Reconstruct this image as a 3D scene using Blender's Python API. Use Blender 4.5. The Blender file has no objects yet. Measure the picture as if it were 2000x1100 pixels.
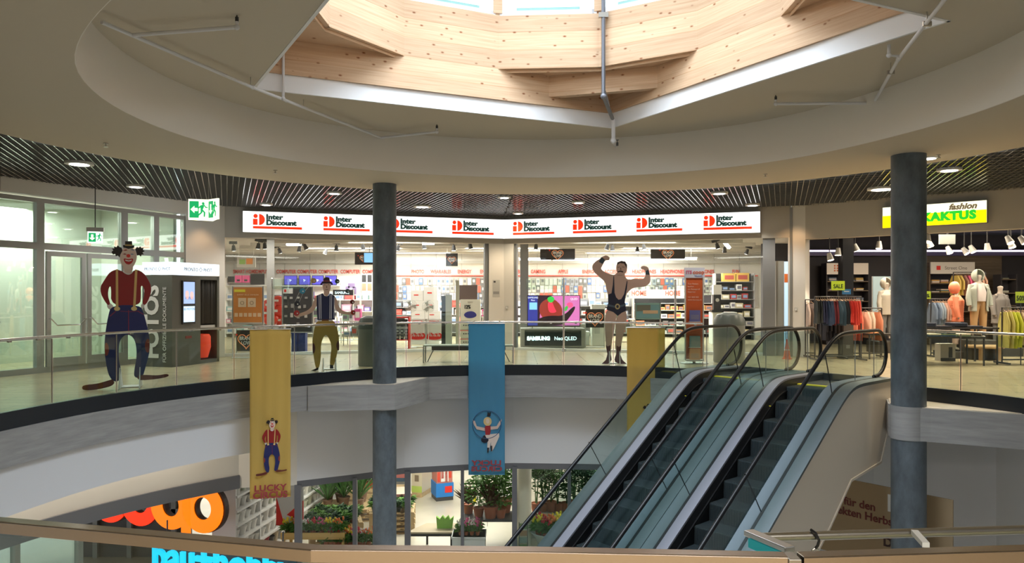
import bpy, bmesh, math, random
from mathutils import Vector, Matrix
R = random.Random(7)
SC = bpy.context.scene
COL = SC.collection
F, HY, EYE = 1450.0, 578.0, 1.6          # lens in pixels, horizon row, eye height
HC = 3.93                                # gallery ceiling height
GZ = -4.8                                # ground floor level
# ---------- camera, sky, exposure, daylight lamp ----------
cam_d = bpy.data.cameras.new('camera'); cam = bpy.data.objects.new('camera', cam_d); COL.objects.link(cam)
cam_d.sensor_width = 36; cam_d.lens = 36 * F / 2000; cam_d.shift_y = (HY - 550) / 2000
cam_d.clip_start = .05; cam_d.clip_end = 200
cam.location = (0, 0, EYE); cam.rotation_euler = (math.pi / 2, 0, 0); SC.camera = cam
w = bpy.data.worlds.new('sky'); SC.world = w; w.use_nodes = True
w.node_tree.nodes['Background'].inputs[0].default_value = (.80, .91, 1, 1)
w.node_tree.nodes['Background'].inputs[1].default_value = 2.3
SC.view_settings.view_transform = 'Standard'; SC.view_settings.look = 'None'
SC.view_settings.exposure = 0.75; SC.view_settings.gamma = 1; SC.view_settings.use_curve_mapping = False
try:
    SC.cycles.max_bounces = 8; SC.cycles.transparent_max_bounces = 24; SC.cycles.glossy_bounces = 3
    SC.cycles.diffuse_bounces = 4; SC.cycles.transmission_bounces = 3; SC.cycles.caustics_reflective = False; SC.cycles.caustics_refractive = False
    SC.cycles.sample_clamp_indirect = 4
    SC.cycles.use_light_tree = True
except Exception: pass
def area(name, loc, size, power, color=(1, 1, 1), rot=(0, 0, 0), sy=None, shape=None):
    l = bpy.data.lights.new(name, 'AREA'); l.energy = power; l.color = color; l.size = size
    if shape: l.shape = shape
    elif sy: l.shape = 'RECTANGLE'; l.size_y = sy
    o = bpy.data.objects.new(name, l); o.location = loc; o.rotation_euler = rot; COL.objects.link(o); return o
def spot(name, loc, power, color, ang=110, rot=(0, 0, 0), rad=.08):
    l = bpy.data.lights.new(name, 'SPOT'); l.energy = power; l.color = color; l.spot_size = math.radians(ang); l.spot_blend = .6
    l.shadow_soft_size = rad
    o = bpy.data.objects.new(name, l); o.location = loc; o.rotation_euler = rot; COL.objects.link(o); return o
WARM = (1, .86, .66); NEUT = (1, .94, .84); COOL = (.78, .89, 1)
o = area('daylight_stand_in', (.41, 9.5, 7.75), 5.4, 430, COOL, shape='DISK'); o.data.spread = math.radians(110)  # added disc lamp under the closed lantern roof, stands in for daylight
# shop ceiling lights, added rear gallery fill, ground floor shop light
for x, y, p in ((-5.5, 26.4, 300), (0, 26.4, 300), (5.5, 26.4, 300), (-4, 28.7, 120), (4.5, 28.7, 120), (-3.5, 23.2, 70), (3.5, 23.2, 70)):
    area('shop_light', (x, y, 3.28), 3.2, p, (1, .95, .86), sy=1.6)
for x, y, p in ((10.5, 18.6, 75), (13.2, 17.2, 75), (10.6, 21, 60), (14.5, 20, 75)):
    area('boutique_light', (x, y, 3.6), 1.2, p, (1, .83, .62), sy=1.2)
for x, y, p in ((-6.5, 20.5, 120), (-1.5, 20.5, 125), (3.5, 20.5, 130), (-2, 26, 120), (4, 27, 130), (-8, 24, 120), (8.6, 21, 50)):
    area('garden_shop_light', (x, y, -1.85), 3, p, (1, .96, .86), sy=1.4)
area('rear_gallery_fill', (0, -2.2, 3.8), 5, 200, NEUT, sy=1.5)  # added unseen fill lamp behind the viewpoint, in place of corridor downlights
area('vestibule_light', (-11.4, 17.4, 3.7), 2.4, 150, (.93, 1, .93), sy=1.2)
# ---------- helpers ----------
def P(px, py, Y): return Vector(((px - 1000) * Y / F, Y, EYE - (py - HY) * Y / F))
def X(px, Y): return (px - 1000) * Y / F
def Z(py, Y): return EYE - (py - HY) * Y / F
class MB:
    def __init__(s): s.v = []; s.f = []
    def box(s, c, d, rz=0, rx=0, ry=0):
        m = Matrix.Translation(Vector(c)) @ Matrix.Rotation(rz, 4, 'Z') @ Matrix.Rotation(ry, 4, 'Y') @ Matrix.Rotation(rx, 4, 'X')
        n = len(s.v)
        for z in (-.5, .5):
            for x, y in ((-.5, -.5), (.5, -.5), (.5, .5), (-.5, .5)): s.v.append(m @ Vector((x * d[0], y * d[1], z * d[2])))
        for q in ((3, 2, 1, 0), (4, 5, 6, 7), (0, 1, 5, 4), (1, 2, 6, 5), (2, 3, 7, 6), (3, 0, 4, 7)): s.f.append(tuple(n + i for i in q))
        return s
    def b2(s, x0, x1, y0, y1, z0, z1): return s.box(((x0 + x1) / 2, (y0 + y1) / 2, (z0 + z1) / 2), (abs(x1 - x0), abs(y1 - y0), abs(z1 - z0)))
    def prism(s, poly, a, b, axis='z'):          # polygon extruded from a to b along an axis
        n = len(s.v); k = len(poly)
        for h in (a, b):
            for u, v in poly:
                s.v.append(Vector((u, v, h)) if axis == 'z' else Vector((u, h, v)) if axis == 'y' else Vector((h, u, v)))
        s.f.append(tuple(n + i for i in range(k))[::-1]); s.f.append(tuple(n + k + i for i in range(k)))
        for i in range(k):
            j = (i + 1) % k; s.f.append((n + i, n + j, n + k + j, n + k + i))
        return s
    def tube(s, pts, r, n=10, cap=True, rs=None):
        pts = [Vector(p) for p in pts]; base = len(s.v); up = None
        for i, p in enumerate(pts):
            t = (pts[min(i + 1, len(pts) - 1)] - pts[max(i - 1, 0)]).normalized()
            if up is None:
                up = Vector((0, 0, 1)) if abs(t.z) < .9 else Vector((1, 0, 0))
            a = t.cross(up).normalized(); b = a.cross(t).normalized(); up = b
            rr = rs[i] if rs else r
            for k in range(n):
                q = 2 * math.pi * k / n; s.v.append(p + a * math.cos(q) * rr + b * math.sin(q) * rr)
        for i in range(len(pts) - 1):
            for k in range(n):
                l = (k + 1) % n; s.f.append((base + i * n + k, base + i * n + l, base + (i + 1) * n + l, base + (i + 1) * n + k))
        if cap:
            s.f.append(tuple(base + k for k in range(n))[::-1]); s.f.append(tuple(base + (len(pts) - 1) * n + k for k in range(n)))
        return s
    def lathe(s, prof, c=(0, 0, 0), n=24):       # prof = [(r, z)...]
        c = Vector(c); base = len(s.v); m = len(prof)
        for r, z in prof:
            for k in range(n):
                q = 2 * math.pi * k / n; s.v.append(c + Vector((r * math.cos(q), r * math.sin(q), z)))
        for i in range(m - 1):
            for k in range(n):
                l = (k + 1) % n; s.f.append((base + i * n + k, base + i * n + l, base + (i + 1) * n + l, base + (i + 1) * n + k))
        s.f.append(tuple(base + k for k in range(n))[::-1]); s.f.append(tuple(base + (m - 1) * n + k for k in range(n)))
        return s
    def quad(s, a, b, c, d):
        n = len(s.v); s.v += [Vector(a), Vector(b), Vector(c), Vector(d)]; s.f.append((n, n + 1, n + 2, n + 3)); return s
    def sweep(s, path, sec, close=False, up=None):       # sec: offsets (side, vertical) swept along horizontal-ish path
        base = len(s.v); k = len(sec); n = len(path); path = [Vector(p) for p in path]
        for i, p in enumerate(path):
            t = (path[(i + 1) % n] - path[i - 1]) if close else (path[min(i + 1, n - 1)] - path[max(i - 1, 0)])
            t.z = 0; t.normalize(); sd = Vector((t.y, -t.x, 0))
            for a, b in sec: s.v.append(p + sd * a + Vector((0, 0, b)))
        for i in range(n if close else n - 1):
            for j in range(k):
                l = (j + 1) % k; i2 = (i + 1) % n
                s.f.append((base + i * k + j, base + i2 * k + j, base + i2 * k + l, base + i * k + l))
        if not close:
            s.f.append(tuple(base + j for j in range(k))); s.f.append(tuple(base + (n - 1) * k + j for j in range(k))[::-1])
        return s
    def ball(s, c, r, n=12, m=8, sc=(1, 1, 1)):
        c = Vector(c); base = len(s.v)
        for i in range(1, m):
            a = math.pi * i / m
            for k in range(n):
                q = 2 * math.pi * k / n; s.v.append(c + Vector((r * math.sin(a) * math.cos(q) * sc[0], r * math.sin(a) * math.sin(q) * sc[1], r * math.cos(a) * sc[2])))
        t = len(s.v); s.v += [c + Vector((0, 0, r * sc[2])), c - Vector((0, 0, r * sc[2]))]
        for i in range(m - 2):
            for k in range(n):
                l = (k + 1) % n; s.f.append((base + i * n + k, base + (i + 1) * n + k, base + (i + 1) * n + l, base + i * n + l))
        for k in range(n):
            l = (k + 1) % n; s.f.append((t, base + k, base + l)); s.f.append((t + 1, base + (m - 2) * n + l, base + (m - 2) * n + k))
        return s
    def mesh(s, name, mat, smooth=False):
        me = bpy.data.meshes.new(name); me.from_pydata([tuple(v) for v in s.v], [], s.f); me.materials.append(mat)
        bm = bmesh.new(); bm.from_mesh(me); bmesh.ops.recalc_face_normals(bm, faces=bm.faces[:]); bm.to_mesh(me); bm.free()
        if smooth:
            for p in me.polygons: p.use_smooth = True
            try: me.set_sharp_from_angle(angle=math.radians(40))
            except Exception: pass
        me.update(); return me
    def obj(s, name, mat, parent=None, loc=(0, 0, 0), rz=0, smooth=False, bevel=0):
        o = bpy.data.objects.new(name, s.mesh(name, mat, smooth)); COL.objects.link(o)
        o.location = loc; o.rotation_euler = (0, 0, rz)
        if parent: o.parent = parent
        if bevel:
            m = o.modifiers.new('bevel', 'BEVEL'); m.width = bevel; m.segments = 2; m.limit_method = 'ANGLE'
        return o
def tag(o, label=None, cat=None, group=None, kind=None):
    if label: o['label'] = label
    if cat: o['category'] = cat
    if group: o['group'] = group
    if kind: o['kind'] = kind
    return o
def thing(name, label, cat, loc=(0, 0, 0), rz=0, group=None):
    o = bpy.data.objects.new(name, None); COL.objects.link(o); o.location = loc; o.rotation_euler = (0, 0, rz)
    o.empty_display_size = .1
    return tag(o, label, cat, group)
def struct(o): o['kind'] = 'structure'; return o
def dup(root, loc, rz=None, label=None, group=None, scale=None):
    def cp(o, par):
        c = o.copy(); COL.objects.link(c)
        if par: c.parent = par
        for k in o.children: cp(k, c)
        return c
    r = cp(root, None); r.location = loc
    if rz is not None: r.rotation_euler = (0, 0, rz)
    if scale: r.scale = (scale, scale, scale) if not hasattr(scale, '__len__') else scale
    if label: r['label'] = label
    if group: r['group'] = group
    return r
def text(name, s, size, mat, parent=None, loc=(0, 0, 0), rot=(math.pi / 2, 0, 0), depth=.004, align='CENTER', sx=1, bold=0, shear=0, space=1):
    c = bpy.data.curves.new(name, 'FONT'); c.body = s; c.size = size; c.extrude = depth; c.align_x = align; c.offset = bold; c.shear = shear
    c.space_character = space; c.resolution_u = 3; c.space_line = .82
    t = bpy.data.objects.new(name, c); COL.objects.link(t)
    bpy.context.view_layer.update()
    me = bpy.data.meshes.new_from_object(t.evaluated_get(bpy.context.evaluated_depsgraph_get()))
    COL.objects.unlink(t); bpy.data.objects.remove(t)
    if not len(me.materials): me.materials.append(mat)
    else: me.materials[0] = mat
    me.name = name
    o = bpy.data.objects.new(name, me); COL.objects.link(o); o.location = loc; o.rotation_euler = rot; o.scale = (sx, 1, 1)
    if parent: o.parent = parent
    return o
# ---------- materials ----------
def mat(name, c, rough=.6, metal=0, emit=0, noise=0, nscale=8, bump=0, ecol=None, spec=.5, stretch=None):
    m = bpy.data.materials.new(name); m.use_nodes = True; nt = m.node_tree; b = nt.nodes['Principled BSDF']
    b.inputs['Base Color'].default_value = (*c, 1); b.inputs['Roughness'].default_value = rough; b.inputs['Metallic'].default_value = metal
    b.inputs['Specular IOR Level'].default_value = spec
    if emit:
        b.inputs['Emission Color'].default_value = (*(ecol or c), 1); b.inputs['Emission Strength'].default_value = emit
    if noise or bump:
        tc = nt.nodes.new('ShaderNodeTexCoord'); mp = nt.nodes.new('ShaderNodeMapping'); nz = nt.nodes.new('ShaderNodeTexNoise')
        nt.links.new(tc.outputs['Object'], mp.inputs[0]); nt.links.new(mp.outputs[0], nz.inputs['Vector'])
        if stretch: mp.inputs['Scale'].default_value = stretch
        nz.inputs['Scale'].default_value = nscale; nz.inputs['Detail'].default_value = 6; nz.inputs['Roughness'].default_value = .65
        if noise:
            r = nt.nodes.new('ShaderNodeValToRGB'); r.color_ramp.elements[0].position = .3; r.color_ramp.elements[1].position = .7
            r.color_ramp.elements[0].color = (*[x * (1 - noise) for x in c], 1); r.color_ramp.elements[1].color = (*[min(1, x * (1 + noise)) for x in c], 1)
            nt.links.new(nz.outputs['Fac'], r.inputs[0]); nt.links.new(r.outputs[0], b.inputs['Base Color'])
        if bump:
            bp = nt.nodes.new('ShaderNodeBump'); bp.inputs['Strength'].default_value = bump; bp.inputs['Distance'].default_value = .02
            nt.links.new(nz.outputs['Fac'], bp.inputs['Height']); nt.links.new(bp.outputs[0], b.inputs['Normal'])
    return m
def glass(name, tint=(.86, .93, .90), base=.04, top=.7):
    m = bpy.data.materials.new(name); m.use_nodes = True; nt = m.node_tree; nt.nodes.remove(nt.nodes['Principled BSDF'])
    tr = nt.nodes.new('ShaderNodeBsdfTransparent'); tr.inputs[0].default_value = (*tint, 1)
    gl = nt.nodes.new('ShaderNodeBsdfGlossy'); gl.inputs['Roughness'].default_value = .015; gl.inputs[0].default_value = (.92, .95, .95, 1)
    lw = nt.nodes.new('ShaderNodeLayerWeight'); lw.inputs[0].default_value = .25
    mr = nt.nodes.new('ShaderNodeMapRange'); mr.inputs['To Min'].default_value = base; mr.inputs['To Max'].default_value = top
    mx = nt.nodes.new('ShaderNodeMixShader')
    nt.links.new(lw.outputs['Facing'], mr.inputs[0])
    pw = nt.nodes.new('ShaderNodeMath'); pw.operation = 'POWER'; pw.inputs[1].default_value = 3
    nt.links.new(lw.outputs['Facing'], pw.inputs[0]); nt.links.new(pw.outputs[0], mr.inputs[0])
    nt.links.new(mr.outputs[0], mx.inputs[0]); nt.links.new(tr.outputs[0], mx.inputs[1]); nt.links.new(gl.outputs[0], mx.inputs[2])
    nt.links.new(mx.outputs[0], nt.nodes['Material Output'].inputs[0]); return m
def emis(name, c, s): return mat(name, c, .5, emit=s * (.72 if s < 3 else 1))
def wood_mat(name, light, dark, rot=0, knots=True, sc=1.0, boards=3.3):
    m = bpy.data.materials.new(name); m.use_nodes = True; nt = m.node_tree; b = nt.nodes['Principled BSDF']; N = nt.nodes.new; L = nt.links.new
    b.inputs['Roughness'].default_value = .55; b.inputs['Specular IOR Level'].default_value = .3
    tc = N('ShaderNodeTexCoord'); mp = N('ShaderNodeMapping'); mp.inputs['Scale'].default_value = (.5 * sc, .5 * sc, 16 * sc)
    L(tc.outputs['Object'], mp.inputs[0])
    nz = N('ShaderNodeTexNoise'); nz.inputs['Scale'].default_value = 2.2; nz.inputs['Detail'].default_value = 7; nz.inputs['Roughness'].default_value = .6; nz.inputs['Distortion'].default_value = .5
    L(mp.outputs[0], nz.inputs['Vector'])
    r = N('ShaderNodeValToRGB'); r.color_ramp.elements[0].position = .3; r.color_ramp.elements[1].position = .72
    r.color_ramp.elements[0].color = (*dark, 1); r.color_ramp.elements[1].color = (*light, 1); L(nz.outputs['Fac'], r.inputs[0])
    out = r.outputs[0]
    # board joints: a thin darker line every board height
    sp = N('ShaderNodeSeparateXYZ'); L(tc.outputs['Object'], sp.inputs[0])
    mu = N('ShaderNodeMath'); mu.operation = 'MULTIPLY'; mu.inputs[1].default_value = boards * sc; L(sp.outputs[2], mu.inputs[0])
    fr = N('ShaderNodeMath'); fr.operation = 'FRACT'; L(mu.outputs[0], fr.inputs[0])
    lt = N('ShaderNodeMath'); lt.operation = 'LESS_THAN'; lt.inputs[1].default_value = .035; L(fr.outputs[0], lt.inputs[0])
    fl = N('ShaderNodeMath'); fl.operation = 'FLOOR'; L(mu.outputs[0], fl.inputs[0])
    wn = N('ShaderNodeTexWhiteNoise'); wn.noise_dimensions = '1D'; L(fl.outputs[0], wn.inputs['W'])
    mrr = N('ShaderNodeMapRange'); mrr.inputs['To Min'].default_value = .86; mrr.inputs['To Max'].default_value = 1.06; L(wn.outputs['Value'], mrr.inputs[0])
    vm = N('ShaderNodeVectorMath'); vm.operation = 'SCALE'; L(out, vm.inputs[0]); L(mrr.outputs[0], vm.inputs['Scale']); out = vm.outputs[0]
    mx = N('ShaderNodeMixRGB'); mx.blend_type = 'MULTIPLY'; mx.inputs[2].default_value = (.86, .78, .70, 1); L(lt.outputs[0], mx.inputs[0]); L(out, mx.inputs[1]); out = mx.outputs[0]
    if knots:
        mk = N('ShaderNodeMapping'); mk.inputs['Scale'].default_value = (4.4, 4.4, 8.5); L(tc.outputs['Object'], mk.inputs[0])
        vo = N('ShaderNodeTexVoronoi'); vo.inputs['Scale'].default_value = 1.0; vo.inputs['Randomness'].default_value = 1; L(mk.outputs[0], vo.inputs['Vector'])
        kr = N('ShaderNodeValToRGB'); kr.color_ramp.elements[0].position = .06; kr.color_ramp.elements[0].color = (1, 1, 1, 1); kr.color_ramp.elements[1].position = .17; kr.color_ramp.elements[1].color = (0, 0, 0, 1)
        L(vo.outputs['Distance'], kr.inputs[0])
        m2 = N('ShaderNodeMixRGB'); m2.blend_type = 'MULTIPLY'; m2.inputs[2].default_value = (.42, .22, .12, 1); L(kr.outputs[0], m2.inputs[0]); L(out, m2.inputs[1]); out = m2.outputs[0]
    L(out, b.inputs['Base Color']); return m
def plank_floor(name, c1, c2, rough, sx=1.2, sy=.3, gap=.006, mort=(.3, .27, .22)):
    m = bpy.data.materials.new(name); m.use_nodes = True; nt = m.node_tree; b = nt.nodes['Principled BSDF']; N = nt.nodes.new; L = nt.links.new
    tc = N('ShaderNodeTexCoord'); br = N('ShaderNodeTexBrick'); br.inputs['Scale'].default_value = 1; br.inputs['Brick Width'].default_value = sx
    br.inputs['Row Height'].default_value = sy; br.inputs['Mortar Size'].default_value = gap; br.inputs['Color1'].default_value = (*c1, 1); br.inputs['Color2'].default_value = (*c2, 1)
    br.inputs['Mortar'].default_value = (*mort, 1); L(tc.outputs['Object'], br.inputs['Vector'])
    nz = N('ShaderNodeTexNoise'); nz.inputs['Scale'].default_value = 1.2; nz.inputs['Detail'].default_value = 5; L(tc.outputs['Object'], nz.inputs['Vector'])
    mx = N('ShaderNodeMixRGB'); mx.blend_type = 'MULTIPLY'; mx.inputs[0].default_value = .35; L(br.outputs[0], mx.inputs[1]); L(nz.outputs['Fac'], mx.inputs[2])
    L(mx.outputs[0], b.inputs['Base Color']); b.inputs['Roughness'].default_value = rough; return m
M = dict(
    plaster=mat('plaster', (.60, .535, .43), .85), plaster_up=mat('plaster_cove', (.84, .80, .74), .85), white=mat('white_paint', (.78, .78, .80), .5),
    trim=mat('white_trim', (.88, .89, .92), .5), concrete=mat('concrete', (.34, .34, .345), .75, noise=.16, nscale=3, bump=.08, stretch=(.5, .5, 5)),
    ledge=mat('lit_ledge_concrete', (.55, .50, .44), .7, noise=.1), column=mat('column_concrete', (.105, .13, .155), .45, noise=.35, nscale=5, bump=.05, stretch=(1, 1, .5)),
    band=mat('black_band', (.012, .016, .024), .35), steel=mat('brushed_steel', (.55, .53, .50), .28, 1), near=mat('near_rail', (.60, .50, .43), .17, 1), rail=mat('rail_steel', (.74, .72, .70), .26, 1),
    chrome=mat('chrome', (.7, .7, .7), .12, 1), frame=mat('frame_grey', (.27, .27, .26), .4, .3), post=mat('frame_post', (.22, .23, .24), .45, .2), gframe=mat('ground_frame', (.16, .165, .19), .45, .2),
    wall=mat('wall_greige', (.50, .47, .42), .8), wallw=mat('wall_white', (.72, .70, .66), .8), panel=mat('white_panel', (.74, .75, .80), .55),
    floor=plank_floor('gallery_floor', (.66, .54, .35), (.60, .49, .32), .25), gfloor=plank_floor('garden_floor', (.62, .57, .47), (.57, .53, .44), .3, 3, 3, .004, (.45, .42, .36)),
    wood=wood_mat('spruce_wood', (.74, .54, .36), (.60, .38, .235)), glass=glass('guard_glass'), gclear=glass('shop_glass', (.95, .97, .96), .02, .4),
    gdoor=glass('door_glass', (.88, .94, .89), .16, .8), gsteep=glass('escalator_glass', (.80, .88, .87), .05, .6),
    black=mat('black', (.012, .012, .014), .4), rubber=mat('handrail_rubber', (.006, .006, .007), .42, spec=.25), dark=mat('dark_grey', (.05, .05, .055), .5),
    step=mat('escalator_step', (.09, .115, .125), .4, .6), yellow=mat('yellow', (.85, .72, .03), .5), pipe=mat('white_pipe', (.72, .72, .75), .35), gpipe=mat('grey_pipe', (.16, .17, .2), .4),
    deck=mat('escalator_deck', (.13, .155, .165), .45, .5), ledgem=mat('escalator_inner_deck', (.20, .20, .235), .5, .1), clad=mat('cream_cladding', (.74, .66, .56), .5),
    red=mat('red', (.75, .03, .02), .4), lred=emis('sign_red', (.95, .03, .005), 1.0), lgreen=emis('sign_dark_green', (.012, .05, .04), .5), lwhite=emis('sign_white', (1, 1, 1), 1.25),
    lamp=emis('lamp_white', (1, .97, .9), 7), tan=mat('tan', (.38, .28, .17), .7), orange=mat('orange', (.85, .22, .04), .5), blue=mat('blue', (.02, .04, .25), .5),
    paper=mat('paper', (.75, .75, .74), .6), grey=mat('mid_grey', (.3, .3, .3), .5), lgrey=mat('light_grey', (.52, .52, .5), .5), green=mat('leaf_green', (.05, .16, .03), .5, noise=.4, nscale=20),
    green2=mat('leaf_mid', (.12, .28, .05), .5, noise=.3, nscale=20), green3=mat('leaf_dark', (.025, .09, .03), .5, noise=.3, nscale=20), terra=mat('terracotta', (.42, .13, .06), .7),
    pallet=mat('pallet_wood', (.55, .40, .22), .7, noise=.2, nscale=6), soil=mat('soil', (.05, .03, .02), .9))
CM = {}
def cm(c, rough=.55, emit=0):
    k = (tuple(round(x, 2) for x in c), rough, emit)
    if k not in CM: CM[k] = mat('paint_%d' % len(CM), c, rough, emit=emit)
    return CM[k]
# ================= STRUCTURE =================
C = Vector((.45, 9.1, 0))
vp = [(-6.9, 10), (-6.73, 10.84), (-6.45, 12.08), (-5.89, 13.03), (-5.26, 14.06), (-4.41, 14.78), (-4.05, 15.06), (-3.07, 16.2), (-2.4, 16.5), (-.99, 16.9), (0, 17.04), (1.86, 16.87), (2.56, 16.7), (3.38, 16.35), (7.13, 12.75), (7.92, 11.5)]
tab = sorted((math.atan2(y - C.y, x - C.x), math.hypot(x - C.x, y - C.y)) for x, y in vp)
tab = [(math.radians(-90), 7.36), (math.radians(-45), 7.5), (math.radians(-5), 7.8)] + tab + [(math.radians(195), 7.4), (math.radians(225), 7.4), (math.radians(270), 7.36)]
def vr0(a):
    while a < tab[0][0]: a += 2 * math.pi
    while a > tab[-1][0]: a -= 2 * math.pi
    for (a0, r0), (a1, r1) in zip(tab, tab[1:]):
        if a0 <= a <= a1: return r0 + (r1 - r0) * (a - a0) / (a1 - a0)
    return 7.4
def vr(a): return sum(vr0(a + d * .04) for d in range(-3, 4)) / 7
def ring(off, a0, a1, z, n=None, rf=None):
    n = n or max(2, int(abs(a1 - a0) / .05)); out = []
    for i in range(n + 1):
        a = a0 + (a1 - a0) * i / n; r = (rf(a) if rf else vr(a)) + off
        out.append(Vector((C.x + r * math.cos(a), C.y + r * math.sin(a), z)))
    return out
def ringbox(mb, a0, a1, o0, o1, z0, z1, rf=None, n=None):
    full = abs(a1 - a0) > 6.28
    path = ring(0, a0, a1, 0, n, rf)
    if full: path = path[:-1]
    # sweep side: right of travel; travelling with increasing angle, right = outwards
    return mb.sweep(path, [(o0, z0), (o1, z0), (o1, z1), (o0, z1)], close=full)
D = math.radians
A_L, A_R = D(60), D(33)                  # guard ends either side of the escalators (left end, right end)
FULL = (D(-90), D(270))
# gallery floor slab with the round void (annulus out to r=22) and its finishes
def annulus(mb, rin, rout, z0, z1, n=96):
    n_ = len(mb.v)
    for i in range(n):
        a = 2 * math.pi * i / n; ri = rin(a) if callable(rin) else rin; c, s_ = math.cos(a), math.sin(a)
        for r, z in ((ri, z1), (rout, z1), (rout, z0), (ri, z0)): mb.v.append(Vector((C.x + r * c, C.y + r * s_, z)))
    for i in range(n):
        j = (i + 1) % n
        for k in range(4):
            l = (k + 1) % 4; mb.f.append((n_ + i * 4 + k, n_ + j * 4 + k, n_ + j * 4 + l, n_ + i * 4 + l))
    return mb
struct(annulus(MB(), lambda a: vr(a) + .02, 24, -.2, 0).obj('floor', M['floor']))
struct(annulus(MB(), lambda a: vr(a) + .1, 24, -.72, -.21).obj('trim_1', M['concrete']))
mb = MB(); ringbox(mb, *FULL, -.06, .1, -.72, -.22); struct(mb.obj('trim_2', M['concrete'], smooth=True))
mb = MB(); ringbox(mb, A_L, D(270 + 33 - 0), -.02, .05, -.22, .015); 
mb = MB(); ringbox(mb, A_L, A_R + 2 * math.pi, -.03, .05, -.22, .02, n=110); struct(mb.obj('trim_3', M['band'], smooth=True))
# corbels carrying the columns
CL = Vector((-2.66, 15.5, 0)); CR = Vector((6.57, 12.3, 0))
mb = MB().prism([(-4.12, 14.98), (-2.95, 15.2), (-2.4, 15.2), (-1.85, 16.6), (-2.6, 17.2), (-4.3, 15.9)], -.74, -.225)
o = struct(mb.obj('trim_4', M['concrete']))
mb = MB().prism([(6.78, 13.5), (6.36, 12.55), (6.4, 12.1), (6.75, 11.98), (8.0, 11.3), (8.6, 12.0), (7.4, 14)], -.76, -.225)
struct(mb.obj('trim_5', M['concrete']))
struct(MB().prism([(-4.06, 15.02), (-2.94, 15.22), (-2.41, 15.22), (-1.88, 16.55), (-2.6, 16.5), (-3.5, 15.8)], -.225, -.213).obj('trim_6', M['ledge']))  # corbel top: its lit beige look is put into a paler concrete colour
struct(MB().prism([(6.8, 13.45), (6.38, 12.53), (6.42, 12.11), (6.76, 12.0), (7.9, 11.42), (7.6, 12.2), (7.2, 13)], -.225, -.213).obj('trim_7', M['ledge']))
# curved white apron on the left below the slab and its lit recess; flat white panels elsewhere
mb = MB(); ringbox(mb, D(134), D(262), .02, .12, -1.42, -.72); struct(mb.obj('wall_void_left', M['panel'], smooth=True))
gpts = [P(580, 905, 16.1), P(690, 905, 16.7), P(790, 905, 17.35), P(912, 905, 17.7), P(1003, 905, 17.85), P(1205, 905, 17.7), P(1400, 905, 17.2), P(1560, 905, 16.4)]
GP = [(p.x, p.y) for p in gpts] + [(7.6, 15.6), (9.0, 13.8), (9.4, 11.5), (9.5, 9), (9, 5), (7, 2), (4, .2), (0, -.3)]
def wallseg(mb, a, b, z0, z1, th=.1):
    a = Vector((a[0], a[1], 0)); b = Vector((b[0], b[1], 0)); d = b - a; m = (a + b) / 2
    n = Vector((-d.y, d.x, 0)).normalized() * th / 2
    return mb.box((m.x + n.x, m.y + n.y, (z0 + z1) / 2), (d.length, th, z1 - z0), math.atan2(d.y, d.x))
for i in range(len(GP) - 1):
    z0 = -2.42 if i < 7 else GZ
    mb = MB(); wallseg(mb, GP[i], GP[i + 1], z0, -.72, .12); struct(mb.obj('wall_void_panel_%d' % (i + 1), M['panel']))
# beam over the ground floor glazing and mullions
glz = [(p[0], p[1]) for p in GP[:8]]
for i in range(7):
    a, b = Vector((*glz[i], 0)), Vector((*glz[i + 1], 0))
    mb = MB(); wallseg(mb, a, b, -2.56, -2.42, .14); struct(mb.obj('trim_beam_%d' % (i + 1), M['gframe']))
    g = MB(); wallseg(g, a, b, GZ, -2.56, .02); struct(g.obj('window_%d' % (i + 10), M['gclear']))
for px, Y, w_ in ((582, 16.1, .14), (693, 16.7, .09), (796, 17.35, .13), (903, 17.7, .075), (1005, 17.85, .12), (1112, 17.8, .075), (1206, 17.7, .12), (1400, 17.2, .12)):
    struct(MB().box((X(px, Y), Y + .03, (GZ - 2.5) / 2), (w_, .12, -2.5 - GZ)).obj('trim_mullion', M['gframe']))
# left ground glazing ring at r=9.15
gr = lambda a: 9.2
mb = MB(); ringbox(mb, D(133), D(262), 0, .1, -2.22, -.72, gr); struct(mb.obj('wall_cove_left', M['wallw'], smooth=True))
mb = MB(); ringbox(mb, D(133), D(262), -.05, .12, -2.5, -2.22, gr); struct(mb.obj('trim_beam_8', M['gframe'], smooth=True))
mb = MB(); wallseg(mb, (C.x + 9.2 * math.cos(D(133)), C.y + 9.2 * math.sin(D(133))), GP[0], -2.5, -.72, .12); struct(mb.obj('wall_void_panel_0', M['wallw']))
mb = MB(); ringbox(mb, D(153), D(262), .0, .03, GZ, -2.5, gr); struct(mb.obj('window_20', M['gdoor'], smooth=True))
for a in range(153, 262, 7):
    r = 9.2; x, y = C.x + r * math.cos(D(a)), C.y + r * math.sin(D(a))
    struct(MB().box((x, y, (GZ - 2.5) / 2), (.12, .09, -2.5 - GZ), D(a)).obj('trim_mullion', M['frame']))
mb = MB(); ringbox(mb, D(153), D(262), -.05, .08, -3.75, -3.6, gr); struct(mb.obj('trim_transom', M['frame'], smooth=True))
# cove light tube hidden on the recess ledge
for a in range(142, 262, 10):
    r = 8.75; x, y = C.x + r * math.cos(D(a)), C.y + r * math.sin(D(a))
    area('cove_light', (x, y, -.78), 1.3, 9, (1, .85, .66), (0, 0, D(a + 90)), .2)
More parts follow.
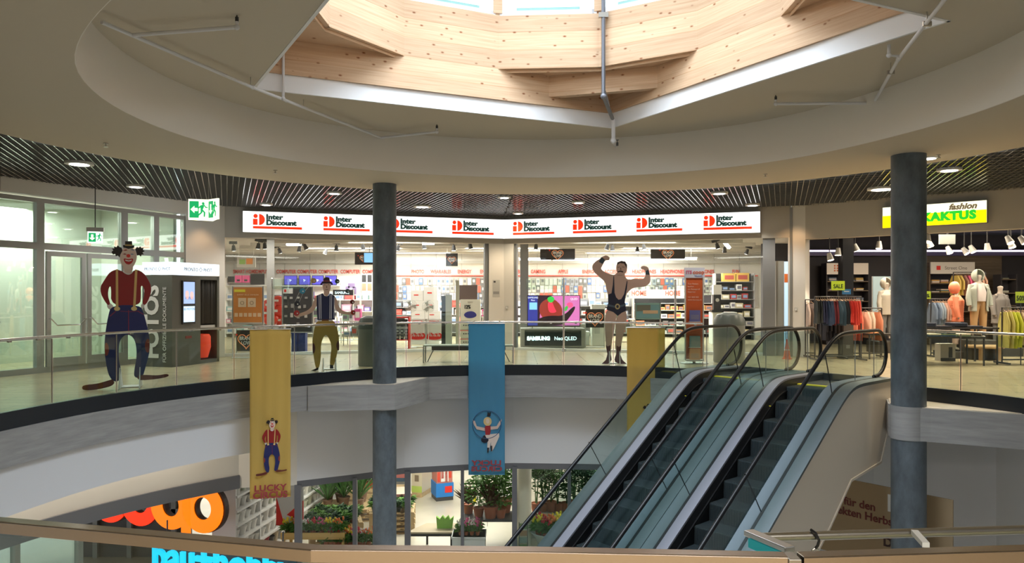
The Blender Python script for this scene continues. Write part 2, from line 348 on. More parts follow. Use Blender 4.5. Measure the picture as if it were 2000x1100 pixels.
# ground floor
struct(MB().box((0, 14, GZ - .1), (48, 60, .2)).obj('floor_ground', M['gfloor']))
struct(annulus(MB(), 10.1, 24, -1.8, -1.72).obj('ceiling_ground', M['plaster']))
struct(MB().b2(X(150, 18.2), X(372, 18.2), 18.2, 18.3, GZ, -2.0).obj('wall_entrance_dark', cm((.10, .095, .09))))
for px_ in (176, 243, 330): struct(MB().b2(X(px_, 18), X(px_ + 9, 18), 18.1, 18.2, GZ, -2.2).obj('trim_entrance_post', M['frame']))
struct(MB().b2(X(150, 18), X(372, 18), 18.1, 18.2, -3.72, -3.6).obj('trim_entrance_bar', M['frame']))
# gallery ceilings
cvp = [(-3.6, 6.4), (-4.27, 7.24), (-4.8, 8.6), (-4.9, 10.05), (-4.58, 11.55), (-3.87, 12.75), (-1.95, 14.1), (0, 14.6), (2.93, 14.1), (4.58, 12.86), (5.55, 10.85), (5.88, 9.55), (5.95, 8.6), (5.5, 6.9), (4.3, 5.5), (2.2, 4.5), (-.4, 4.4), (-2.4, 5.2)]
ctab = sorted((math.atan2(y - 9.1, x - .45) % (2 * math.pi), math.hypot(x - .45, y - 9.1)) for x, y in cvp)
ctab = [(ctab[-1][0] - 2 * math.pi, ctab[-1][1])] + ctab + [(ctab[0][0] + 2 * math.pi, ctab[0][1])]
def cr0(a):
    a %= 2 * math.pi
    for (a0, r0_), (a1, r1_) in zip(ctab, ctab[1:]):
        if a0 <= a <= a1: return r0_ + (r1_ - r0_) * (a - a0) / (a1 - a0)
def cr(a): return sum(cr0(a + d * .05) for d in range(-3, 4)) / 7
CO = Vector((.45, 9.1, 0))
struct(annulus(MB(), lambda a: cr(a) + .01, 7.95, HC, HC + .03).obj('ceiling_ring', M['plaster'], smooth=False))
mb = MB(); ringbox(mb, *FULL, 0, .12, HC + .004, HC + .77, cr); struct(mb.obj('wall_cove', M['plaster_up'], smooth=True))
# upper ceiling with the rotated square opening
HB = 3.05; qa, qb, qc = Vector((-3.86, 11.02, 0)), Vector((1.83, 13.62, 0)), Vector((4.91, 8.3, 0))
U = (qb - qa) / (2 * HB); Nn = (qb - qc) / (2 * HB); S = (qa + qc) / 2
sq = [S - U * HB + Nn * HB, S + U * HB + Nn * HB, S + U * HB - Nn * HB, S - U * HB - Nn * HB]
ZU = 4.68
mb = MB(); n = 96
outer = [Vector((C.x + 5.6 * math.cos(2 * math.pi * i / n), C.y + 5.62 * math.sin(2 * math.pi * i / n), 0)) for i in range(n)]
def sqr(a):
    d = Vector((math.cos(a), math.sin(a), 0)); best = 99
    for k in range(4):
        p0, p1 = sq[k] - C, sq[(k + 1) % 4] - C; e_ = p1 - p0; den = d.x * e_.y - d.y * e_.x
        if abs(den) < 1e-9: continue
        t = (p0.x * e_.y - p0.y * e_.x) / den; u = (p0.x * d.y - p0.y * d.x) / den
        if t > 0 and -1e-6 <= u <= 1 + 1e-6: best = min(best, t)
    return best
angs = sorted([2 * math.pi * i / n for i in range(n)] + [math.atan2((q - C).y, (q - C).x) % (2 * math.pi) for q in sq])
base = []
for a in angs:
    d = Vector((math.cos(a), math.sin(a), 0)); mb.v += [C + d * sqr(a) + Vector((0, 0, ZU)), C + d * (cr(a) + .1) + Vector((0, 0, ZU)), C + d * (cr(a) + .1) + Vector((0, 0, ZU + .1)), C + d * sqr(a) + Vector((0, 0, ZU + .1))]
k = len(angs)
for i in range(k):
    j = (i + 1) % k
    for q in range(4):
        l = (q + 1) % 4; mb.f.append((i * 4 + q, j * 4 + q, j * 4 + l, i * 4 + l))
struct(mb.obj('ceiling_upper', M['plaster']))
for i in range(4):
    a, b = sq[i], sq[(i + 1) % 4]; mb = MB(); wallseg(mb, b, a, ZU - .01, ZU + .25, -.04 if False else .04)
    struct(mb.obj('trim_opening_%d' % (i + 1), M['trim']))
    mb = MB(); wallseg(mb, b, a, ZU + .25, 6.36, .08); struct(mb.obj('wall_timber_%d' % (i + 1), M['wood']))
# twelve sided timber ring: corner faces stand inside the square
ap = HB; hs = ap * math.tan(D(15)); rv = math.hypot(ap, hs)
def dodec(k, r=rv): a = D(15 + 30 * k); return S + U * (math.cos(a) * r) + Nn * (math.sin(a) * r)
for k in range(12):
    a, b = dodec(k - 1), dodec(k)        # face k centred on angle ua+30k
    if k % 3:
        mb = MB(); wallseg(mb, b, a, 5.45, 6.35, -.08); struct(mb.obj('wall_ring_%d' % k, M['wood']))
        mb = MB(); wallseg(mb, b, a, 5.40, 5.53, .014); struct(mb.obj('trim_ring_%d' % k, M['wood']))
for q in range(4):                        # soffits and cross beams over the corners
    corner = sq[(1 - q) % 4]; k = 3 * q
    a, m_, b = dodec(k), dodec(k + 1), dodec(k + 2)
    cr = S + (U * math.cos(D(90 * q)) + Nn * math.sin(D(90 * q))) * HB + (Nn * math.cos(D(90 * q)) - U * math.sin(D(90 * q))) * HB
    struct(MB().prism([(a.x, a.y), (m_.x, m_.y), (b.x, b.y), (cr.x, cr.y)], 5.45, 5.52).obj('ceiling_corner_%d' % (q + 1), M['wood']))
    ua_, na_ = (a - cr), (b - cr)
    p0 = cr + ua_.normalized() * 1.43; p1 = cr + na_.normalized() * 1.43
    if q == 0: mb = MB(); wallseg(mb, p0, p1, 5.08, 5.45, -.14); struct(mb.obj('trim_corner_beam_%d' % (q + 1), M['wood']))
# lantern windows
for k in range(12):
    a, b = dodec(k - 1), dodec(k); d = (b - a); L_ = d.length; m_ = (a + b) / 2; rz = math.atan2(d.y, d.x)
    t = struct(thing('window_%d' % (k + 1), 'lantern window', 'window', (m_.x, m_.y, 6.36), rz)); del t['label']; del t['category']
    mb = MB()
    for x in (-L_ / 2 + .09, L_ / 2 - .09): mb.box((x, 0, .6), (.09, .09, 1.2))
    mb.box((0, 0, .04), (L_ - .18, .09, .08)).box((0, 0, 1.16), (L_ - .18, .09, .08)); mb.obj('window_frame', M['white'], t)
    MB().box((0, 0, .6), (L_ - .26, .015, 1.1)).obj('pane', M['gclear'], t)
    MB().box((0, -.03, .115), (L_ * .62, .03, .07)).obj('window_handle_rail', cm((.35, .55, .55), .3), t)
    p = struct(MB().box((a.x, a.y, 7.03), (.15, .15, 1.26), rz - D(15)).obj('trim_lantern_post', M['wood']))
mb = MB().prism([tuple((dodec(k, rv + .4)).xy) for k in range(12)], 7.85, 8.0); struct(mb.obj('ceiling_lantern', M['white']))
mb = MB()
for k in range(12): wallseg(mb, dodec(k), dodec(k - 1), 7.66, 7.9, .15)
struct(mb.obj('trim_lantern_head', M['wood']))
# slatted metal ceiling around the ring
def slat_mat():
    m = mat('grille_metal', (.30, .30, .29), .3, .6); return m
struct(annulus(MB(), 7.95, 16, HC + .075, HC + .12).obj('ceiling_grille_back', slat_mat()))
# facade polygon of the gallery
FA = [(-13.2, 8.5), (X(0, 14.6), 14.6), (X(362, 18.8), 18.8), (X(437, 19.55), 19.55), (X(984, 22.0), 22.0), (X(1545, 19.6), 19.6), (X(2000, 16.2), 16.2), (14.6, 12.2)]
def inside(x, y):
    for (x0, y0), (x1, y1) in zip(FA, FA[1:]):
        if (x1 - x0) * (y - y0) - (y1 - y0) * (x - x0) > 0: return False
    return True
mb = MB(); mb2 = MB()
def clip_line(p, d, lo, hi, step=.1):
    out = []; st = None; t = lo
    while t <= hi:
        q = p + d * t; ok = math.hypot(q.x - C.x, q.y - C.y) > 7.96 and inside(q.x, q.y) and q.y > 6
        if ok and st is None: st = t
        if not ok and st is not None: out.append((st, t - step)); st = None
        t += step
    if st is not None: out.append((st, hi))
    return out
for sgn, ang in ((1, 70), (-1, 111)):
    sd = Vector((math.cos(D(ang)), math.sin(D(ang)), 0)); sn = Vector((-sd.y, sd.x, 0))
    side = lambda q: ((q.x - C.x) * (22 - C.y) - (q.y - C.y) * (-.24 - C.x)) * sgn > 0
    for mm, dd, nn, stp, th_, h_, da in ((mb, sd, sn, .115, .014, .05, 0), (mb2, sn, sd, .30 if sgn > 0 else .115, .007, .04, 90)):
        for i in range(int(-14 / stp), int(14 / stp)):
            p = C + nn * i * stp
            t_ = -16; st = None
            while t_ <= 16:
                q = p + dd * t_; ok = 7.96 < math.hypot(q.x - C.x, q.y - C.y) < 16 and inside(q.x, q.y) and q.y > 6 and side(q)
                if ok and st is None: st = t_
                if st is not None and (not ok or t_ + .1 > 16):
                    c_ = p + dd * (st + t_) / 2
                    if t_ - st > .15: mm.box((c_.x, c_.y, HC + .062 - h_ / 2), (t_ - st, th_, h_), D(ang + da))
                    st = None
                t_ += .1
slm = mat('grille_slat', (.50, .49, .47), .16, .85)
struct(mb.obj('ceiling_grille', slm)); struct(mb2.obj('ceiling_grille_cross', mat('grille_cross', (.25, .25, .25), .35, .7)))
# facade pieces: function to put a point of the photo on a facade segment
def seg(i):
    a, b = Vector((*FA[i], 0)), Vector((*FA[i + 1], 0)); d = (b - a).normalized(); return a, d
def on(i, px, py=None):
    a, d = seg(i); k = (px - 1000) / F       # X = k*Y
    u = (k * a.y - a.x) / (d.x - k * d.y); q = a + d * u
    return (u, EYE - (py - HY) * q.y / F) if py is not None else u
def fbox(mb, i, u0, u1, z0, z1, d0, d1):     # box on facade i; depth d>0 towards the void
    a, d = seg(i); n = Vector((d.y, -d.x, 0)); c_ = a + d * (u0 + u1) / 2 + n * (d0 + d1) / 2
    return mb.box((c_.x, c_.y, (z0 + z1) / 2), (abs(u1 - u0), abs(d1 - d0), z1 - z0), math.atan2(d.y, d.x))
def flen(i): return (Vector(FA[i + 1]) - Vector(FA[i])).length
ZH = 3.14
# segment 3 / 4: electronics shop, lintel and piers
u0 = 0; u955 = on(3, 955); 
struct(fbox(MB(), 3, 0, flen(3), ZH, HC + .1, -.25, 0).obj('wall_shop_left', M['wall']))
struct(fbox(MB(), 4, 0, flen(4), ZH, HC + .1, -.25, 0).obj('wall_shop_right', M['wall']))
struct(fbox(MB(), 3, u955, flen(3) + .02, 0, ZH, -.3, .0).obj('wall_pier_left', M['wallw']))
struct(fbox(MB(), 4, -.02, on(4, 1003), 0, ZH, -.3, .0).obj('wall_pier_right', M['wallw']))
struct(fbox(MB(), 4, on(4, 1540) , flen(4) + .05, 0, ZH, -.3, 0).obj('wall_pier_boutique', M['wallw']))
struct(fbox(MB(), 2, 0, flen(2) + .02, 0, HC + .1, -.3, .02).obj('wall_pilaster', M['wallw']))
struct(fbox(MB(), 5, on(5, 1546), on(5, 1573), 0, HC + .1, -.3, .0).obj('wall_pier_5', M['wallw']))
struct(fbox(MB(), 5, on(5, 1573), flen(5), on(5, 1600, 466)[1], HC + .1, -.3, 0).obj('wall_boutique', M['wall']))
struct(fbox(MB(), 6, 0, flen(6), 3.0, HC + .1, -.3, 0).obj('wall_boutique_side', M['wall']))
struct(fbox(MB(), 6, 3.5, flen(6), 0, 3.0, -.3, 0).obj('wall_far_right', M['wall']))
struct(fbox(MB(), 5, on(5, 1543), on(5, 1548), 0, HC, 0, .02).obj('trim_joint', M['frame']))
struct(fbox(MB(), 0, 0, flen(0), 0, HC + .1, -.3, 0).obj('wall_far_left', M['wall']))
# shop front posts, sill, glass
for i, a, b in ((3, 521, 536), (3, 948, 956), (4, 1003, 1008), (4, 1490, 1514)):
    struct(fbox(MB(), i, on(i, a), on(i, b), 0, ZH, -.2, -.05).obj('trim_shop_post', M['lgrey'] if a == 521 else M['post']))
struct(MB().b2(X(1016, 24), X(1032, 24), 24, 24.25, 0, 3.37).obj('trim_inner_column', M['post']))
struct(fbox(MB(), 3, .02, on(3, 955), 0, .07, -.2, -.02).obj('trim_sill_left', M['paper']))
struct(fbox(MB(), 4, on(4, 1003), on(4, 1490), 0, .07, -.2, -.02).obj('trim_sill_right', M['paper']))
struct(fbox(MB(), 3, .05, on(3, 521), .07, ZH, -.13, -.12).obj('window_31', M['gclear']))
struct(fbox(MB(), 3, on(3, 536), on(3, 948), .07, ZH, -.13, -.12).obj('window_32', M['gclear']))
struct(fbox(MB(), 4, on(4, 1032), on(4, 1490), .07, ZH, -.13, -.12).obj('window_33', M['gclear']))
# segment 1: glazed entrance on the left
MF = mat('entrance_frame', (.36, .36, .34), .4, .4)
struct(fbox(MB(), 1, 0, on(1, 362), on(1, 0, 372)[1], HC + .1, -.3, .02).obj('wall_entrance_head', M['wallw']))
ztop = on(1, 80, 386)[1]; zg0 = on(1, 80, 396)[1]; zm1 = on(1, 80, 474)[1]; zm0 = on(1, 80, 487)[1]
fr = MB(); fbox(fr, 1, 0, on(1, 362), zg0, 3.62, -.15, 0)
fbox(fr, 1, 0, on(1, 362), zm0, zm1, -.12, 0); fbox(fr, 1, 0, on(1, 362), 0, .12, -.12, 0)
for a, b in ((72, 87), (237, 250), (301, 311), (359, 363)): fbox(fr, 1, on(1, a), on(1, b), .12, zg0, -.12, -.001)
struct(fr.obj('window_frame_entrance', MF))
mb = MB(); fbox(mb, 1, 0, on(1, 72), .12, zg0, -.07, -.05); struct(mb.obj('window_34', M['gdoor']))
mb = MB(); fbox(mb, 1, on(1, 87), on(1, 237), zm1, zg0, -.07, -.05); struct(mb.obj('window_35', M['gdoor']))
mb = MB(); fbox(mb, 1, on(1, 250), on(1, 359), .12, zg0, -.07, -.05); struct(mb.obj('window_36', M['gdoor']))
a_, d_ = seg(1); rz1 = math.atan2(d_.y, d_.x)
for k, (a, b) in enumerate(((90, 166), (170, 246))):
    ua0, ub0 = on(1, a), on(1, b); q = a_ + d_ * ua0; W_ = ub0 - ua0; H_ = zm0
    t = struct(thing('door_%d' % (k + 1), 'x', 'x', (q.x, q.y, 0), rz1)); del t['label']; del t['category']
    mb = MB(); mb.b2(0, .09, -.03, .03, .12, H_ - .03).b2(W_ - .09, W_, -.03, .03, .12, H_ - .03).b2(0.09, W_ - .09, -.03, .03, .12, .3).b2(.09, W_ - .09, -.03, .03, H_ - .13, H_ - .03)
    mb.obj('door_frame', MF, t); MB().b2(.09, W_ - .09, .0, .012, .3, H_ - .13).obj('pane', M['gdoor'], t)
    MB().tube([(.03, -.05, 1.12), (.03, -.12, 1.12), (.16, -.12, .98), (W_ - .2, -.12, .98), (W_ - .05, -.12, 1.1), (W_ - .05, -.05, 1.1)], .014).obj('push_bar', M['chrome'], t)
# vestibule behind the entrance: pale walls, floor comes from the slab
VG = mat('vestibule_wall', (.66, .70, .62), .8)
nb = Vector((-d_.y, d_.x, 0)); a0 = a_ - d_ * 2; b0 = a_ + d_ * (flen(1) + .0)
q = [a0 + nb * 2.9, b0 + nb * 2.9, b0 + nb * .3, a0 + nb * .3]
mb = MB(); wallseg(mb, (q[0].x, q[0].y), (q[1].x, q[1].y), 0, 3.9, .1); struct(mb.obj('wall_vestibule_back', VG))
mb = MB(); wallseg(mb, (q[2].x, q[2].y), (q[1].x, q[1].y), 0, 3.9, .1); struct(mb.obj('wall_vestibule_side', VG))
struct(MB().prism([(v.x, v.y) for v in q], 3.88, 3.95).obj('ceiling_vestibule', M['wallw']))
o = MB(); c_ = a_ + nb * 1.2
o.tube([c_ + d_ * -.6 + Vector((0, 0, .35)), c_ + d_ * .75 + Vector((0, 0, 1.05)), ], .025)
for t_ in (-.3, .4):
    z_ = .35 + (t_ + .6) / 1.35 * .7; o.tube([c_ + d_ * t_ + Vector((0, 0, z_)), c_ + d_ * t_ + Vector((0, 0, 0))], .015)
tag(o.obj('stair_handrail', M['dark']), 'dark sloping stair handrail behind the glazed entrance wall', 'handrail')
# rear of the gallery, behind the viewpoint
struct(MB().box((0, -4.2, 1.9), (26, .2, 4.2)).obj('wall_rear', M['wall'])); struct(MB().box((-13.3, 2, 1.9), (.2, 13, 4.2)).obj('wall_rear_left', M['wall'])); struct(MB().box((14.7, 3.9, 1.9), (.2, 16.5, 4.2)).obj('wall_rear_right', M['wall']))
struct(MB().box((0, -12, -2.4), (60, .3, 4.8)).obj('wall_ground_rear', M['wall']))
# round concrete columns
for c_, dia, lb in ((CL, .49, 'dark round concrete column between the juggler figure and the electronics shop, the slimmer looking one'), (CR, .53, 'dark round concrete column in front of the boutique, beside the escalator, the thicker looking one')):
    t = thing('concrete_column', lb, 'column', (c_.x, c_.y, GZ))
    MB().lathe([(dia / 2, 0), (dia / 2, -.76 - GZ)], n=40).obj('lower_shaft', M['column'], t, smooth=True)
    MB().lathe([(dia / 2, -.213 - GZ), (dia / 2, HC - GZ)], n=40).obj('upper_shaft', M['column'], t, smooth=True)
    MB().lathe([(dia / 2 + .012, -.76 - GZ), (dia / 2 + .012, -.213 - GZ)], n=40).obj('slab_collar', M['concrete'], t, smooth=True)

# ================= GUARDS, ESCALATORS, RAILS =================
def pxang(px):      # angle on the void edge that shows at column px
    best = min((abs((C.x + vr(D(a / 4)) * math.cos(D(a / 4))) / (C.y + vr(D(a / 4)) * math.sin(D(a / 4))) - (px - 1000) / F), a / 4) for a in range(0, 780) if C.y + vr(D(a / 4)) * math.sin(D(a / 4)) > 9.9 or a > 700)
    return D(best[1])
def vpt(a, off, z): r = vr(a) + off; return Vector((C.x + r * math.cos(a), C.y + r * math.sin(a), z))
def guard(label, angles):
    t = thing('glass_balustrade', label, 'balustrade', tuple(vpt(angles[0], 0, 0)), group=None)
    o0 = t.location.copy()
    def rel(p): return Vector(p) - o0
    a0, a1 = angles[0], angles[-1]; n = max(6, int(abs(a1 - a0) / .04))
    MB().tube([rel(vpt(a0 + (a1 - a0) * i / n, 0, 1.0)) for i in range(n + 1)], .022, 10).obj('handrail', M['rail'], t, smooth=True)
    for i, (b0, b1) in enumerate(zip(angles, angles[1:])):
        g = .0035 * (1 if b1 > b0 else -1); k = 5; mb = MB()
        path = [rel(vpt(b0 + g + (b1 - b0 - 2 * g) * j / k, 0, 0)) for j in range(k + 1)]
        mb.sweep(path, [(-.006, .02), (.006, .02), (.006, .965), (-.006, .965)]).obj('glass_pane', M['glass'], t)
        q = rel(vpt(b0, 0, .5)); MB().box(tuple(q), (.016, .012, .94), b0).obj('pane_joint', M['rail'], t)
        for s_ in (.25, .75):
            q = rel(vpt(b0 + (b1 - b0) * s_, 0, .975)); MB().box(tuple(q), (.03, .05, .03), b0).obj('rail_clip', M['rail'], t)
    return t
an = [pxang(x) for x in (1372, 1315, 1197, 1101, 1003, 897, 792, 683, 574, 458, 345, 226, 100, -20)]
an += [an[-1] + D(9 * i) for i in range(1, 8)]
guard('long curved glass balustrade with steel handrail running from the farther escalator past the clown figure', an)
guard('short glass balustrade with steel handrail starting beside the thick column before the boutique', [D(32), pxang(1877), pxang(1877) - D(11), pxang(1877) - D(22), pxang(1877) - D(33)])
# ---- escalators
EA = math.atan2(.6606, .7507); EO = Vector((4.46, 13.23, 0)); TL = .70
def sm(T, L, a, k=.10):
    x = L + TL * a
    z = -k * math.log(math.exp(-(T - T) / k) + math.exp(-min(60, (x - T) / k))) + T if x - T > -40 * k else x
    lo = GZ + T
    return z if z > lo + .5 else lo + k * math.log(1 + math.exp(min(50, (z - lo) / k)))
A0, A1 = -8.6, 1.76
def zdeck(a): return sm(.14, .06, a)
def zhand(a): return sm(.98, .95, a)
def zstep(a): return sm(.0, -.21, a)
def strip(mb, s0, s1, f, th, a0=A0, a1=A1, n=90, dz=0):
    b = len(mb.v)
    for i in range(n + 1):
        a = a0 + (a1 - a0) * i / n; z = f(a) + dz
        for s_, h in ((s0, 0), (s1, 0), (s1, -th), (s0, -th)): mb.v.append(Vector((a, -s_, z + h)))
    for i in range(n):
        for j in range(4): l = (j + 1) % 4; mb.f.append((b + i * 4 + j, b + i * 4 + l, b + i * 4 + 4 + l, b + i * 4 + 4 + j))
    mb.f.append((b, b + 1, b + 2, b + 3)); e_ = b + n * 4; mb.f.append((e_ + 3, e_ + 2, e_ + 1, e_)); return mb
def escalator(label, sL, sR, oL, oR, clad):
    t = thing('escalator', label, 'escalator', (EO.x, EO.y, 0), EA)
    for s_, o_ in ((sL, oL), (sR, oR)):
        q = -1 if s_ == sL else 1
        strip(MB(), s_ + q * .025, o_, zdeck, .05).obj('outer_deck', M['deck'], t, smooth=True)
        strip(MB(), s_ - q * .02, s_ - q * .2, zdeck, .03, dz=.0).obj('inner_deck', M['ledgem'], t, smooth=True)
        strip(MB(), s_ - .024, s_ + .024, zdeck, .03, dz=.004).obj('glass_seal', M['black'], t, smooth=True)
        strip(MB(), s_ - q * .2, s_ - q * .205, zdeck, .5, dz=-.03).obj('skirt_panel', M['black'], t, smooth=True)
        strip(MB(), s_ - q * .198, s_ - q * .23, zdeck, .03, dz=-.2).obj('skirt_brush', M['rubber'], t)
        # glass
        mb = MB(); n = 80; a0, a1 = A0 + .3, 1.62
        for i in range(n + 1):
            a = a0 + (a1 - a0) * i / n
            for y, z in ((-s_ - .006, zdeck(a)), (-s_ - .006, zhand(a) - .05), (-s_ + .006, zhand(a) - .05), (-s_ + .006, zdeck(a))): mb.v.append(Vector((a, y, z)))
        for i in range(n):
            for j in range(4): l = (j + 1) % 4; mb.f.append((i * 4 + j, i * 4 + l, i * 4 + 4 + l, i * 4 + 4 + j))
        c0 = (1.62, .575); seg_ = [(c0[0] + .36 * math.cos(D(v)), c0[1] + .36 * math.sin(D(v))) for v in range(-75, 91, 15)]
        mb.prism([(1.62, .14)] + seg_, -s_ - .006, -s_ + .006, 'y')
        mb.obj('glass_panel', M['gsteep'], t)
        for a in (-6.7, -4.5, -2.3, -.1):
            zc = zdeck(a); L_ = .76; th = math.atan(TL) if a < -1 else .35
            MB().box((a - math.sin(th) * L_ / 2, -s_, zc + math.cos(th) * L_ / 2 + .03), (.006, .016, L_), ry=-th).obj('glass_joint', M['black'], t)
        for a in (.75, 1.5): MB().box((a, -s_, .55), (.006, .014, .8)).obj('glass_joint', M['grey'], t)
        # handrail with newel return
        pts = [(A0 + .3 + (1.62 - A0 - .3) * i / 90) for i in range(91)]
        path = [Vector((a, -s_, zhand(a))) for a in pts] + [Vector((1.62 + .40 * math.sin(D(v)), -s_, .575 + .405 * math.cos(D(v)))) for v in range(10, 171, 10)]
        path += [Vector((1.5, -s_, .16))]
        MB().tube(path, .033, 10).obj('handrail', M['rubber'], t, smooth=True)
    i0, i1 = sL + .21, sR - .21; wd = i1 - i0; mid = -(i0 + i1) / 2
    st = MB().box((.2, 0, -.012), (.4, wd, .024))
    for k in range(int(wd / .022)): st.box((.2, -wd / 2 + .011 + k * .022, .004), (.39, .008, .012))
    for k in range(int(wd / .022)): st.box((-.002, -wd / 2 + .011 + k * .022, -.15), (.02, .009, .27))
    st.box((.01, 0, -.15), (.014, wd, .28))
    me = st.mesh('step', M['step'])
    for k in range(24):
        a = .32 - .4 * k; z = -.21 + TL * a + .02
        if k == 0: z = -.02
        if z < GZ - .1: break
        o = bpy.data.objects.new('step', me); COL.objects.link(o); o.parent = t; o.location = (a, mid, z)
    MB().b2(.72, 2.1, -i0, -i1, -.05, .004).obj('landing_plate', M['steel'], t)
    MB().b2(.70, .78, -i0, -i1, -.04, .008).obj('comb_plate', M['yellow'], t)
    for y in (-i0 - .03, -i1 + .03): MB().box((-.3, y, -.3), (.01, .03, .01)).obj('yellow_step_edge', M['yellow'], t)
    MB().b2(-8.6, -7.0, -i0, -i1, GZ, GZ + .02).obj('landing_plate', M['steel'], t)
    MB().b2(1.70, 1.78, -oL, -oR, -.2, .13).obj('newel_base', M['dark'], t)
    # side cladding and soffit of the truss
    low = [(1.76, -.1), (1.5, -.85), (1.24, -1.31), (.09, -1.44), (-.67, -2.07), (-4.57, GZ), (-8.6, GZ)]
    top = [(A0 + (A1 - A0) * i / 60, zdeck(A0 + (A1 - A0) * i / 60) - .05) for i in range(61)]
    y = -(oR if clad == 'right' else oL); q = 1 if clad == 'right' else -1
    b = MB(); n = 60                          # cladding as strip between deck edge and lower outline
    def lowz(a):
        L = sorted(low)
        for (a0, z0), (a1, z1) in zip(L, L[1:]):
            if a0 <= a <= a1: return z0 + (z1 - z0) * (a - a0) / (a1 - a0)
        return GZ
    aa = sorted(set([A0 + (A1 - A0) * i / 80 for i in range(81)] + [l[0] for l in low if l[0] > A0]))
    for a in aa:
        for yy in (y + q * .02, y + q * .05): b.v += [Vector((a, yy, zdeck(a) - .045)), Vector((a, yy, lowz(a)))]
    for i in range(len(aa) - 1):
        k = i * 4
        b.f += [(k, k + 4, k + 5, k + 1), (k + 2, k + 3, k + 7, k + 6), (k, k + 2, k + 6, k + 4), (k + 1, k + 5, k + 7, k + 3)]
    b.obj('side_cladding', M['clad'], t)
    L = [l for l in low]; mb = MB()
    for (a0, z0), (a1, z1) in zip(L[:-1], L[1:-1]):
        n = len(mb.v); mb.v += [Vector((a0, -oL, z0)), Vector((a0, -oR, z0)), Vector((a1, -oR, z1)), Vector((a1, -oL, z1)), Vector((a0, -oL, z0 + .04)), Vector((a0, -oR, z0 + .04)), Vector((a1, -oR, z1 + .04)), Vector((a1, -oL, z1 + .04))]
        mb.f += [(n, n + 1, n + 2, n + 3), (n + 4, n + 5, n + 6, n + 7), (n, n + 4, n + 7, n + 3), (n + 1, n + 5, n + 6, n + 2)]
    mb.obj('underside_panel', M['clad'], t)
    return t
escalator('farther escalator with dark steps, the one beside the travel brochure stand', -1.66, -.36, -1.93, -.145, 'left')
escalator('nearer escalator with cream side panel, the one beside the thick column', .08, 1.31, -.135, 1.55, 'right')
# yellow edge lines were part of the comb; floor strip between landing and gallery
# ---- near handrail (front of the viewpoint)
def rail_pt(px, py): Y = .58 * F / (py - HY); return Vector(((px - 1000) * Y / F, Y, 1.02))
nr = [Vector((-3.4, 3.05, 1.02)), rail_pt(0, 1010), rail_pt(620, 1064), rail_pt(1050, 1068), rail_pt(1530, 1078)]
t = thing('near_balustrade', 'nearest glass balustrade, its long flat steel handrail before the joint collar', 'balustrade', (nr[3].x, nr[3].y, 0)); o0 = t.location.copy()
sec = [(-.0, -.03), (.0, -.002), (-.002, 0), (.034, 0), (.036, -.002), (.036, -.03)]
MB().sweep([p - o0 for p in nr], [(x_, z_) for x_, z_ in sec]).obj('handrail', M['near'], t, bevel=.002)
mb = MB()
for a, b in zip(nr, nr[1:]):
    d = b - a; m_ = (a + b) / 2 - o0; mb.box((m_.x, m_.y - .018, .49), (d.length - .02, .012, .98), math.atan2(d.y, d.x))
mb.obj('glass_pane', M['glass'], t)
m_ = nr[4] - o0; MB().box((m_.x + .012, m_.y - .016, .992), (.028, .05, .05)).obj('joint_collar', M['steel'], t, bevel=.002)
nr2 = [nr[4] + Vector((.03, .0, 0)), rail_pt(2010, 1064), rail_pt(2600, 1046)]
t = thing('near_balustrade', 'nearest flat steel handrail section past the joint collar, round rail behind it', 'balustrade', (nr2[1].x, nr2[1].y, 0)); o0 = t.location.copy()
MB().sweep([p - o0 for p in nr2], sec).obj('handrail', M['near'], t, bevel=.002)
mb = MB()
for a, b in zip(nr2, nr2[1:]):
    d = b - a; m_ = (a + b) / 2 - o0; mb.box((m_.x, m_.y - .018, .49), (d.length - .02, .012, .98), math.atan2(d.y, d.x))
mb.obj('glass_pane', M['glass'], t)
pr = [P(1480, 1050, 1.86), P(2000, 1035, 1.92), P(2600, 1018, 1.98)]
MB().tube([p - o0 for p in pr], .0115, 12).obj('round_rail', M['steel'], t, smooth=True)
p0, p1 = rail_pt(1460, 1036), rail_pt(1543, 1083)
a, b = P(1462, 1040, 1.86), P(1543, 1074, 1.72); d = b - a; m_ = (a + b) / 2 - o0
MB().box(tuple(m_), (d.length, .03, .014), math.atan2(d.y, d.x), 0, -math.atan2(d.z, Vector((d.x, d.y)).length)).obj('end_plate', M['rail'], t, bevel=.002)
MB().box(tuple(m_ + Vector((-.012, -.012, -.018))), (d.length * .8, .006, .022), math.atan2(d.y, d.x), 0, -math.atan2(d.z, Vector((d.x, d.y)).length)).obj('turquoise_reflection', cm((.02, .45, .55), .3), t)  # reflected light of the cyan store sign, put in as a coloured strip
tag(t.children[-1], 'turquoise sign reflection painted as a strip under the end plate')
m_ = P(1797, 1052, 1.83) - o0; MB().box(tuple(m_), (.016, .10, .012), -.25).obj('standoff', M['paper'], t)
# hook hanging on the round rail
hk = P(1590, 1052, 1.87); t = thing('snap_hook', 'steel snap hook tied by a black strap to the thin round rail', 'hook', tuple(hk))
MB().tube([(-.008, 0, .022), (-.002, -.014, .018), (.006, -.016, 0), (.004, -.012, -.014), (.0, -.008, -.022)], .0035, 8).obj('black_strap', M['black'], t)
MB().tube([(.006 * math.cos(q / 8 * 6.28) * 1.6, -.008 + .0, -.036 + .015 * math.sin(q / 8 * 6.28)) for q in range(9)], .0028, 8).obj('steel_loop', M['steel'], t)
MB().tube([(0, -.008, -.05), (-.006, -.008, -.058), (-.02, -.008, -.06)], .0025, 8).obj('pin', M['steel'], t)
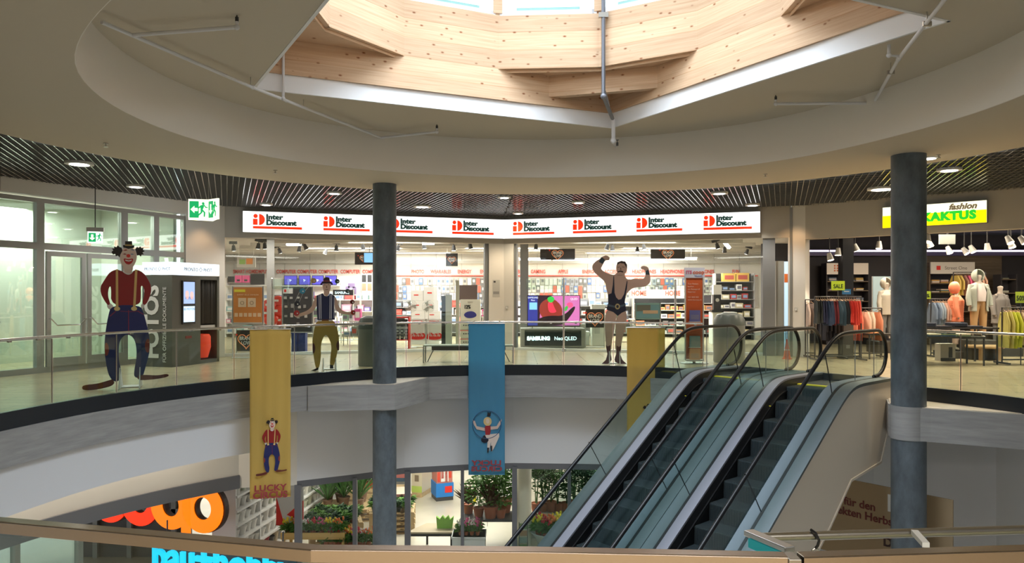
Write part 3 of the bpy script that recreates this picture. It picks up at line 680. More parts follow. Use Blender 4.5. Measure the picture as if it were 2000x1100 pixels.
# ================= PIPES AND SPRINKLERS =================
def pipe(name, label, runs, matn='pipe', r=.022, cat='pipe', heads=()):
    o0 = Vector(runs[0][0]); t = thing(name, label, cat, tuple(o0))
    for i, pts in enumerate(runs):
        MB().tube([Vector(p) - o0 for p in pts], r, 10).obj('pipe_run' , M[matn], t, smooth=True)
        for p in pts[1:-1]: MB().ball(Vector(p) - o0, r * 1.45).obj('elbow', M[matn], t, smooth=True)
    for p in heads:
        q = Vector(p) - o0
        MB().lathe([(.02, -.03), (.02, .03), (.008, .035), (.008, .07), (.03, .072), (.03, .078)], q, 10).obj('sprinkler_head', M['dark'], t)
    return t
zp = ZU - .13
t = pipe('sprinkler_pipe', 'white sprinkler pipe under the upper ceiling on the side above the clown figure', [[(-4.42, 8.0, zp), (-3.67, 10.5, zp), (-2.35, 14.1, zp)], [(-4.3, 8.4, zp), (-3.02, 8.15, zp), (-3.02, 8.15, zp + .06)], [(-3.42, 11.25, zp), (-3.42, 11.1, zp), (-3.42, 11.1, zp + .72)], [(-2.45, 13.85, zp), (-1.35, 13.35, zp), (-1.35, 13.35, zp + .06)]], heads=[(-3.02, 8.15, zp + .08), (-3.42, 11.1, zp + .74), (-1.35, 13.35, zp + .08)])
for x, y in ((-3.68, 10.45), (-3.27, 11.65)):
    MB().tube([(x - t.location.x, y - t.location.y, 0), (x - t.location.x, y - t.location.y, .16)], .006, 6).obj('hanger', M['steel'], t)
t = pipe('sprinkler_pipe', 'white sprinkler pipe under the upper ceiling on the side above the thick column', [[(4.2, 7.0, zp), (4.81, 9.24, zp), (5.72, 11.9, zp)], [(4.8, 9.15, zp), (4.62, 9.1, zp), (4.62, 9.1, zp + .75)], [(5.55, 11.35, zp), (4.05, 11.4, zp), (4.05, 11.4, zp + .06)]], heads=[(4.05, 11.4, zp + .08)])
for x, y in ((4.5, 8.05), (5.0, 9.8)):
    MB().tube([(x - t.location.x, y - t.location.y, 0), (x - t.location.x, y - t.location.y, .16)], .006, 6).obj('hanger', M['steel'], t)
    MB().box((x - t.location.x, y - t.location.y, 0), (.09, .03, .05)).obj('clamp', M['steel'], t)
pipe('drop_pipe', 'grey vertical pipe in front of the timber ring, elbowing toward the corner', [[(1.52, 12.35, 7.8), (1.52, 12.35, 4.92), (1.80, 13.3, 4.78)]], 'gpipe', .034)
t = bpy.data.objects['drop_pipe']; MB().box((0, 0, 6.27 - 7.8), (.16, .07, .08)).obj('clamp', M['steel'], t); MB().tube([(.04, .1, 5.05 - 7.8), (.17, .54, 4.9 - 7.8)], .012, 6).obj('brace_rod', M['steel'], t)
pipe('drop_pipe', 'short white pipe below the grey one, bending into the cove wall', [[(1.83, 13.4, 4.78), (1.83, 13.4, 4.40), (2.0, 14.3, 4.5)]], 'pipe', .036, heads=[(1.93, 13.6, 4.38)])
k = 0
for px, py, wh in ((207, 290, 'above the entrance doors'), (538, 341, 'above the juggler figure'), (1495, 348, 'above the escalators'), (1833, 312, 'beside the thick column top')):
    Y = 2.25 * F / (HY - py); t = thing('ceiling_sprinkler', 'tiny ceiling sprinkler on the plaster ring %s' % wh, 'sprinkler', (X(px, Y), Y, HC), group='sprinklers on the plaster ring')
    MB().lathe([(.035, 0), (.035, -.012), (.012, -.015), (.012, -.05), (.035, -.055), (.035, -.06)], n=12).obj('sprinkler_body', M['steel'], t)
# downlights
dl = [(155, 322, .2, 'above the entrance'), (265, 366, .15, 'above the doors further in'), (520, 401, .13, 'above the first shop logo'), (653, 379, .14, 'above the second shop logo'), (825, 405, .2, 'just past the slim column'), (985, 387, .13, 'before the facade corner'), (1012, 418, .12, 'at the facade corner'), (1130, 397, .13, 'above the strongman'), (1405, 379, .16, 'above the last shop logos'), (1470, 402, .15, 'close to the end of the long sign'), (1722, 371, .26, 'beside the thick column, the brightest'), (1854, 334, .18, 'above the boutique sign'), (1815, 311, .13, 'hugging the thick column'), (1537, 409, .08, 'over the pier between the shops')]
for i, (px, py, r, wh) in enumerate(dl):
    Y = (HC - .02 - EYE) * F / (HY - py); Y = min(Y, 21.6); z = HC - (.005 if py != 311 else 0)
    t = thing('ceiling_downlight', 'round recessed ceiling downlight %s' % wh, 'ceiling light', (X(px, Y), Y, z), group='gallery downlights')
    MB().lathe([(r * .8, -.014), (r + .03, -.012), (r + .03, .03), (r * .8, .03)], n=24).obj('trim_ring', M['paper'], t)
    MB().lathe([(r * .78, -.018), (r * .78, .0)], n=24).obj('lens', M['lamp'], t)
    spot('downlight_lamp', (X(px, Y), Y, z - .06), 110 if i < 10 else 210, (1, .84, .60) if px > 1500 or px in (1012,) else NEUT, 120)
for px, Y in ((1010, 21.7), (1540, 19.35), (412, 18.9)): spot('wall_washer', (X(px, Y), Y - .15, 3.8), 22, (1, .6, .3), 90)
# ================= SIGNS =================
def on3(i, u, d, z):
    a, dd = seg(i); n = Vector((dd.y, -dd.x, 0)); return a + dd * u + n * d + Vector((0, 0, z))
def segrz(i): a, dd = seg(i); return math.atan2(dd.y, dd.x)
def boxsign(name, label, i, ua_, ub_, z0, z1, dep=.16, m=None):
    t = thing(name, label, 'sign', tuple(on3(i, (ua_ + ub_) / 2, 0.0, (z0 + z1) / 2)), segrz(i)); W_, H_ = ub_ - ua_, z1 - z0
    MB().box((0, -dep / 2, 0), (W_, dep - .01, H_)).obj('sign_case', M['frame'], t); MB().box((0, -dep, 0), (W_ - .02, .012, H_ - .03)).obj('lit_face', m or M['lwhite'], t)
    return t
def disc(r, n=24, a0=0, a1=360): return [(r * math.cos(D(a0 + (a1 - a0) * k / n)), r * math.sin(D(a0 + (a1 - a0) * k / n))) for k in range(n + (0 if a1 - a0 == 360 else 1))]
def idlogo(t, x, z, W_, y=-.17, red=None, grn=None):
    k = W_ / 94.; g = MB()
    g.prism([(x + (5 + a / 1) * k, z + (16 + b) * k) for a, b in disc(4.2)], y, y - .006, 'y')
    g.prism([(x + a * k, z + b * k) for a, b in ((0, -1.5), (8.8, -1.5), (8.8, 10.5), (0, 10.5))], y, y - .006, 'y')
    g.prism([(x + (11.5 + a) * k, z + (9.2 + b) * k) for a, b in disc(11.2, 20, -90, 90)], y, y - .006, 'y')
    g.prism([(x + a * k, z + b * k) for a, b in ((0, -9), (94, -9), (94, -4), (0, -4))], y, y - .006, 'y')
    g.obj('red_logo', red or M['lred'], t)
    text('lettering', 'Inter', 13.5 * k, grn or M['lgreen'], t, (x + 25 * k, y - .004, z + 10.5 * k), align='LEFT', sx=1.12, bold=.0105 * W_, space=1.06)
    text('lettering', 'Discount', 13.5 * k, grn or M['lgreen'], t, (x + 25 * k, y - .004, z - .8 * k), align='LEFT', sx=1.14, bold=.0105 * W_, space=1.02)
SA, SB = 3.27, 3.85
for i, a, b, L, lb in ((3, 474, 984, (494, 631.5, 759, 883), 'long white lit shop sign with repeated logo, the half over the juggler figure'), (4, 984, 1485, (1002, 1119, 1243, 1374), 'long white lit shop sign with repeated logo, the half over the strongman figure')):
    ua_, ub_ = (on(i, a), flen(i) - .03) if i == 3 else (.03, on(i, b)); t = boxsign('shop_sign', lb, i, ua_, ub_, SA, SB)
    for px in L:
        # account for the sign face standing 17 cm before the wall
        u = on(i, px) - (ua_ + ub_) / 2; q = on3(i, u + (ua_ + ub_) / 2, .17, 3.5); u += (px - (1000 + F * q.x / q.y)) * q.y / F
        idlogo(t, u, -.06, 1.25)
t = boxsign('shop_sign', 'yellow and white lit fashion shop sign with green KAKTUS letters', 5, on(5, 1726), on(5, 1930), on(5, 1830, 441)[1], on(5, 1830, 398)[1], .12, emis('sign_cream', (1, .98, .72), 1.05))
W_ = on(5, 1930) - on(5, 1726); H_ = on(5, 1830, 398)[1] - on(5, 1830, 441)[1]
bpy.data.objects.remove(t.children[1]) if False else None
MB().box((0, -.128, -H_ * .21), (W_ - .02, .008, H_ * .56)).obj('yellow_field', emis('sign_yellow', (1, .80, .0), 1.1), t)
text('lettering', 'KAKTUS', H_ * .50, emis('sign_green', (.02, .55, .03), .9), t, (W_ * .15, -.134, -H_ * .28), bold=.018, sx=1.05, space=1.12)
text('lettering', 'fashion', H_ * .36, emis('sign_brown', (.22, .17, .10), .5), t, (W_ * .28, -.134, H_ * .16), shear=.3, sx=1.05, bold=.008)
# exit signs
GR = emis('exit_green', (.01, .42, .13), .75); CRM = emis('exit_cream', (.95, .95, .72), 1.15)
def runner(t, x, z, s, y, rz=0, parent=None):
    mb = MB(); f = lambda pts: mb.prism([(x + a * s, z + b * s) for a, b in pts], y, y - .004, 'y')
    f([(a + .05, b + .36) for a, b in disc(.07, 12)]); f([(-.1, .25), (.05, .3), (.1, .2), (.02, .0), (-.08, .02)]); f([(-.08, .04), (.04, .02), (.0, -.15), (-.18, -.32), (-.24, -.27), (-.08, -.12)])
    f([(0, .05), (.06, .0), (.16, -.12), (.14, -.36), (.07, -.36), (.08, -.14), (-.04, -.02)]); f([(.06, .28), (.16, .12), (.28, .12), (.28, .17), (.19, .18), (.1, .32)]); f([(-.08, .25), (-.2, .14), (-.28, .2), (-.31, .16), (-.2, .06), (-.04, .17)])
    return mb.obj('running_figure', GR, t)
c_ = P(407, 410, 14.4); t = thing('exit_sign', 'cube shaped green and cream emergency exit sign hanging from the grille ceiling', 'exit sign', tuple(c_))
sz = .40
for rz_, sgn, Wx in ((D(14), -1, .36), (D(-38), 1, .34)):
    f = thing('sign_panel', None, None, (0, 0, 0), rz_); f.parent = t
    MB().b2(min(0, sgn * Wx), max(0, sgn * Wx), -.006, .03, -.2, .2).obj('lit_face', CRM, f)
    x0, x1 = sorted((sgn * .025, sgn * (Wx - .02)))
    MB().b2(x0, (x0 + x1) / 2 + .01, -.012, -.006, -.16, .16).obj('green_field', GR, f)
    if sgn < 0: MB().prism([(x0 + .02, 0), (x0 + .09, .07), (x0 + .09, .03), (x0 + .15, .03), (x0 + .15, -.03), (x0 + .09, -.03), (x0 + .09, -.07)], -.013, -.017, 'y').obj('arrow', CRM, f)
    else: MB().prism([(x0 + .08, -.09), (x0 + .14, -.02), (x0 + .10, -.02), (x0 + .10, .1), (x0 + .06, .1), (x0 + .06, -.02), (x0 + .02, -.02)], -.013, -.017, 'y').obj('arrow', CRM, f)
    runner(f, x1 - .085, -.01, .36, -.013)
MB().prism([(-.35, -.09), (0, 0), (.268, -.21), (.0, .02 + .2)], -.2, .2).obj('sign_body', CRM, t)
for x in (-.3, 0, .25): MB().tube([(x, 0, .2), (x, 0, HC - c_.z)], .004, 6).obj('hanging_wire', M['steel'], t)
c_ = P(186, 464, 15.0); t = thing('exit_sign', 'small green and white exit sign hanging on a rod before the glazed entrance wall', 'exit sign', tuple(c_), D(20))
MB().box((0, 0, 0), (.27, .03, .23)).obj('lit_face', cm((.75, .85, .8), .4, 1), t); MB().box((-.05, -.018, 0), (.13, .006, .18)).obj('green_field', GR, t)
MB().prism([(-.05, -.06), (.0, -.01), (-.03, -.01), (-.03, .06), (-.07, .06), (-.07, -.01), (-.1, -.01)], -.022, -.026, 'y').obj('arrow', CRM, t); runner(t, .075, 0, .2, -.018)
MB().box((0, 0, .16), (.31, .06, .08)).obj('sign_housing', M['lgrey'], t); MB().tube([(0, 0, .2), (0, 0, HC - c_.z)], .01, 6).obj('hanging_rod', M['dark'], t)
# ================= BANNERS AND CUT-OUT FIGURES =================
def chaik(p, n=2):
    for _ in range(n):
        q = []
        for (a, b), (c, d) in zip(p, p[1:] + p[:1]): q += [(a * .75 + c * .25, b * .75 + d * .25), (a * .25 + c * .75, b * .25 + d * .75)]
        p = q
    return p
def ell(cx, cy, rx, ry, n=16): return [(cx + rx * math.cos(2 * math.pi * k / n), cy + ry * math.sin(2 * math.pi * k / n)) for k in range(n)]
def fig(t, layers, ox, oy, k, th=.012, y0=0, m0=None, flip=1):
    """layers: (part name, material, [polygons in sketch units], round?, level)"""
    out = []; lay = []
    one = dict(hands='hand', shoes='shoe', arms='arm', legs='leg', boots='boot', wristbands='wristband', knee_patches='knee_patch', braces='brace', brace_buttons='brace_button', eye_marks='eye_mark', hair='hair_tuft', white_buckles='white_buckle', vest_stripes='vest_stripe', screen_portraits='screen_portrait')
    for nm, m, polys, rnd, lv in layers:
        if nm in one and len(polys) > 1: lay += [(one[nm], m, [p_], rnd, lv) for p_ in polys]
        else: lay.append((nm, m, polys, rnd, lv))
    for nm, m, polys, rnd, lv in lay:
        mb = MB()
        for p in polys:
            q = chaik(p, 2) if rnd else p
            q = [(flip * (a - ox) / k, (oy - b) / k) for a, b in q]
            mb.prism(q, y0, y0 - th - .0015 * lv, 'y')
        out.append(mb.obj(nm, m, t))
    return out
SK = mat('figure_skin', (.70, .48, .38), .5)
def clown(px_off=0, sk=None):
    c = lambda *a: cm(a, .45)
    return [
        ('neck', c(.75, .58, .48), [[(300, 215), (362, 215), (364, 262), (335, 290), (303, 265)]], 1, 1),
        ('hands', c(.8, .72, .66), [[(198, 490), (226, 490), (245, 520), (235, 540), (205, 530)], [(415, 495), (440, 495), (432, 530), (412, 530)]], 1, 0),
        ('red_sweater', c(.30, .012, .012), [[(270, 250), (330, 292), (380, 250), (425, 270), (455, 310), (488, 390), (450, 505), (420, 500), (437, 430), (435, 380), (412, 362), (415, 430), (408, 512), (225, 512), (228, 370), (212, 378), (205, 440), (224, 500), (200, 505), (150, 395), (190, 320), (220, 270)]], 1, 2),
        ('blue_trousers', c(.012, .018, .12), [[(228, 505), (410, 505), (432, 560), (472, 740), (468, 850), (442, 950), (425, 1020), (370, 1020), (372, 960), (387, 880), (385, 790), (365, 730), (325, 708), (290, 735), (272, 790), (275, 900), (290, 960), (275, 1052), (215, 1020), (188, 870), (185, 740), (208, 580)]], 1, 3),
        ('shoes', c(.13, .02, .015), [[(215, 1030), (140, 1052), (60, 1055), (46, 1075), (60, 1094), (150, 1092), (250, 1066), (240, 1020)], [(440, 1000), (520, 1010), (580, 998), (597, 1010), (580, 1024), (500, 1036), (395, 1040), (390, 1005)]], 1, 4),
        ('face', c(.80, .62, .52), [[(298, 105), (335, 92), (377, 108), (390, 160), (382, 200), (362, 240), (332, 258), (303, 238), (281, 195), (283, 150)]], 1, 3),
        ('hair', c(.02, .01, .01), [[(229, 132), (240, 122), (232, 108), (247, 108), (244, 92), (260, 98), (268, 84), (278, 96), (292, 100), (298, 122), (284, 150), (280, 170), (268, 156), (256, 162), (252, 146), (238, 150)], [(378, 108), (390, 92), (399, 100), (410, 88), (416, 100), (432, 98), (426, 112), (438, 122), (424, 132), (434, 146), (418, 146), (414, 162), (402, 150), (390, 154), (384, 130)]], 0, 4),
        ('hat', c(.015, .012, .01), [[(300, 82), (372, 82), (370, 100), (335, 108), (302, 98)], [(314, 55), (357, 53), (360, 92), (314, 92)]], 0, 5),
        ('hat_band', c(.65, .45, .15), [[(314, 78), (358, 78), (359, 86), (314, 86)]], 0, 6),
        ('nose', M['red'], [ell(335, 157, 13, 12)], 0, 6),
        ('eye_marks', c(.35, .05, .04), [[(300, 122), (320, 112), (330, 118), (318, 122)], [(298, 146), (312, 140), (326, 147), (312, 150)]], 0, 5),
        ('eye_marks', c(.25, .32, .42), [[(345, 115), (362, 108), (374, 122), (360, 118)], [(345, 147), (358, 140), (372, 146), (358, 150)]], 0, 5),
        ('mouth', c(.55, .02, .02), [[(302, 172), (335, 184), (368, 172), (360, 206), (336, 222), (312, 208)]], 1, 6),
        ('teeth', c(.8, .8, .75), [[(314, 184), (335, 190), (357, 184), (354, 193), (336, 197), (317, 193)]], 0, 7),
        ('collar', c(.75, .7, .65), [[(300, 262), (318, 276), (335, 282), (352, 276), (366, 260), (366, 272), (336, 296), (300, 274)]], 1, 4),
        ('braces', c(.75, .5, .18), [[(256, 254), (270, 252), (272, 525), (256, 525)], [(377, 252), (392, 256), (380, 525), (364, 525)]], 0, 5),
        ('brace_buttons', c(.8, .6, .25), [ell(264, 530, 19, 15), ell(371, 530, 19, 15)], 0, 6),
        ('knee_patches', c(.28, .04, .03), [[(188, 765), (205, 770), (216, 815), (205, 860), (188, 855)], [(468, 740), (448, 750), (438, 795), (446, 840), (469, 845)]], 1, 5),
        ('trouser_seams', c(.25, .02, .06), [[(333, 540), (338, 540), (339, 710), (333, 710)], [(215, 582), (255, 545), (258, 548), (222, 584)], [(395, 545), (432, 570), (430, 574), (393, 550)], [(285, 545), (345, 550), (400, 545), (400, 549), (345, 554), (285, 549)]], 0, 5)]
def feet(t, pos, ht=.36, dp=.42):
    for x in pos: MB().prism([(0.01, 0), (dp, 0), (dp, .04), (.06, ht), (.01, ht)], x - .006, x + .006, 'x').obj('support_foot', M['paper'], t)
    MB().b2(pos[0], pos[1], .12, dp, .0, .012).obj('base_board', M['paper'], t)
    # the feet stand in front as in the photograph: a wedge towards the viewer
    for x in pos: MB().prism([(-.013, 0), (-.16, 0), (-.16, .02), (-.02, ht), (-.013, ht)], x - .007, x + .007, 'x').obj('support_foot', M['paper'], t)
Yc = 12.8; t = thing('clown_cutout', 'clown figure board in red sweater and blue trousers behind the balustrade', 'cut-out figure', (X(247, Yc), Yc, .005), D(22))
fig(t, clown(), 322, 1092, 3.667 * F / Yc * .985); feet(t, (-.10, .21))
Yj = 15.9; t = thing('juggler_cutout', 'juggler figure board in striped navy vest and mustard trousers with balls', 'cut-out figure', (X(636, Yj), Yj, .005), D(18))
c = lambda *a: cm(a, .45)
sx_, kj = 350, 5.236 * F / Yj
fig(t, [('arms', SK, [[(265, 275), (243, 300), (205, 420), (80, 470), (45, 466), (35, 488), (68, 506), (100, 494), (215, 462), (268, 385)], [(436, 282), (466, 330), (482, 400), (522, 440), (600, 458), (640, 442), (652, 468), (630, 492), (600, 480), (500, 472), (450, 430), (438, 385)]], 1, 0),
    ('navy_vest', c(.008, .012, .075), [[(262, 282), (320, 258), (340, 285), (375, 285), (396, 258), (442, 290), (437, 400), (442, 530), (268, 530), (260, 400)]], 0, 1),
    ('vest_stripes', c(.6, .6, .72), [[(280, 275), (288, 272), (292, 520), (284, 520)], [(296, 270), (306, 268), (308, 520), (300, 520)], [(390, 268), (398, 266), (394, 520), (386, 520)], [(406, 270), (414, 272), (410, 520), (400, 520)], [(432, 300), (438, 300), (436, 510), (430, 510)]], 0, 2),
    ('mustard_trousers', c(.50, .30, .06), [[(262, 530), (437, 526), (472, 640), (487, 760), (470, 850), (446, 960), (425, 1008), (390, 1004), (398, 900), (410, 800), (385, 720), (350, 676), (320, 720), (300, 800), (305, 900), (285, 1030), (250, 1030), (225, 850), (218, 740), (238, 620)]], 1, 2),
    ('belt', c(.1, .02, .02), [[(312, 524), (380, 523), (380, 538), (312, 539)]], 0, 3), ('white_buckles', c(.7, .7, .7), [[(278, 530), (312, 530), (310, 545), (280, 545)], [(380, 530), (414, 528), (412, 543), (384, 545)]], 0, 3),
    ('knee_patches', c(.10, .012, .012), [[(220, 762), (238, 770), (249, 815), (240, 865), (223, 878)], [(484, 740), (466, 750), (454, 792), (464, 840), (486, 852)]], 1, 3),
    ('shoes', c(.02, .012, .015), [[(203, 1046), (240, 1030), (276, 1012), (279, 1036), (250, 1048)], [(392, 988), (410, 994), (426, 996), (427, 1030), (392, 1030)]], 0, 3),
    ('face', SK, [[(316, 155), (400, 150), (402, 200), (388, 238), (388, 268), (358, 296), (328, 268), (334, 238), (320, 205)]], 1, 2),
    ('facial_features', c(.2, .1, .07), [ell(340, 172, 7, 3), ell(378, 170, 7, 3), [(345, 218), (375, 216), (372, 223), (348, 224)], [(357, 178), (361, 178), (365, 202), (355, 203)]], 0, 3),
    ('bowler_hat', c(.03, .008, .012), [[(296, 165), (315, 138), (400, 136), (420, 155), (417, 176), (396, 158), (322, 160), (304, 180)], [(326, 142), (334, 100), (360, 92), (385, 98), (395, 140)]], 0, 4),
    ('hat_band', c(.25, .03, .03), [[(328, 128), (394, 126), (395, 138), (327, 140)]], 0, 5)], sx_, 1046, kj)
for x, z, r, cc in ((230, 130, 27, (.55, .36, .12)), (120, 235, 29, (.03, .32, .55)), (68, 365, 28, (.008, .012, .03)), (65, 458, 28, (.5, .03, .03)), (465, 135, 24, (.012, .06, .03)), (570, 235, 22, (.05, .09, .09)), (617, 347, 23, (.13, .012, .015)), (625, 455, 24, (.4, .03, .02))):
    o = fig(t, [('juggling_ball', cm(cc, .25), [ell(x, z, r, r)], 0, 3)], sx_, 1046, kj)[0]; fig(t, [('ball_glint', c(.8, .85, .85), [ell(x + 7, z + 3, 7, 7, 8)], 0, 4)], sx_, 1046, kj)
def lc(x, z): return ((x - sx_) / kj, .0, (1046 - z) / kj)
MB().tube([lc(40, 460), lc(40, 365), lc(95, 240), lc(210, 130)], .004, 6).obj('white_thread', M['paper'], t); MB().tube([lc(85, 360), lc(125, 262), lc(215, 150), lc(330, 130)], .004, 6).obj('white_thread', M['paper'], t)
MB().tube([lc(465, 135), lc(570, 235), lc(617, 347), lc(625, 455)], .004, 6).obj('white_thread', M['paper'], t)
feet(t, (-.05, .21), .26, .3)
Ys = 17.35; t = thing('strongman_cutout', 'strongman figure board with moustache and dark singlet flexing both arms', 'cut-out figure', (X(1200, Ys), Ys, .005), D(-2))
SK2 = mat('strongman_skin', (.66, .45, .38), .5); ks = 4.587 * F / Ys
fig(t, [('legs', SK2, [[(203, 545), (265, 565), (300, 600), (286, 640), (276, 720), (261, 780), (250, 860), (242, 925), (203, 925), (197, 850), (190, 740), (188, 640)], [(298, 600), (340, 570), (380, 550), (384, 640), (374, 720), (352, 780), (337, 860), (327, 925), (288, 925), (280, 860), (290, 780), (280, 700)]], 1, 0),
    ('torso', SK2, [[(300, 210), (365, 210), (372, 262), (400, 285), (450, 272), (500, 278), (540, 275), (555, 225), (540, 192), (512, 188), (508, 166), (540, 156), (578, 170), (584, 210), (598, 270), (592, 312), (550, 347), (450, 352), (410, 378), (380, 412), (372, 470), (225, 470), (213, 400), (200, 360), (192, 300), (140, 258), (93, 215), (72, 170), (93, 128), (140, 95), (180, 68), (208, 62), (240, 92), (225, 110), (195, 106), (170, 150), (150, 185), (190, 215), (240, 235), (280, 240)]], 1, 1),
    ('singlet', c(.014, .016, .045), [[(266, 250), (272, 246), (276, 400), (290, 440), (312, 462), (336, 455), (362, 410), (385, 292), (391, 296), (386, 360), (374, 420), (367, 480), (380, 560), (340, 578), (305, 606), (265, 572), (203, 550), (220, 490), (216, 415), (248, 404), (260, 330)]], 0, 2),
    ('belt', c(.08, .12, .17), [[(212, 500), (290, 518), (374, 498), (377, 514), (300, 538), (212, 518)]], 0, 3), ('buckle', c(.6, .48, .25), [ell(302, 522, 22, 26)], 0, 4), ('buckle_star', c(.03, .03, .05), [ell(302, 522, 12, 15, 8)], 0, 5),
    ('boots', c(.10, .02, .025), [[(198, 865), (215, 880), (240, 868), (241, 950), (250, 1000), (235, 1020), (215, 1038), (160, 1037), (198, 1000), (212, 950)], [(337, 868), (315, 885), (295, 872), (290, 950), (274, 1000), (285, 1020), (325, 1038), (384, 1037), (347, 1000), (326, 950)]], 0, 3),
    ('wristbands', c(.04, .07, .10), [[(136, 122), (162, 78), (190, 105), (170, 142)], [(550, 208), (577, 190), (588, 238), (552, 236)]], 0, 3),
    ('face', SK2, [[(296, 140), (340, 115), (382, 140), (387, 190), (377, 225), (337, 243), (298, 220), (288, 180)]], 1, 3),
    ('hair', c(.035, .015, .015), [[(298, 150), (300, 126), (335, 113), (372, 120), (387, 150), (387, 190), (377, 165), (360, 138), (325, 134)]], 0, 4),
    ('moustache', c(.03, .015, .015), [[(298, 208), (312, 206), (326, 198), (345, 204), (358, 212), (348, 219), (326, 210), (308, 218)]], 1, 5),
    ('facial_features', c(.2, .11, .09), [[(303, 170), (322, 166), (322, 171), (303, 174)], [(342, 166), (365, 168), (364, 173), (342, 171)], [(328, 172), (333, 172), (337, 194), (326, 195)], [(205, 215), (240, 228), (240, 231), (205, 219)], [(300, 240), (345, 240), (345, 243), (300, 243)]], 0, 5)], 275, 1038, ks)
feet(t, (-.12, .12), .3, .3)
def fabric(name, c, tr=.5, through=.12):
    m = bpy.data.materials.new(name); m.use_nodes = True; nt = m.node_tree; nt.nodes.remove(nt.nodes['Principled BSDF']); N = nt.nodes.new; L = nt.links.new
    d = N('ShaderNodeBsdfDiffuse'); d.inputs[0].default_value = (*c, 1); l = N('ShaderNodeBsdfTranslucent'); l.inputs[0].default_value = (*c, 1)
    mx = N('ShaderNodeMixShader'); mx.inputs[0].default_value = tr; L(d.outputs[0], mx.inputs[1]); L(l.outputs[0], mx.inputs[2])
    tp = N('ShaderNodeBsdfTransparent'); tp.inputs[0].default_value = (*[min(1, x * 1.6) for x in c], 1); m2 = N('ShaderNodeMixShader'); m2.inputs[0].default_value = through
    L(mx.outputs[0], m2.inputs[1]); L(tp.outputs[0], m2.inputs[2]); L(m2.outputs[0], nt.nodes['Material Output'].inputs[0]); return m
YB, BB = fabric('yellow_fabric', (.78, .58, .20), .45, .1), fabric('blue_fabric', (.17, .46, .68), .45, .14)
def banner(label, px0, px1, y0, y1, Y, m, rz):
    W_ = (px1 - px0) * Y / F; H_ = (y1 - y0) * Y / F; cpt = P((px0 + px1) / 2, y0, Y)
    t = thing('hanging_banner', label, 'banner', tuple(cpt), rz, 'circus banners hung from the gallery handrail')
    mb = MB(); nx, nz = 16, 24; b = 0
    for side in (0, .002):
        for j in range(nz + 1):
            for i in range(nx + 1):
                u = i / nx; v = j / nz; a = .012 * math.sin(u * 9) * (1 - v * .6) + .006 * math.sin(u * 23 + v * 3)
                mb.v.append(Vector(((u - .5) * W_, a + side, -v * H_)))
    for s_ in (0,):
        for j in range(nz):
            for i in range(nx): k = j * (nx + 1) + i; mb.f.append((k, k + 1, k + nx + 2, k + nx + 1))
    mb.v = mb.v[:(nx + 1) * (nz + 1)]
    o = mb.obj('cloth', m, t, smooth=True); sd_ = o.modifiers.new('thick', 'SOLIDIFY'); sd_.thickness = .0015
    MB().tube([(-W_ / 2 - .01, 0, 0), (W_ / 2 + .01, 0, 0)], .012, 8).obj('top_rod', M['rail'], t); MB().tube([(-W_ / 2, 0, -H_), (W_ / 2, 0, -H_)], .010, 8).obj('bottom_rod', m, t)
    for x in (-W_ * .35, W_ * .35): MB().box((x, 0.02, .03), (.03, .05, .07)).obj('hanging_clip', M['rail'], t)
    return t, W_, H_
INK = cm((.32, .04, .05), .6)
t, W_, H_ = banner('yellow banner with a small clown and LUCKY CIRCUS lettering', 490, 566, 643, 972, 13.75, YB, D(14))
kz = 13.75 / F
sub = thing('clown_picture', None, None, (.0, -.02, 0)); sub.parent = t
for o in fig(sub, clown(), 290, 1092, 1100 / (118 * kz) , .002): o.location = (-.01, 0, -(928 - 643) * kz)
text('lettering', 'LUCKY', .155, INK, t, (0, -.025, -(958 - 643) * kz), sx=1.08, bold=.006, depth=.001, space=1.1); text('lettering', 'CIRCUS', .165, INK, t, (0, -.025, -(970 - 643) * kz - .02), sx=1.08, bold=.006, depth=.001)
t, W_, H_ = banner('blue banner with mirrored lettering and a woman in a hoop, seen from behind', 915, 986, 632, 927, 16.75, BB, D(1))
kz = 16.75 / F; ks_ = 3.235 / kz
sub = thing('acrobat_picture', None, None, (0, -.025, 0)); sub.parent = t
hoop = [(163 + 90 * math.cos(2 * math.pi * q / 32), 735 + 88 * math.sin(2 * math.pi * q / 32)) for q in range(33)]
MB().tube([((x - 162) / ks_, -.002, (97 - y) / ks_) for x, y in hoop], .008, 6).obj('hoop', cm((.03, .08, .2)), sub)
fig(sub, [('arms', c(.65, .5, .45), [[(72, 705), (88, 712), (100, 745), (150, 755), (150, 775), (100, 765), (82, 735)], [(258, 700), (242, 715), (225, 745), (185, 748), (185, 768), (232, 762), (252, 730)]], 0, 0),
    ('legs', c(.72, .62, .58), [[(150, 800), (240, 790), (242, 810), (215, 870), (196, 905), (186, 900), (190, 840), (178, 900), (165, 900), (168, 830), (150, 820)]], 0, 1),
    ('red_corset', c(.35, .02, .03), [[(150, 748), (160, 742), (186, 742), (188, 775), (182, 800), (155, 800)]], 0, 2), ('skirt', c(.01, .012, .03), [[(130, 820), (150, 795), (160, 820), (178, 828), (165, 850), (140, 850), (126, 838)]], 1, 2),
    ('hair', c(.70, .52, .25), [ell(168, 715, 26, 28)], 0, 1), ('face', c(.75, .6, .5), [ell(169, 713, 11, 16)], 0, 2), ('feather', c(.01, .012, .02), [[(165, 682), (168, 655), (178, 662), (190, 655), (186, 682)]], 0, 3),
    ('boots', c(.01, .01, .02), [[(165, 880), (178, 880), (174, 912), (166, 912)], [(186, 868), (197, 868), (198, 900), (188, 905)]], 0, 3)], 162, 97, ks_, .002)
for s_, z_, w_ in (('LUCKY', 990, 1.35), ('CIRCUS', 1028, 1.3)):
    o = text('lettering', s_, .15, INK, t, (0, -.03, (97 - z_) / ks_), sx=-w_, bold=.006, depth=.001, space=1.05)
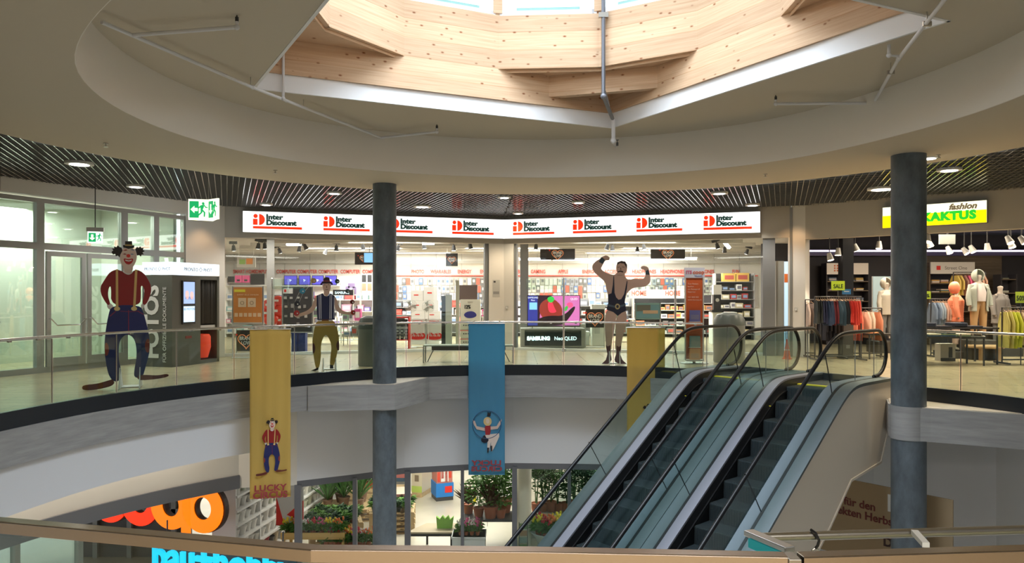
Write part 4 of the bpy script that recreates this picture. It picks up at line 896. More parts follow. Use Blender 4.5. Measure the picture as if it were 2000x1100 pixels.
t, W_, H_ = banner('plain yellow banner behind the farther escalator handrail', 1225, 1298, 640, 900, 16.45, YB, D(-8))
sub = thing('clown_picture', None, None, (0, -.02, 0)); sub.parent = t
kz = 16.45 / F
for o in fig(sub, clown(), 290, 1092, 1100 / (105 * kz), .002): o.location = (0, 0, -(888 - 640) * kz)
# ================= PHOTO BOOTH =================
K = Vector((-7.6, 16.6, 0)); bl = Vector((-.96, .28, 0)); br_ = Vector((.28, .96, 0)); tb = thing('photo_booth', 'dark grey photo booth with lit top, FOTOS lettering, curtain and orange stool', 'photo booth', tuple(K), math.atan2(.96, .28))
# local x along the right face (away), local y to the left face
rz_ = math.atan2(.96, .28); a2 = math.atan2(.28, -.96)
BD = mat('booth_grey', (.10, .10, .085), .5); LB = emis('booth_light', (.78, .9, 1), 1.25)
Lx, Wy = 1.6, .81
mb = MB().b2(0, .93, 0, Wy, .0, 2.07).b2(.93, Lx, .55, Wy, 0, 2.07).b2(.93, Lx, 0, .55, 1.98, 2.07).b2(Lx - .08, Lx, 0, .55, 0, 2.07).b2(.93, Lx, 0, .55, 0, .08)
mb.obj('booth_body', BD, tb)
MB().b2(0, Lx, 0, Wy, 2.09, 2.36).obj('lit_top', LB, tb)
for x0, x1, yy, rot in ((.0, 0, 0, 0),):
    o = text('lettering', 'PRONTO ◇ PHOT', .12, cm((.03, .05, .09)), tb, (.85, -.004, 2.17), (math.pi / 2, 0, 0), sx=.95, depth=.002)
    o = text('lettering', 'PRONTO ◇ PHOT', .105, cm((.03, .05, .09)), tb, (-.004, .4, 2.17), (math.pi / 2, 0, -math.pi / 2), sx=.8, depth=.002)
o = text('lettering', 'FOTOS', .52, M['paper'], tb, (-.006, .38, .18), (math.pi / 2, -math.pi / 2, -math.pi / 2), sx=1.0, bold=.02, depth=.003, align='LEFT')
o = text('lettering', 'FÜR OFFIZIELLE DOKUMENTE', .125, M['paper'], tb, (-.006, .16, .1), (math.pi / 2, -math.pi / 2, -math.pi / 2), sx=1.02, depth=.003, align='LEFT')
MB().b2(.30, .72, -.03, 0, .95, 1.95).obj('screen_frame', M['black'], tb)
MB().b2(.33, .69, -.036, -.03, 1.42, 1.92).obj('upper_screen', emis('booth_screen', (.30, .42, .75), 1.0), tb); MB().b2(.33, .69, -.036, -.03, 1.0, 1.36).obj('lower_screen', emis('booth_screen2', (.55, .75, .95), 1.1), tb)
fig(tb, [('screen_portraits', cm((.75, .5, .5), .5, .6), [[(.38, .0), (.48, -.0), (.5, .15), (.44, .22), (.38, .15)], [(.54, .02), (.64, .02), (.65, .16), (.59, .22), (.53, .15)]], 1, 0)], 0, 1.68 + .04, 1, .003, -.036)
text('screen_text', 'ID FOTOS', .08, cm((.1, .15, .35)), tb, (.51, -.037, 1.27), depth=.002)
text('screen_text', 'FOTOS', .08, cm((.1, .1, .25)), tb, (.51, -.037, 1.52), depth=.002)
MB().b2(.42, .62, -.012, 0, .62, .68).obj('print_slot', cm((.25, .02, .02)), tb)
mb = MB(); xs = [(.95 + .56 * i / 44) for i in range(45)]
for i, x in enumerate(xs): y = .08 + .03 * math.sin(i * 1.25) + .01 * math.sin(i * .5); mb.v += [Vector((x, y, .93)), Vector((x, y, 1.97))]
for i in range(44): k = i * 2; mb.f.append((k, k + 2, k + 3, k + 1))
o = mb.obj('curtain', mat('curtain_cloth', (.07, .065, .06), .9), tb, smooth=True); o.modifiers.new('t', 'SOLIDIFY').thickness = .004
MB().b2(.95, 1.5, .04, .5, .80, .9).obj('shelf', M['lgrey'], tb)
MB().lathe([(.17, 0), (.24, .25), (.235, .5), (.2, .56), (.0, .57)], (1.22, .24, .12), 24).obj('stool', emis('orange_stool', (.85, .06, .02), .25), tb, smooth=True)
MB().b2(.95, 1.5, .5, .54, .08, .9).obj('dark_red_panel', cm((.06, .015, .02)), tb)
# ================= ELECTRONICS SHOP =================
WW = mat('shop_white', (.80, .79, .75), .6)
struct(MB().box((-.3, 30.1, 1.7), (25, .2, 3.5)).obj('wall_shop_back', WW))
mb = MB(); wallseg(mb, (-7.75, 19.75), (-12.6, 30), 0, 3.4, .1); struct(mb.obj('wall_shop_side', WW))
mb = MB(); wallseg(mb, (7.62, 19.75), (11.75, 30.1), 0, 3.4, .1); struct(mb.obj('wall_shop_party', WW))
struct(MB().prism([(-7.7, 19.7), (-.24, 22.1), (7.5, 19.75), (11.8, 30.2), (-12.8, 30.2)], 3.36, 3.42).obj('ceiling_shop', mat('shop_ceiling', (.42, .40, .37), .8)))
for k, y in enumerate((23.2, 24.6, 26.0, 27.4, 28.8)):
    struct(MB().box((-.3, y, 3.30), (15 + k * 1.7, .10, .12)).obj('trim_ceiling_beam', mat('beam', (.6, .58, .54), .6)))
for x in range(-11, 12, 1): struct(MB().box((x * 1.02, 29.99, 2.72), (.012, .02, 1.2)).obj('trim_wall_joint', M['lgrey']))
struct(MB().box((0, 29.7, 2.95), (23, .12, .10)).obj('trim_duct', M['lgrey']))
def card(name, label, cat, px0, px1, y0, y1, Y, m, th=.03, group=None, stand=False, part='panel', rz=0, bev=0):
    x0, x1, z1, z0 = X(px0, Y), X(px1, Y), Z(y0, Y), Z(y1, Y)
    t = thing(name, label, cat, ((x0 + x1) / 2, Y, 0 if stand else z0), rz, group)
    b = 0 if not stand else z0
    MB().b2(-(x1 - x0) / 2, (x1 - x0) / 2, 0, th, b, b + z1 - z0).obj(part, m, t, bevel=bev)
    t['w'] = x1 - x0; t['h'] = z1 - z0; t['b'] = b
    if stand:
        for sx in (-1, 1): MB().b2(sx * (x1 - x0) / 2 - .012, sx * (x1 - x0) / 2 + .012, 0, .03, 0, z1).obj('post', M['lgrey'], t)
        MB().b2(-(x1 - x0) / 2, (x1 - x0) / 2, -.12, .14, 0, .02).obj('foot_plate', M['lgrey'], t)
    return t
def decal(t, name, m, u0, u1, v0, v1, d=.004, y=-.0):      # flat print, fractions of the panel
    W_, H_, b = t['w'], t['h'], t['b']
    return MB().b2((u0 - .5) * W_, (u1 - .5) * W_, y - d, y, b + v0 * H_, b + v1 * H_).obj(name, m, t)
def dtext(t, s, m, u, v, size, sx=1, y=-.006, bold=0, align='CENTER', name='lettering'):
    return text(name, s, size * t['h'], m, t, ((u - .5) * t['w'], y, t['b'] + v * t['h']), sx=sx, bold=bold, align=align, depth=.002)
TXR = cm((.75, .10, .07))
row = [(478, 'SMART HOME', 'on the wall behind the orange board'), (513, 'COMPUTER', 'just past the orange board'), (559, 'COMPUTER', 'over the first laptop'), (600, 'COMPUTER', 'over the middle laptops'), (641, 'COMPUTER', 'over the juggler hat'), (684, 'COMPUTER', 'over the phone poster'), (727, 'COMPUTER', 'half hidden by the slim column'),
       (816, 'PHOTO', 'over the fans'), (861, 'WEARABLES', 'above white accessory rows'), (907, 'ENERGY', 'above the red vacuum poster'), (951, 'ENERGY', 'near the pier edge'), (1012, 'MOBILE', 'beside the grey post'), (1051, 'GAMING', 'under the dark hanging sign'), (1100, 'APPLE', 'over the television end'), (1151, 'ENERGY', 'beside the strongman fist'), (1203, 'ACCESSORIES', 'behind the strongman head'), (1258, 'HEADPHONES', 'beside the strongman raised hand'), (1313, 'HEADPHONES', 'over the small lilac card'), (1371, 'HEADPHONES', 'beside the travel stand top'), (1437, 'FUN', 'over the toy boxes')]
for px, s, wh in row:
    o = text('wall_lettering', s, .21, TXR, None, (X(px, 29.95), 29.95, Z(534, 29.95)), sx=.72, bold=.004, depth=.004); tag(o, 'red %s lettering on the white shop wall %s' % (s, wh), 'lettering')
for x0, x1 in ((760, 960), (1003, 1480)):
    struct(MB().b2(X(x0, 29.9), X(x1, 29.9), 29.88, 29.95, Z(540, 29.9), Z(537.5, 29.9)).obj('trim_red_line', TXR))
    struct(MB().b2(X(x0, 29.9), X(x1, 29.9), 29.9, 29.96, Z(600, 29.9), Z(541, 29.9)).obj('trim_pegboard', mat('pegboard', (.40, .37, .33), .6)))
# small packaged goods on the pegboard
pal = [(.6, .6, .58), (.42, .40, .36), (.66, .62, .56), (.15, .15, .16), (.55, .12, .08), (.3, .32, .36), (.8, .78, .7), (.12, .2, .4), (.65, .5, .35), (.5, .55, .45), (.68, .66, .66), (.72, .72, .7)]
protos = []
for k, cc in enumerate(pal):
    t = thing('packaged_accessory', 'small packaged accessory hanging on the pegboard back wall of the electronics shop', 'package', (0, 0, 0), 0, 'accessories hanging on the shop back wall')
    MB().b2(-.072, .072, -.02, .01, -.27, 0).obj('box', cm(cc), t)
    MB().b2(-.045, .045, -.026, -.02, -.17, -.06).obj('print', cm(pal[(0, 3, 5, 2, 4, 3, 0, 8, 6, 3, 5, 7)[k]]), t)
    protos.append(t)
n = 0
for yy in (543, 557.5, 572, 586):
    for x0, x1 in ((764, 952), (1008, 1396)):
        px = x0 + R.random() * 3
        while px < x1:
            bay = int(px / 44); k = (bay * 3 + R.choice((0, 0, 1, 2, 4, 6))) % 12
            if n < 12: t = protos[n]; 
            else: t = dup(protos[k], (0, 0, 0))
            t.location = (X(px, 29.86), 29.886, Z(yy + R.random() * 1.5, 29.86)); n += 1
            px += 7.6 + R.random() * 1.6
N_ACC = n
# long shelves under the pegboard with boxes
def shelf_bay(label, px0, px1, Y, levels, m, depth=.4, back=None):
    x0, x1 = X(px0, Y), X(px1, Y); t = thing('goods_shelf', label, 'shelf', ((x0 + x1) / 2, Y, 0)); h = (x1 - x0) / 2; top = levels[-1] + .3
    MB().b2(-h, h, depth - .02, depth, 0, top).obj('back_panel', back or m, t)
    for s_ in (-1, 1): MB().b2(s_ * h - .015, s_ * h + .015, 0, depth, 0, top).obj('side_panel', m, t)
    for z in levels: MB().b2(-h, h, 0, depth, z - .02, z).obj('shelf_board', m, t)
    return t
bp = {}
def goods(group, label, px0, px1, Y, z, hmin, hmax, wmin, wmax, cols, depth=.25, name='product_box', jit=.0, prints=True):
    x = X(px0, Y); x1 = X(px1, Y)
    while x < x1:
        w_ = R.uniform(wmin, wmax); h = R.uniform(hmin, hmax)
        if x + w_ > x1: break
        cc = R.choice(cols); key = (name, cc)
        if key not in bp:
            o = thing(name, label, 'box', (0, 0, 0), 0, group); MB().b2(-.5, .5, 0, depth, 0, 1).obj('box', cm(cc), o)
            if prints: MB().b2(-.36, .36, -.006, 0, .25, .75).obj('print', cm(R.choice(((.7, .7, .7), (.15, .15, .2), (.5, .1, .08), (.2, .3, .5)))), o)
            bp[key] = o; t = o
        else: t = dup(bp[key], (0, 0, 0), label=label, group=group)
        t['label'] = label; t['group'] = group
        t.location = (x + w_ / 2, Y + jit * R.random(), z); t.scale = (w_, 1, h); x += w_ + R.uniform(.01, .06)
levs = [.15, .55, .95, 1.35, 1.75]
shelf_bay('long low dark wall shelf under the accessories behind the fans', 768, 950, 29.3, [.15, .5, .85, 1.15], M['grey'], .4)
shelf_bay('long low dark wall shelf of appliances behind the television and strongman', 1008, 1236, 29.3, [.15, .5, .85, 1.2], M['grey'], .4)
shelf_bay('low wall shelf under the HOME lettering with small kitchen goods', 1238, 1395, 28.6, [.15, .45, .75, 1.05, 1.32], M['lgrey'], .4, M['dark'])
shelf_bay('dark toy shelving at the FUN end of the shop', 1398, 1474, 27.0, [.2, .52, .84, 1.16, 1.48, 1.8, 2.12], M['grey'], .4, M['dark'])
shelf_bay('white computer shelving along the wall behind the juggler', 440, 728, 28.8, [.15, .55, 1.0, 1.45, 2.0], WW, .4)
cG = [(.75, .75, .72), (.1, .1, .11), (.6, .58, .55), (.4, .05, .04), (.2, .22, .28), (.7, .66, .58)]
for z in (.5, .85, 1.15):
    goods('boxes on the shelf behind the fans', 'boxed small appliance on the low dark shelf behind the fans', 772, 948, 29.32, z, .15, .28, .14, .34, cG)
for z in (.5, .85, 1.2):
    goods('appliances behind the television', 'boxed appliance on the dark shelf behind the television and strongman', 1012, 1232, 29.32, z, .15, .3, .2, .4, cG)
for z in (.15, .45, .75, 1.05): goods('kitchen goods under HOME', 'small kitchen goods box on the low shelf under HOME lettering', 1242, 1392, 28.62, z, .1, .22, .15, .35, [(.75, .74, .7), (.6, .45, .15), (.15, .15, .15), (.5, .2, .1)])
for z in (.2, .52, .84, 1.16, 1.48, 1.8): goods('toy shelf boxes', 'small dark toy box on the shelving at the FUN end', 1401, 1472, 27.02, z, .1, .22, .14, .28, [(.08, .08, .09), (.35, .34, .33), (.5, .45, .3), (.4, .04, .04), (.65, .65, .64)])
goods('drone boxes', 'colourful drone box on the top toy shelf', 1412, 1472, 27.0, 2.12, .28, .32, .42, .5, [(.75, .5, .12)])
for z in (.15, .55, 1.0, 1.45): goods('computer shelf boxes', 'computer accessory box on the white shelving behind the juggler', 442, 726, 28.82, z, .14, .32, .16, .4, [(.1, .1, .12), (.7, .7, .68), (.4, .08, .1), (.15, .12, .35), (.3, .5, .5), (.6, .25, .35)])
# laptops and top shelf things
for k, (a, b) in enumerate(((551, 577), (580, 603), (606, 629), (632, 655))):
    t = thing('laptop', 'open laptop with violet blue screen on the top shelf, %s' % ('nearest the dark display case', 'second from the dark display case', 'nearer the juggler hat', 'right behind the juggler hat')[k], 'laptop', (X((a + b) / 2, 28.85), 28.85, 2.0), 0, 'laptops on the top shelf')
    W_ = (b - a) * 28.85 / F; MB().b2(-W_ / 2, W_ / 2, -.0, .26, 0, .02).obj('keyboard_base', M['dark'], t)
    MB().b2(-W_ / 2, W_ / 2, .24, .26, 0.02, .40).obj('lid', M['black'], t); MB().b2(-W_ / 2 + .02, W_ / 2 - .02, .232, .24, .04, .38).obj('screen', emis('laptop_screen', (.07, .06, .42), .9), t)
    MB().prism([(-.05, .26), (.06, .21), (.0, .19), (-.02, .13)], .228, .231, 'y').obj('screen_mark', cm((.6, .65, .9), .5, .6), t)
for a, b, wh in ((459, 472, 'nearer the booth'), (473, 487, 'beside the black screen')):
    t = card('pink_box', 'bright pink boxed gadget on the top shelf, %s' % wh, 'box', a, b, 538, 552, 28.9, cm((.85, .12, .35)), .2, 'pink boxes'); MB().b2(-.06, .06, -.005, 0, .05, .12).obj('print', M['dark'], t)
t = card('monitor', 'black computer monitor on the top shelf beside the pink boxes', 'monitor', 489, 516, 535, 556, 28.9, M['black'], .04)
t = card('monitor', 'small dark screen on the top shelf at the booth end', 'monitor', 445, 457, 540, 551, 28.9, M['black'], .04)
# posters and boards
t = card('poster_stand', 'orange poster board with yellow tag and pictograms standing in front of the shop window', 'poster', 454, 514, 559, 632, 19.1, M['lgrey'], .03, stand=True, part='frame')
decal(t, 'orange_poster', cm((.58, .22, .05)), .03, .97, .03, .97); decal(t, 'yellow_tag', cm((.75, .65, .05)), .06, .42, .84, .91, .006)
for u in (.32, .63): decal(t, 'pictogram_square', cm((.72, .55, .38)), u - .13, u + .13, .44, .68, .006); text('pictogram', 'O', .14, cm((.3, .2, .12)), t, ((u - .5) * t['w'], -.008, t['b'] + .5 * t['h']), depth=.001)
for k in range(6): decal(t, 'small_pictogram', cm((.7, .5, .33)), .07 + k * .15, .18 + k * .15, .18, .28, .006)
dtext(t, 'DAMIT ALLE ZAHLEN', cm((.8, .6, .4)), .5, .75, .05, 1.2)
t = card('display_case', 'dark framed display board with small silver gadgets beside the juggler', 'display', 551, 611, 559, 650, 20.2, M['lgrey'], .06, stand=True, part='frame')
decal(t, 'dark_backing', M['dark'], .03, .97, .02, .98); decal(t, 'logo_card', M['paper'], .04, .35, .84, .96, .008); decal(t, 'red_print', M['red'], .07, .14, .87, .93, .01)
for k in range(16): u, v = .1 + .22 * (k % 4) + R.uniform(-.03, .03), .12 + .2 * (k // 4) + R.uniform(-.02, .02); decal(t, 'gadget', cm(R.choice(((.5, .5, .48), (.3, .3, .3), (.6, .55, .5)))), u - .04, u + .05, v, v + R.uniform(.04, .1), .02)
def brandlove(t, u, v, s, wide=1):      # glowing heart outline with two word lettering
    h = []
    for k in range(25):
        a = 2 * math.pi * k / 24; h.append(((u - .5) * t['w'] + s * .062 * 16 * math.sin(a) ** 3 / 1.0 * .55, -.008, t['b'] + v * t['h'] + s * .034 * (13 * math.cos(a) - 5 * math.cos(2 * a) - 2 * math.cos(3 * a) - math.cos(4 * a)) * .95))
    MB().tube(h, .03 * s, 6, False).obj('heart_outline', emis('heart_glow', (.6, .2, .08), .5), t)
    for i, w_ in enumerate(('BRAND', 'LOVE')): text('lettering', w_, .33 * s, M['paper'], t, ((u - .5) * t['w'], -.012, t['b'] + v * t['h'] + (.04 - .3 * i) * s), sx=.8, bold=.01 * s, depth=.002)
    MB().prism([(a * .07 * s + (u - .5) * t['w'] - .62 * s * wide, b * .07 * s + t['b'] + v * t['h'] + .38 * s) for a, b in disc(1, 12)], -.004, -.008, 'y').obj('red_dot', M['red'], t)
DK = cm((.025, .018, .016))
t = card('promotion_sign', 'dark promotion panel with glowing heart low in the window near the booth', 'sign', 462, 500, 645, 686, 20.3, DK, .03, stand=True); brandlove(t, .5, .5, .42, 1)
t = card('promotion_sign', 'square dark promotion panel with glowing heart left of the strongman legs', 'sign', 1144, 1180, 604, 640, 23.0, DK, .03, stand=True); t['label'] = 'square dark promotion panel with glowing heart beside the strongman'; brandlove(t, .5, .5, .45)
for a, b, y0, y1, lb in ((1055, 1123, 486, 508, 'dark hanging promotion sign with heart beside the grey post'), (1271, 1338, 487, 506, 'dark hanging promotion sign with heart behind the strongman hand'), (693, 728, 493, 517, 'dark hanging promotion sign next to the slim column'), (871, 894, 495, 520, 'small dark hanging promotion sign above the vacuum poster')):
    t = card('hanging_sign', lb, 'sign', a, b, y0, y1, 25.0, DK, .03); brandlove(t, .5, .5, .36 if b - a > 40 else .25, 1.2)
    for s_ in (-.4, .4): MB().tube([(s_ * t['w'], .01, t['h']), (s_ * t['w'], .01, 3.34 - t.location.z)], .004, 5).obj('wire', M['steel'], t)
t = card('hanging_sign', 'pale hanging sign with green and orange squares above the pink boxes', 'sign', 463, 499, 503, 522, 25.5, M['lgrey'], .03)
for s_ in (-.4, .4): MB().tube([(s_ * t['w'], .01, t['h']), (s_ * t['w'], .01, 3.34 - t.location.z)], .004, 5).obj('wire', M['steel'], t)
decal(t, 'green_square', cm((.3, .5, .15)), .12, .45, .3, .8); decal(t, 'orange_square', cm((.75, .3, .1)), .5, .85, .3, .9)
t = card('wall_screen', 'bright blue tablet screen hanging beside the slim column', 'screen', 710, 733, 493, 514, 24.8, M['black'], .03); decal(t, 'screen', emis('blue_screen', (.15, .35, .65), 1), .05, .95, .06, .94)
MB().tube([(0, .02, t['h']), (0, .02, 3.34 - t.location.z)], .012, 6).obj('mount', M['dark'], t)
t = card('brand_counter', 'black counter panel with lit SAMSUNG letters behind the juggler shoulder', 'sign', 650, 690, 566, 577, 26.5, M['black'], .2, stand=True); dtext(t, 'SAMSUNG', emis('cool_letter', (.6, .9, 1), 1.2), .45, .25, .62, .9)
t = card('poster_stand', 'white poster with phones beside the slim column, above the gadget shelf', 'poster', 664, 703, 540, 577, 27.0, M['paper'], .03, stand=True)
for u, v, w_, h in ((.4, .4, .35, .25), (.28, .1, .2, .38), (.62, .05, .2, .4)): decal(t, 'phone_picture', cm((.18, .13, .25)), u, u + w_, v, v + h)
t = card('phone_poster', 'dark poster with pale phones beside the slim column', 'poster', 705, 729, 535, 570, 26.6, M['paper'], .03, stand=True)
for k in range(4): decal(t, 'phone_picture', M['dark'] if k > 1 else cm((.5, .3, .2)), .08 + (k % 2) * .45, .42 + (k % 2) * .45, .06 + (k // 2) * .48, .46 + (k // 2) * .48)
t = card('poster_stand', 'poster of a red vacuum head above the priced boxes', 'poster', 897, 932, 557, 586, 24.2, cm((.10, .06, .05)), .03, stand=True)
fig(t, [('red_picture', cm((.6, .03, .02)), [[(.05, .2), (.3, .05), (.8, .02), (.95, .15), (.6, .3), (.1, .4)]], 1, 1), ('wheel_picture', M['dark'], [ell(.78, .32, .1, .1)], 0, 2)], .5, t['b'] / 1 + .46, 1 / t['w'] * 1.05, .002, -.001)
# priced box stack
for k in range(4):
    y0, y1 = 586 + k * 24, 609 + k * 24 - 1
    if k == 0:
        t = card('price_box', 'tall white box printed 12% with a blue appliance, topmost of its stack', 'box', 899, 938, 585, 627, 23.6, cm((.72, .70, .62)), .4); dtext(t, '12%', M['black'], .35, .58, .22, .8, bold=.01); dtext(t, 'SONY', cm((.2, .15, .1)), .5, .84, .08, 1.2)
        fig(t, [('blue_appliance', cm((.03, .03, .25)), [[(.15, .25), (.3, .1), (.55, .05), (.75, .12), (.85, .3), (.6, .42), (.3, .4)]], 1, 1)], .5, .55, 1 / t['w'], .002, -.001)
        t.location.z = 1.6 - (627 - HY) * 23.6 / F
hz = Z(627, 23.6) / 3
for k in range(3):
    t = thing('price_box', 'white appliance box in the stack under the 12%% box, %s' % ('lowest one', 'middle one', 'right under the tall box')[k], 'box', (X(918, 23.6), 23.6, hz * k))
    W_ = 39 * 23.6 / F; MB().b2(-W_ / 2, W_ / 2, 0, .4, 0, hz - .012).obj('box', cm((.68, .66, .58)), t, bevel=.006); MB().b2(-W_ / 2, W_ / 2, -.003, 0, hz - .05, hz - .03).obj('red_stripe', M['red'], t)
    for j in range(3): MB().b2(-W_ / 2 + .1 + j * .07, -W_ / 2 + .14 + j * .07, -.004, 0, hz * .4, hz * .55).obj('print_mark', M['dark'], t)
# white appliance stacks, bestseller panels
for k, (a, b) in enumerate(((800, 831), (833, 863))):
    t = card('sale_panel', 'red and white BESTSELLER panel with percent signs, %s' % ('beside the red stand' if k == 0 else 'beside the shop door'), 'sign', a, b, 623, 666, 23.2, M['paper'], .03, stand=True); dtext(t, 'BESTSELLER', M['red'], .5, .83, .12, .72, bold=.003)
    fig(t, [('red_shape', M['red'], [[(.02, .75), (.1, .55), (.3, .48), (.5, .6), (.7, .5), (.98, .55), (.98, .95), (.02, .95)]], 1, 1)], .5, t['b'] * 2 + 1.02, 2., .002, -.001); dtext(t, '%%%', M['paper'], .5, .2, .3, .9, -.012)
wl = [(806, 830, 565, 585, 25.0), (832, 858, 560, 585, 25.2), (804, 828, 586, 605, 24.6), (829, 858, 587, 608, 24.8), (803, 829, 607, 624, 24.4), (830, 860, 609, 625, 24.5)]
for k, (a, b, y0, y1, Y) in enumerate(wl):
    t = card('appliance_box', 'white boxed household appliance behind the fans, %s' % ('top of the first pile', 'top of the second pile', 'middle of the first pile', 'middle of the second pile', 'bottom of the first pile', 'bottom of the second pile')[k], 'box', a, b, y0, y1, Y, cm((.74, .73, .71)), .35, 'white boxes behind the fans', bev=.005)
    MB().b2(-.1, .05, -.004, 0, t['h'] * .5, t['h'] * .6).obj('print', M['red'], t)
zz_ = Z(624, 24.4)
for col_ in ((4, 2, 0), (5, 3, 1)):
    z_ = zz_
    for k in col_:
        o = [q for q in COL.objects if q.name.startswith('appliance_box') and q.parent is None][k]; o.location.z = z_; o.location.y = 24.5; z_ += o['h'] + .001
t = thing('display_table', 'white display plinth carrying the white appliance boxes', 'plinth', (X(832, 25), 24.45, 0)); MB().b2(-.5, .5, 0, 1.1, 0, Z(624, 24.4) - .01).obj('plinth_body', M['paper'], t)
def fan(px, yc, Y, wh):
    t = thing('pedestal_fan', 'white pedestal fan standing %s' % wh, 'fan', (X(px, Y), Y, 0), 0, None); zc = Z(yc, Y); r = 12 * Y / F
    MB().lathe([(.18, 0), (.18, .015), (.03, .03), (.015, .04)], n=20).obj('base', M['paper'], t, smooth=True); MB().tube([(0, 0, .03), (0, 0, zc)], .012, 8).obj('pole', M['paper'], t)
    mb = MB()
    for q in range(24): a = 2 * math.pi * q / 24; mb.tube([(.04 * math.cos(a), -.11, zc + .04 * math.sin(a)), (r * .7 * math.cos(a), -.10, zc + r * .7 * math.sin(a)), (r * math.cos(a), -.05, zc + r * math.sin(a))], .0035, 4)
    for rr in (r, r * .7, r * .4): mb.tube([(rr * math.cos(2 * math.pi * q / 24), -.06 - (r - rr) * .2, zc + rr * math.sin(2 * math.pi * q / 24)) for q in range(25)], .005, 5)
    mb.obj('grille', cm((.6, .64, .62)), t)
    for q in range(3): a = 2 * math.pi * q / 3; MB().prism([(zz[0] * math.cos(a) - zz[1] * math.sin(a), zc + zz[0] * math.sin(a) + zz[1] * math.cos(a)) for zz in ((.02, -.02), (r * .8, -.08), (r * .85, .05), (.02, .02))], -.07, -.062, 'y').obj('blade', cm((.5, .56, .54)), t)
    MB().ball((0, -.02, zc), .05, sc=(1, 1.6, 1)).obj('motor', M['paper'], t, smooth=True)
fan(803, 598, 22.9, 'beside the red brochure stand'); fan(837, 599, 22.9, 'in front of the stacked white boxes'); fan(846, 570, 25.8, 'on its tall pole behind the white boxes')
t = card('brochure_rack', 'red framed wire rack with dark goods at the slim column', 'rack', 770, 798, 619, 684, 22.4, cm((.14, .11, .11)), .3); t.location.z = Z(678, 22.4); 
for o in list(t.children): bpy.data.objects.remove(o)
t.location.z = 0; W_, H_ = t['w'], Z(619, 22.4)
for s_ in (-1, 1): MB().b2(s_ * W_ / 2 - .02, s_ * W_ / 2 + .02, 0, .3, 0, H_).obj('red_side_frame', M['red'], t)
MB().b2(-W_ / 2, W_ / 2, 0, .3, H_ - .04, H_).obj('red_top', M['red'], t); MB().b2(-W_ / 2, W_ / 2, .02, .28, .25, .28).obj('red_bottom', M['red'], t)
for z in (.45, .65): MB().b2(-W_ / 2, W_ / 2, .02, .28, z, z + .015).obj('wire_shelf', M['grey'], t)
MB().b2(-W_ / 2 + .03, W_ / 2 - .03, .01, .03, H_ * .72, H_ * .93).obj('promotion_panel', DK, t)
for z in (.28, .465, .665):
    for k in range(3):
        tt = thing('small_appliance', 'dark small appliance in the red framed rack by the slim column', 'appliance', (t.location.x - .13 + k * .13, 22.5, z + .001), 0, 'appliances in the red rack'); MB().b2(-.05, .05, -.0, .12, 0, .13).obj('body', M['dark'], tt, bevel=.01)
        MB().b2(-.03, .03, -.005, 0, .04, .09).obj('print', M['lgrey'], tt)
# television and its lit stand
t = thing('television', 'television showing pink fruit splash picture on the lit black stand', 'television', (X(1081.5, 22.9), 22.9, Z(642, 22.9))); k_ = 22.9 / F; W_ = 104 * k_; z0 = 4 * k_; z1 = 65 * k_
MB().b2(-W_ / 2, W_ / 2, 0, .04, z0, z1).obj('screen_frame', M['black'], t)
fl = lambda nm, m, pts, d, rnd=1: fig(t, [(nm, m, pts, rnd, d)], 0, 0, 1 / 1.0, .002, -.001)
TS = lambda x, y: ((x - 1081.5) * k_, -(z1 - (y - 577) * k_))
def ts(nm, c_, pts, d, s_=.9, rnd=1):
    return fig(t, [(nm, mat(nm + '_glow', (0.02, .02, .02), .3, emit=s_, ecol=c_), [[TS(*p) for p in pts]], rnd, d)], 0, 0, 1, .002, 0)
ts('screen_background', (.62, .16, .42), [(1031, 578), (1132, 578), (1132, 636), (1031, 636)], 1, .9, 0)
ts('screen_dark_field', (.04, .003, .03), [(1031, 578), (1078, 578), (1056, 600), (1054, 622), (1062, 636), (1031, 636)], 2, .5, 0)
ts('red_disc', (.32, .03, .02), [(1056, 590), (1078, 580), (1100, 600), (1096, 625), (1062, 625), (1052, 608)], 3, .8)
ts('dark_splash', (.02, .003, .01), [(1040, 636), (1050, 622), (1075, 616), (1100, 618), (1122, 596), (1124, 604), (1105, 630), (1098, 636)], 4, .5)
ts('red_strawberry', (.85, .03, .07), [(1070, 590), (1078, 588), (1083, 602), (1088, 610), (1074, 612), (1070, 602)], 5, 1)
ts('red_strawberry', (.85, .08, .2), [(1106, 592), (1118, 590), (1120, 600), (1108, 602)], 5, 1)
ts('green_leaf', (.03, .5, .06), [(1068, 582), (1078, 578), (1084, 584), (1078, 592), (1071, 590)], 6, .9)
ts('green_leaf', (.05, .45, .06), [(1102, 602), (1108, 596), (1110, 602), (1104, 610)], 6, .9)
ts('blue_text_field', (.03, .04, .30), [(1031, 578), (1050, 578), (1050, 636), (1031, 636)], 5, .8, 0); ts('pale_blue_box', (.25, .6, .9), [(1034, 591), (1049, 591), (1049, 605), (1034, 605)], 6, .9, 0)
for s_, yy in (('SAMSUNG', 583), ('Neo', 588)): a, b = TS(1041, yy); text('screen_text', s_, .07, cm((.7, .8, .9), .5, .8), t, (a, -.02, -b), depth=.001)
a, b = TS(1121, 586); text('screen_text', 'QLED', .09, cm((.85, .8, .9), .5, .8), t, (a, -.02, -b), depth=.001)
for s_ in (-.4, .4): MB().b2(s_ * W_ - .04, s_ * W_ + .04, -.08, .12, 0, .015).obj('foot', M['black'], t); MB().b2(s_ * W_ - .01, s_ * W_ + .01, .01, .03, 0, .08).obj('stem', M['black'], t)
t = card('lit_counter', 'low black counter with lit SAMSUNG lettering in front of the television', 'counter', 1017, 1143, 642, 680, 22.6, cm((.33, .34, .32)), .9, part='counter_body')
t.location.z = 0; t['h'] = t['h']; W_ = t['w']; H_ = Z(642, 22.6)
for o in list(t.children): bpy.data.objects.remove(o)
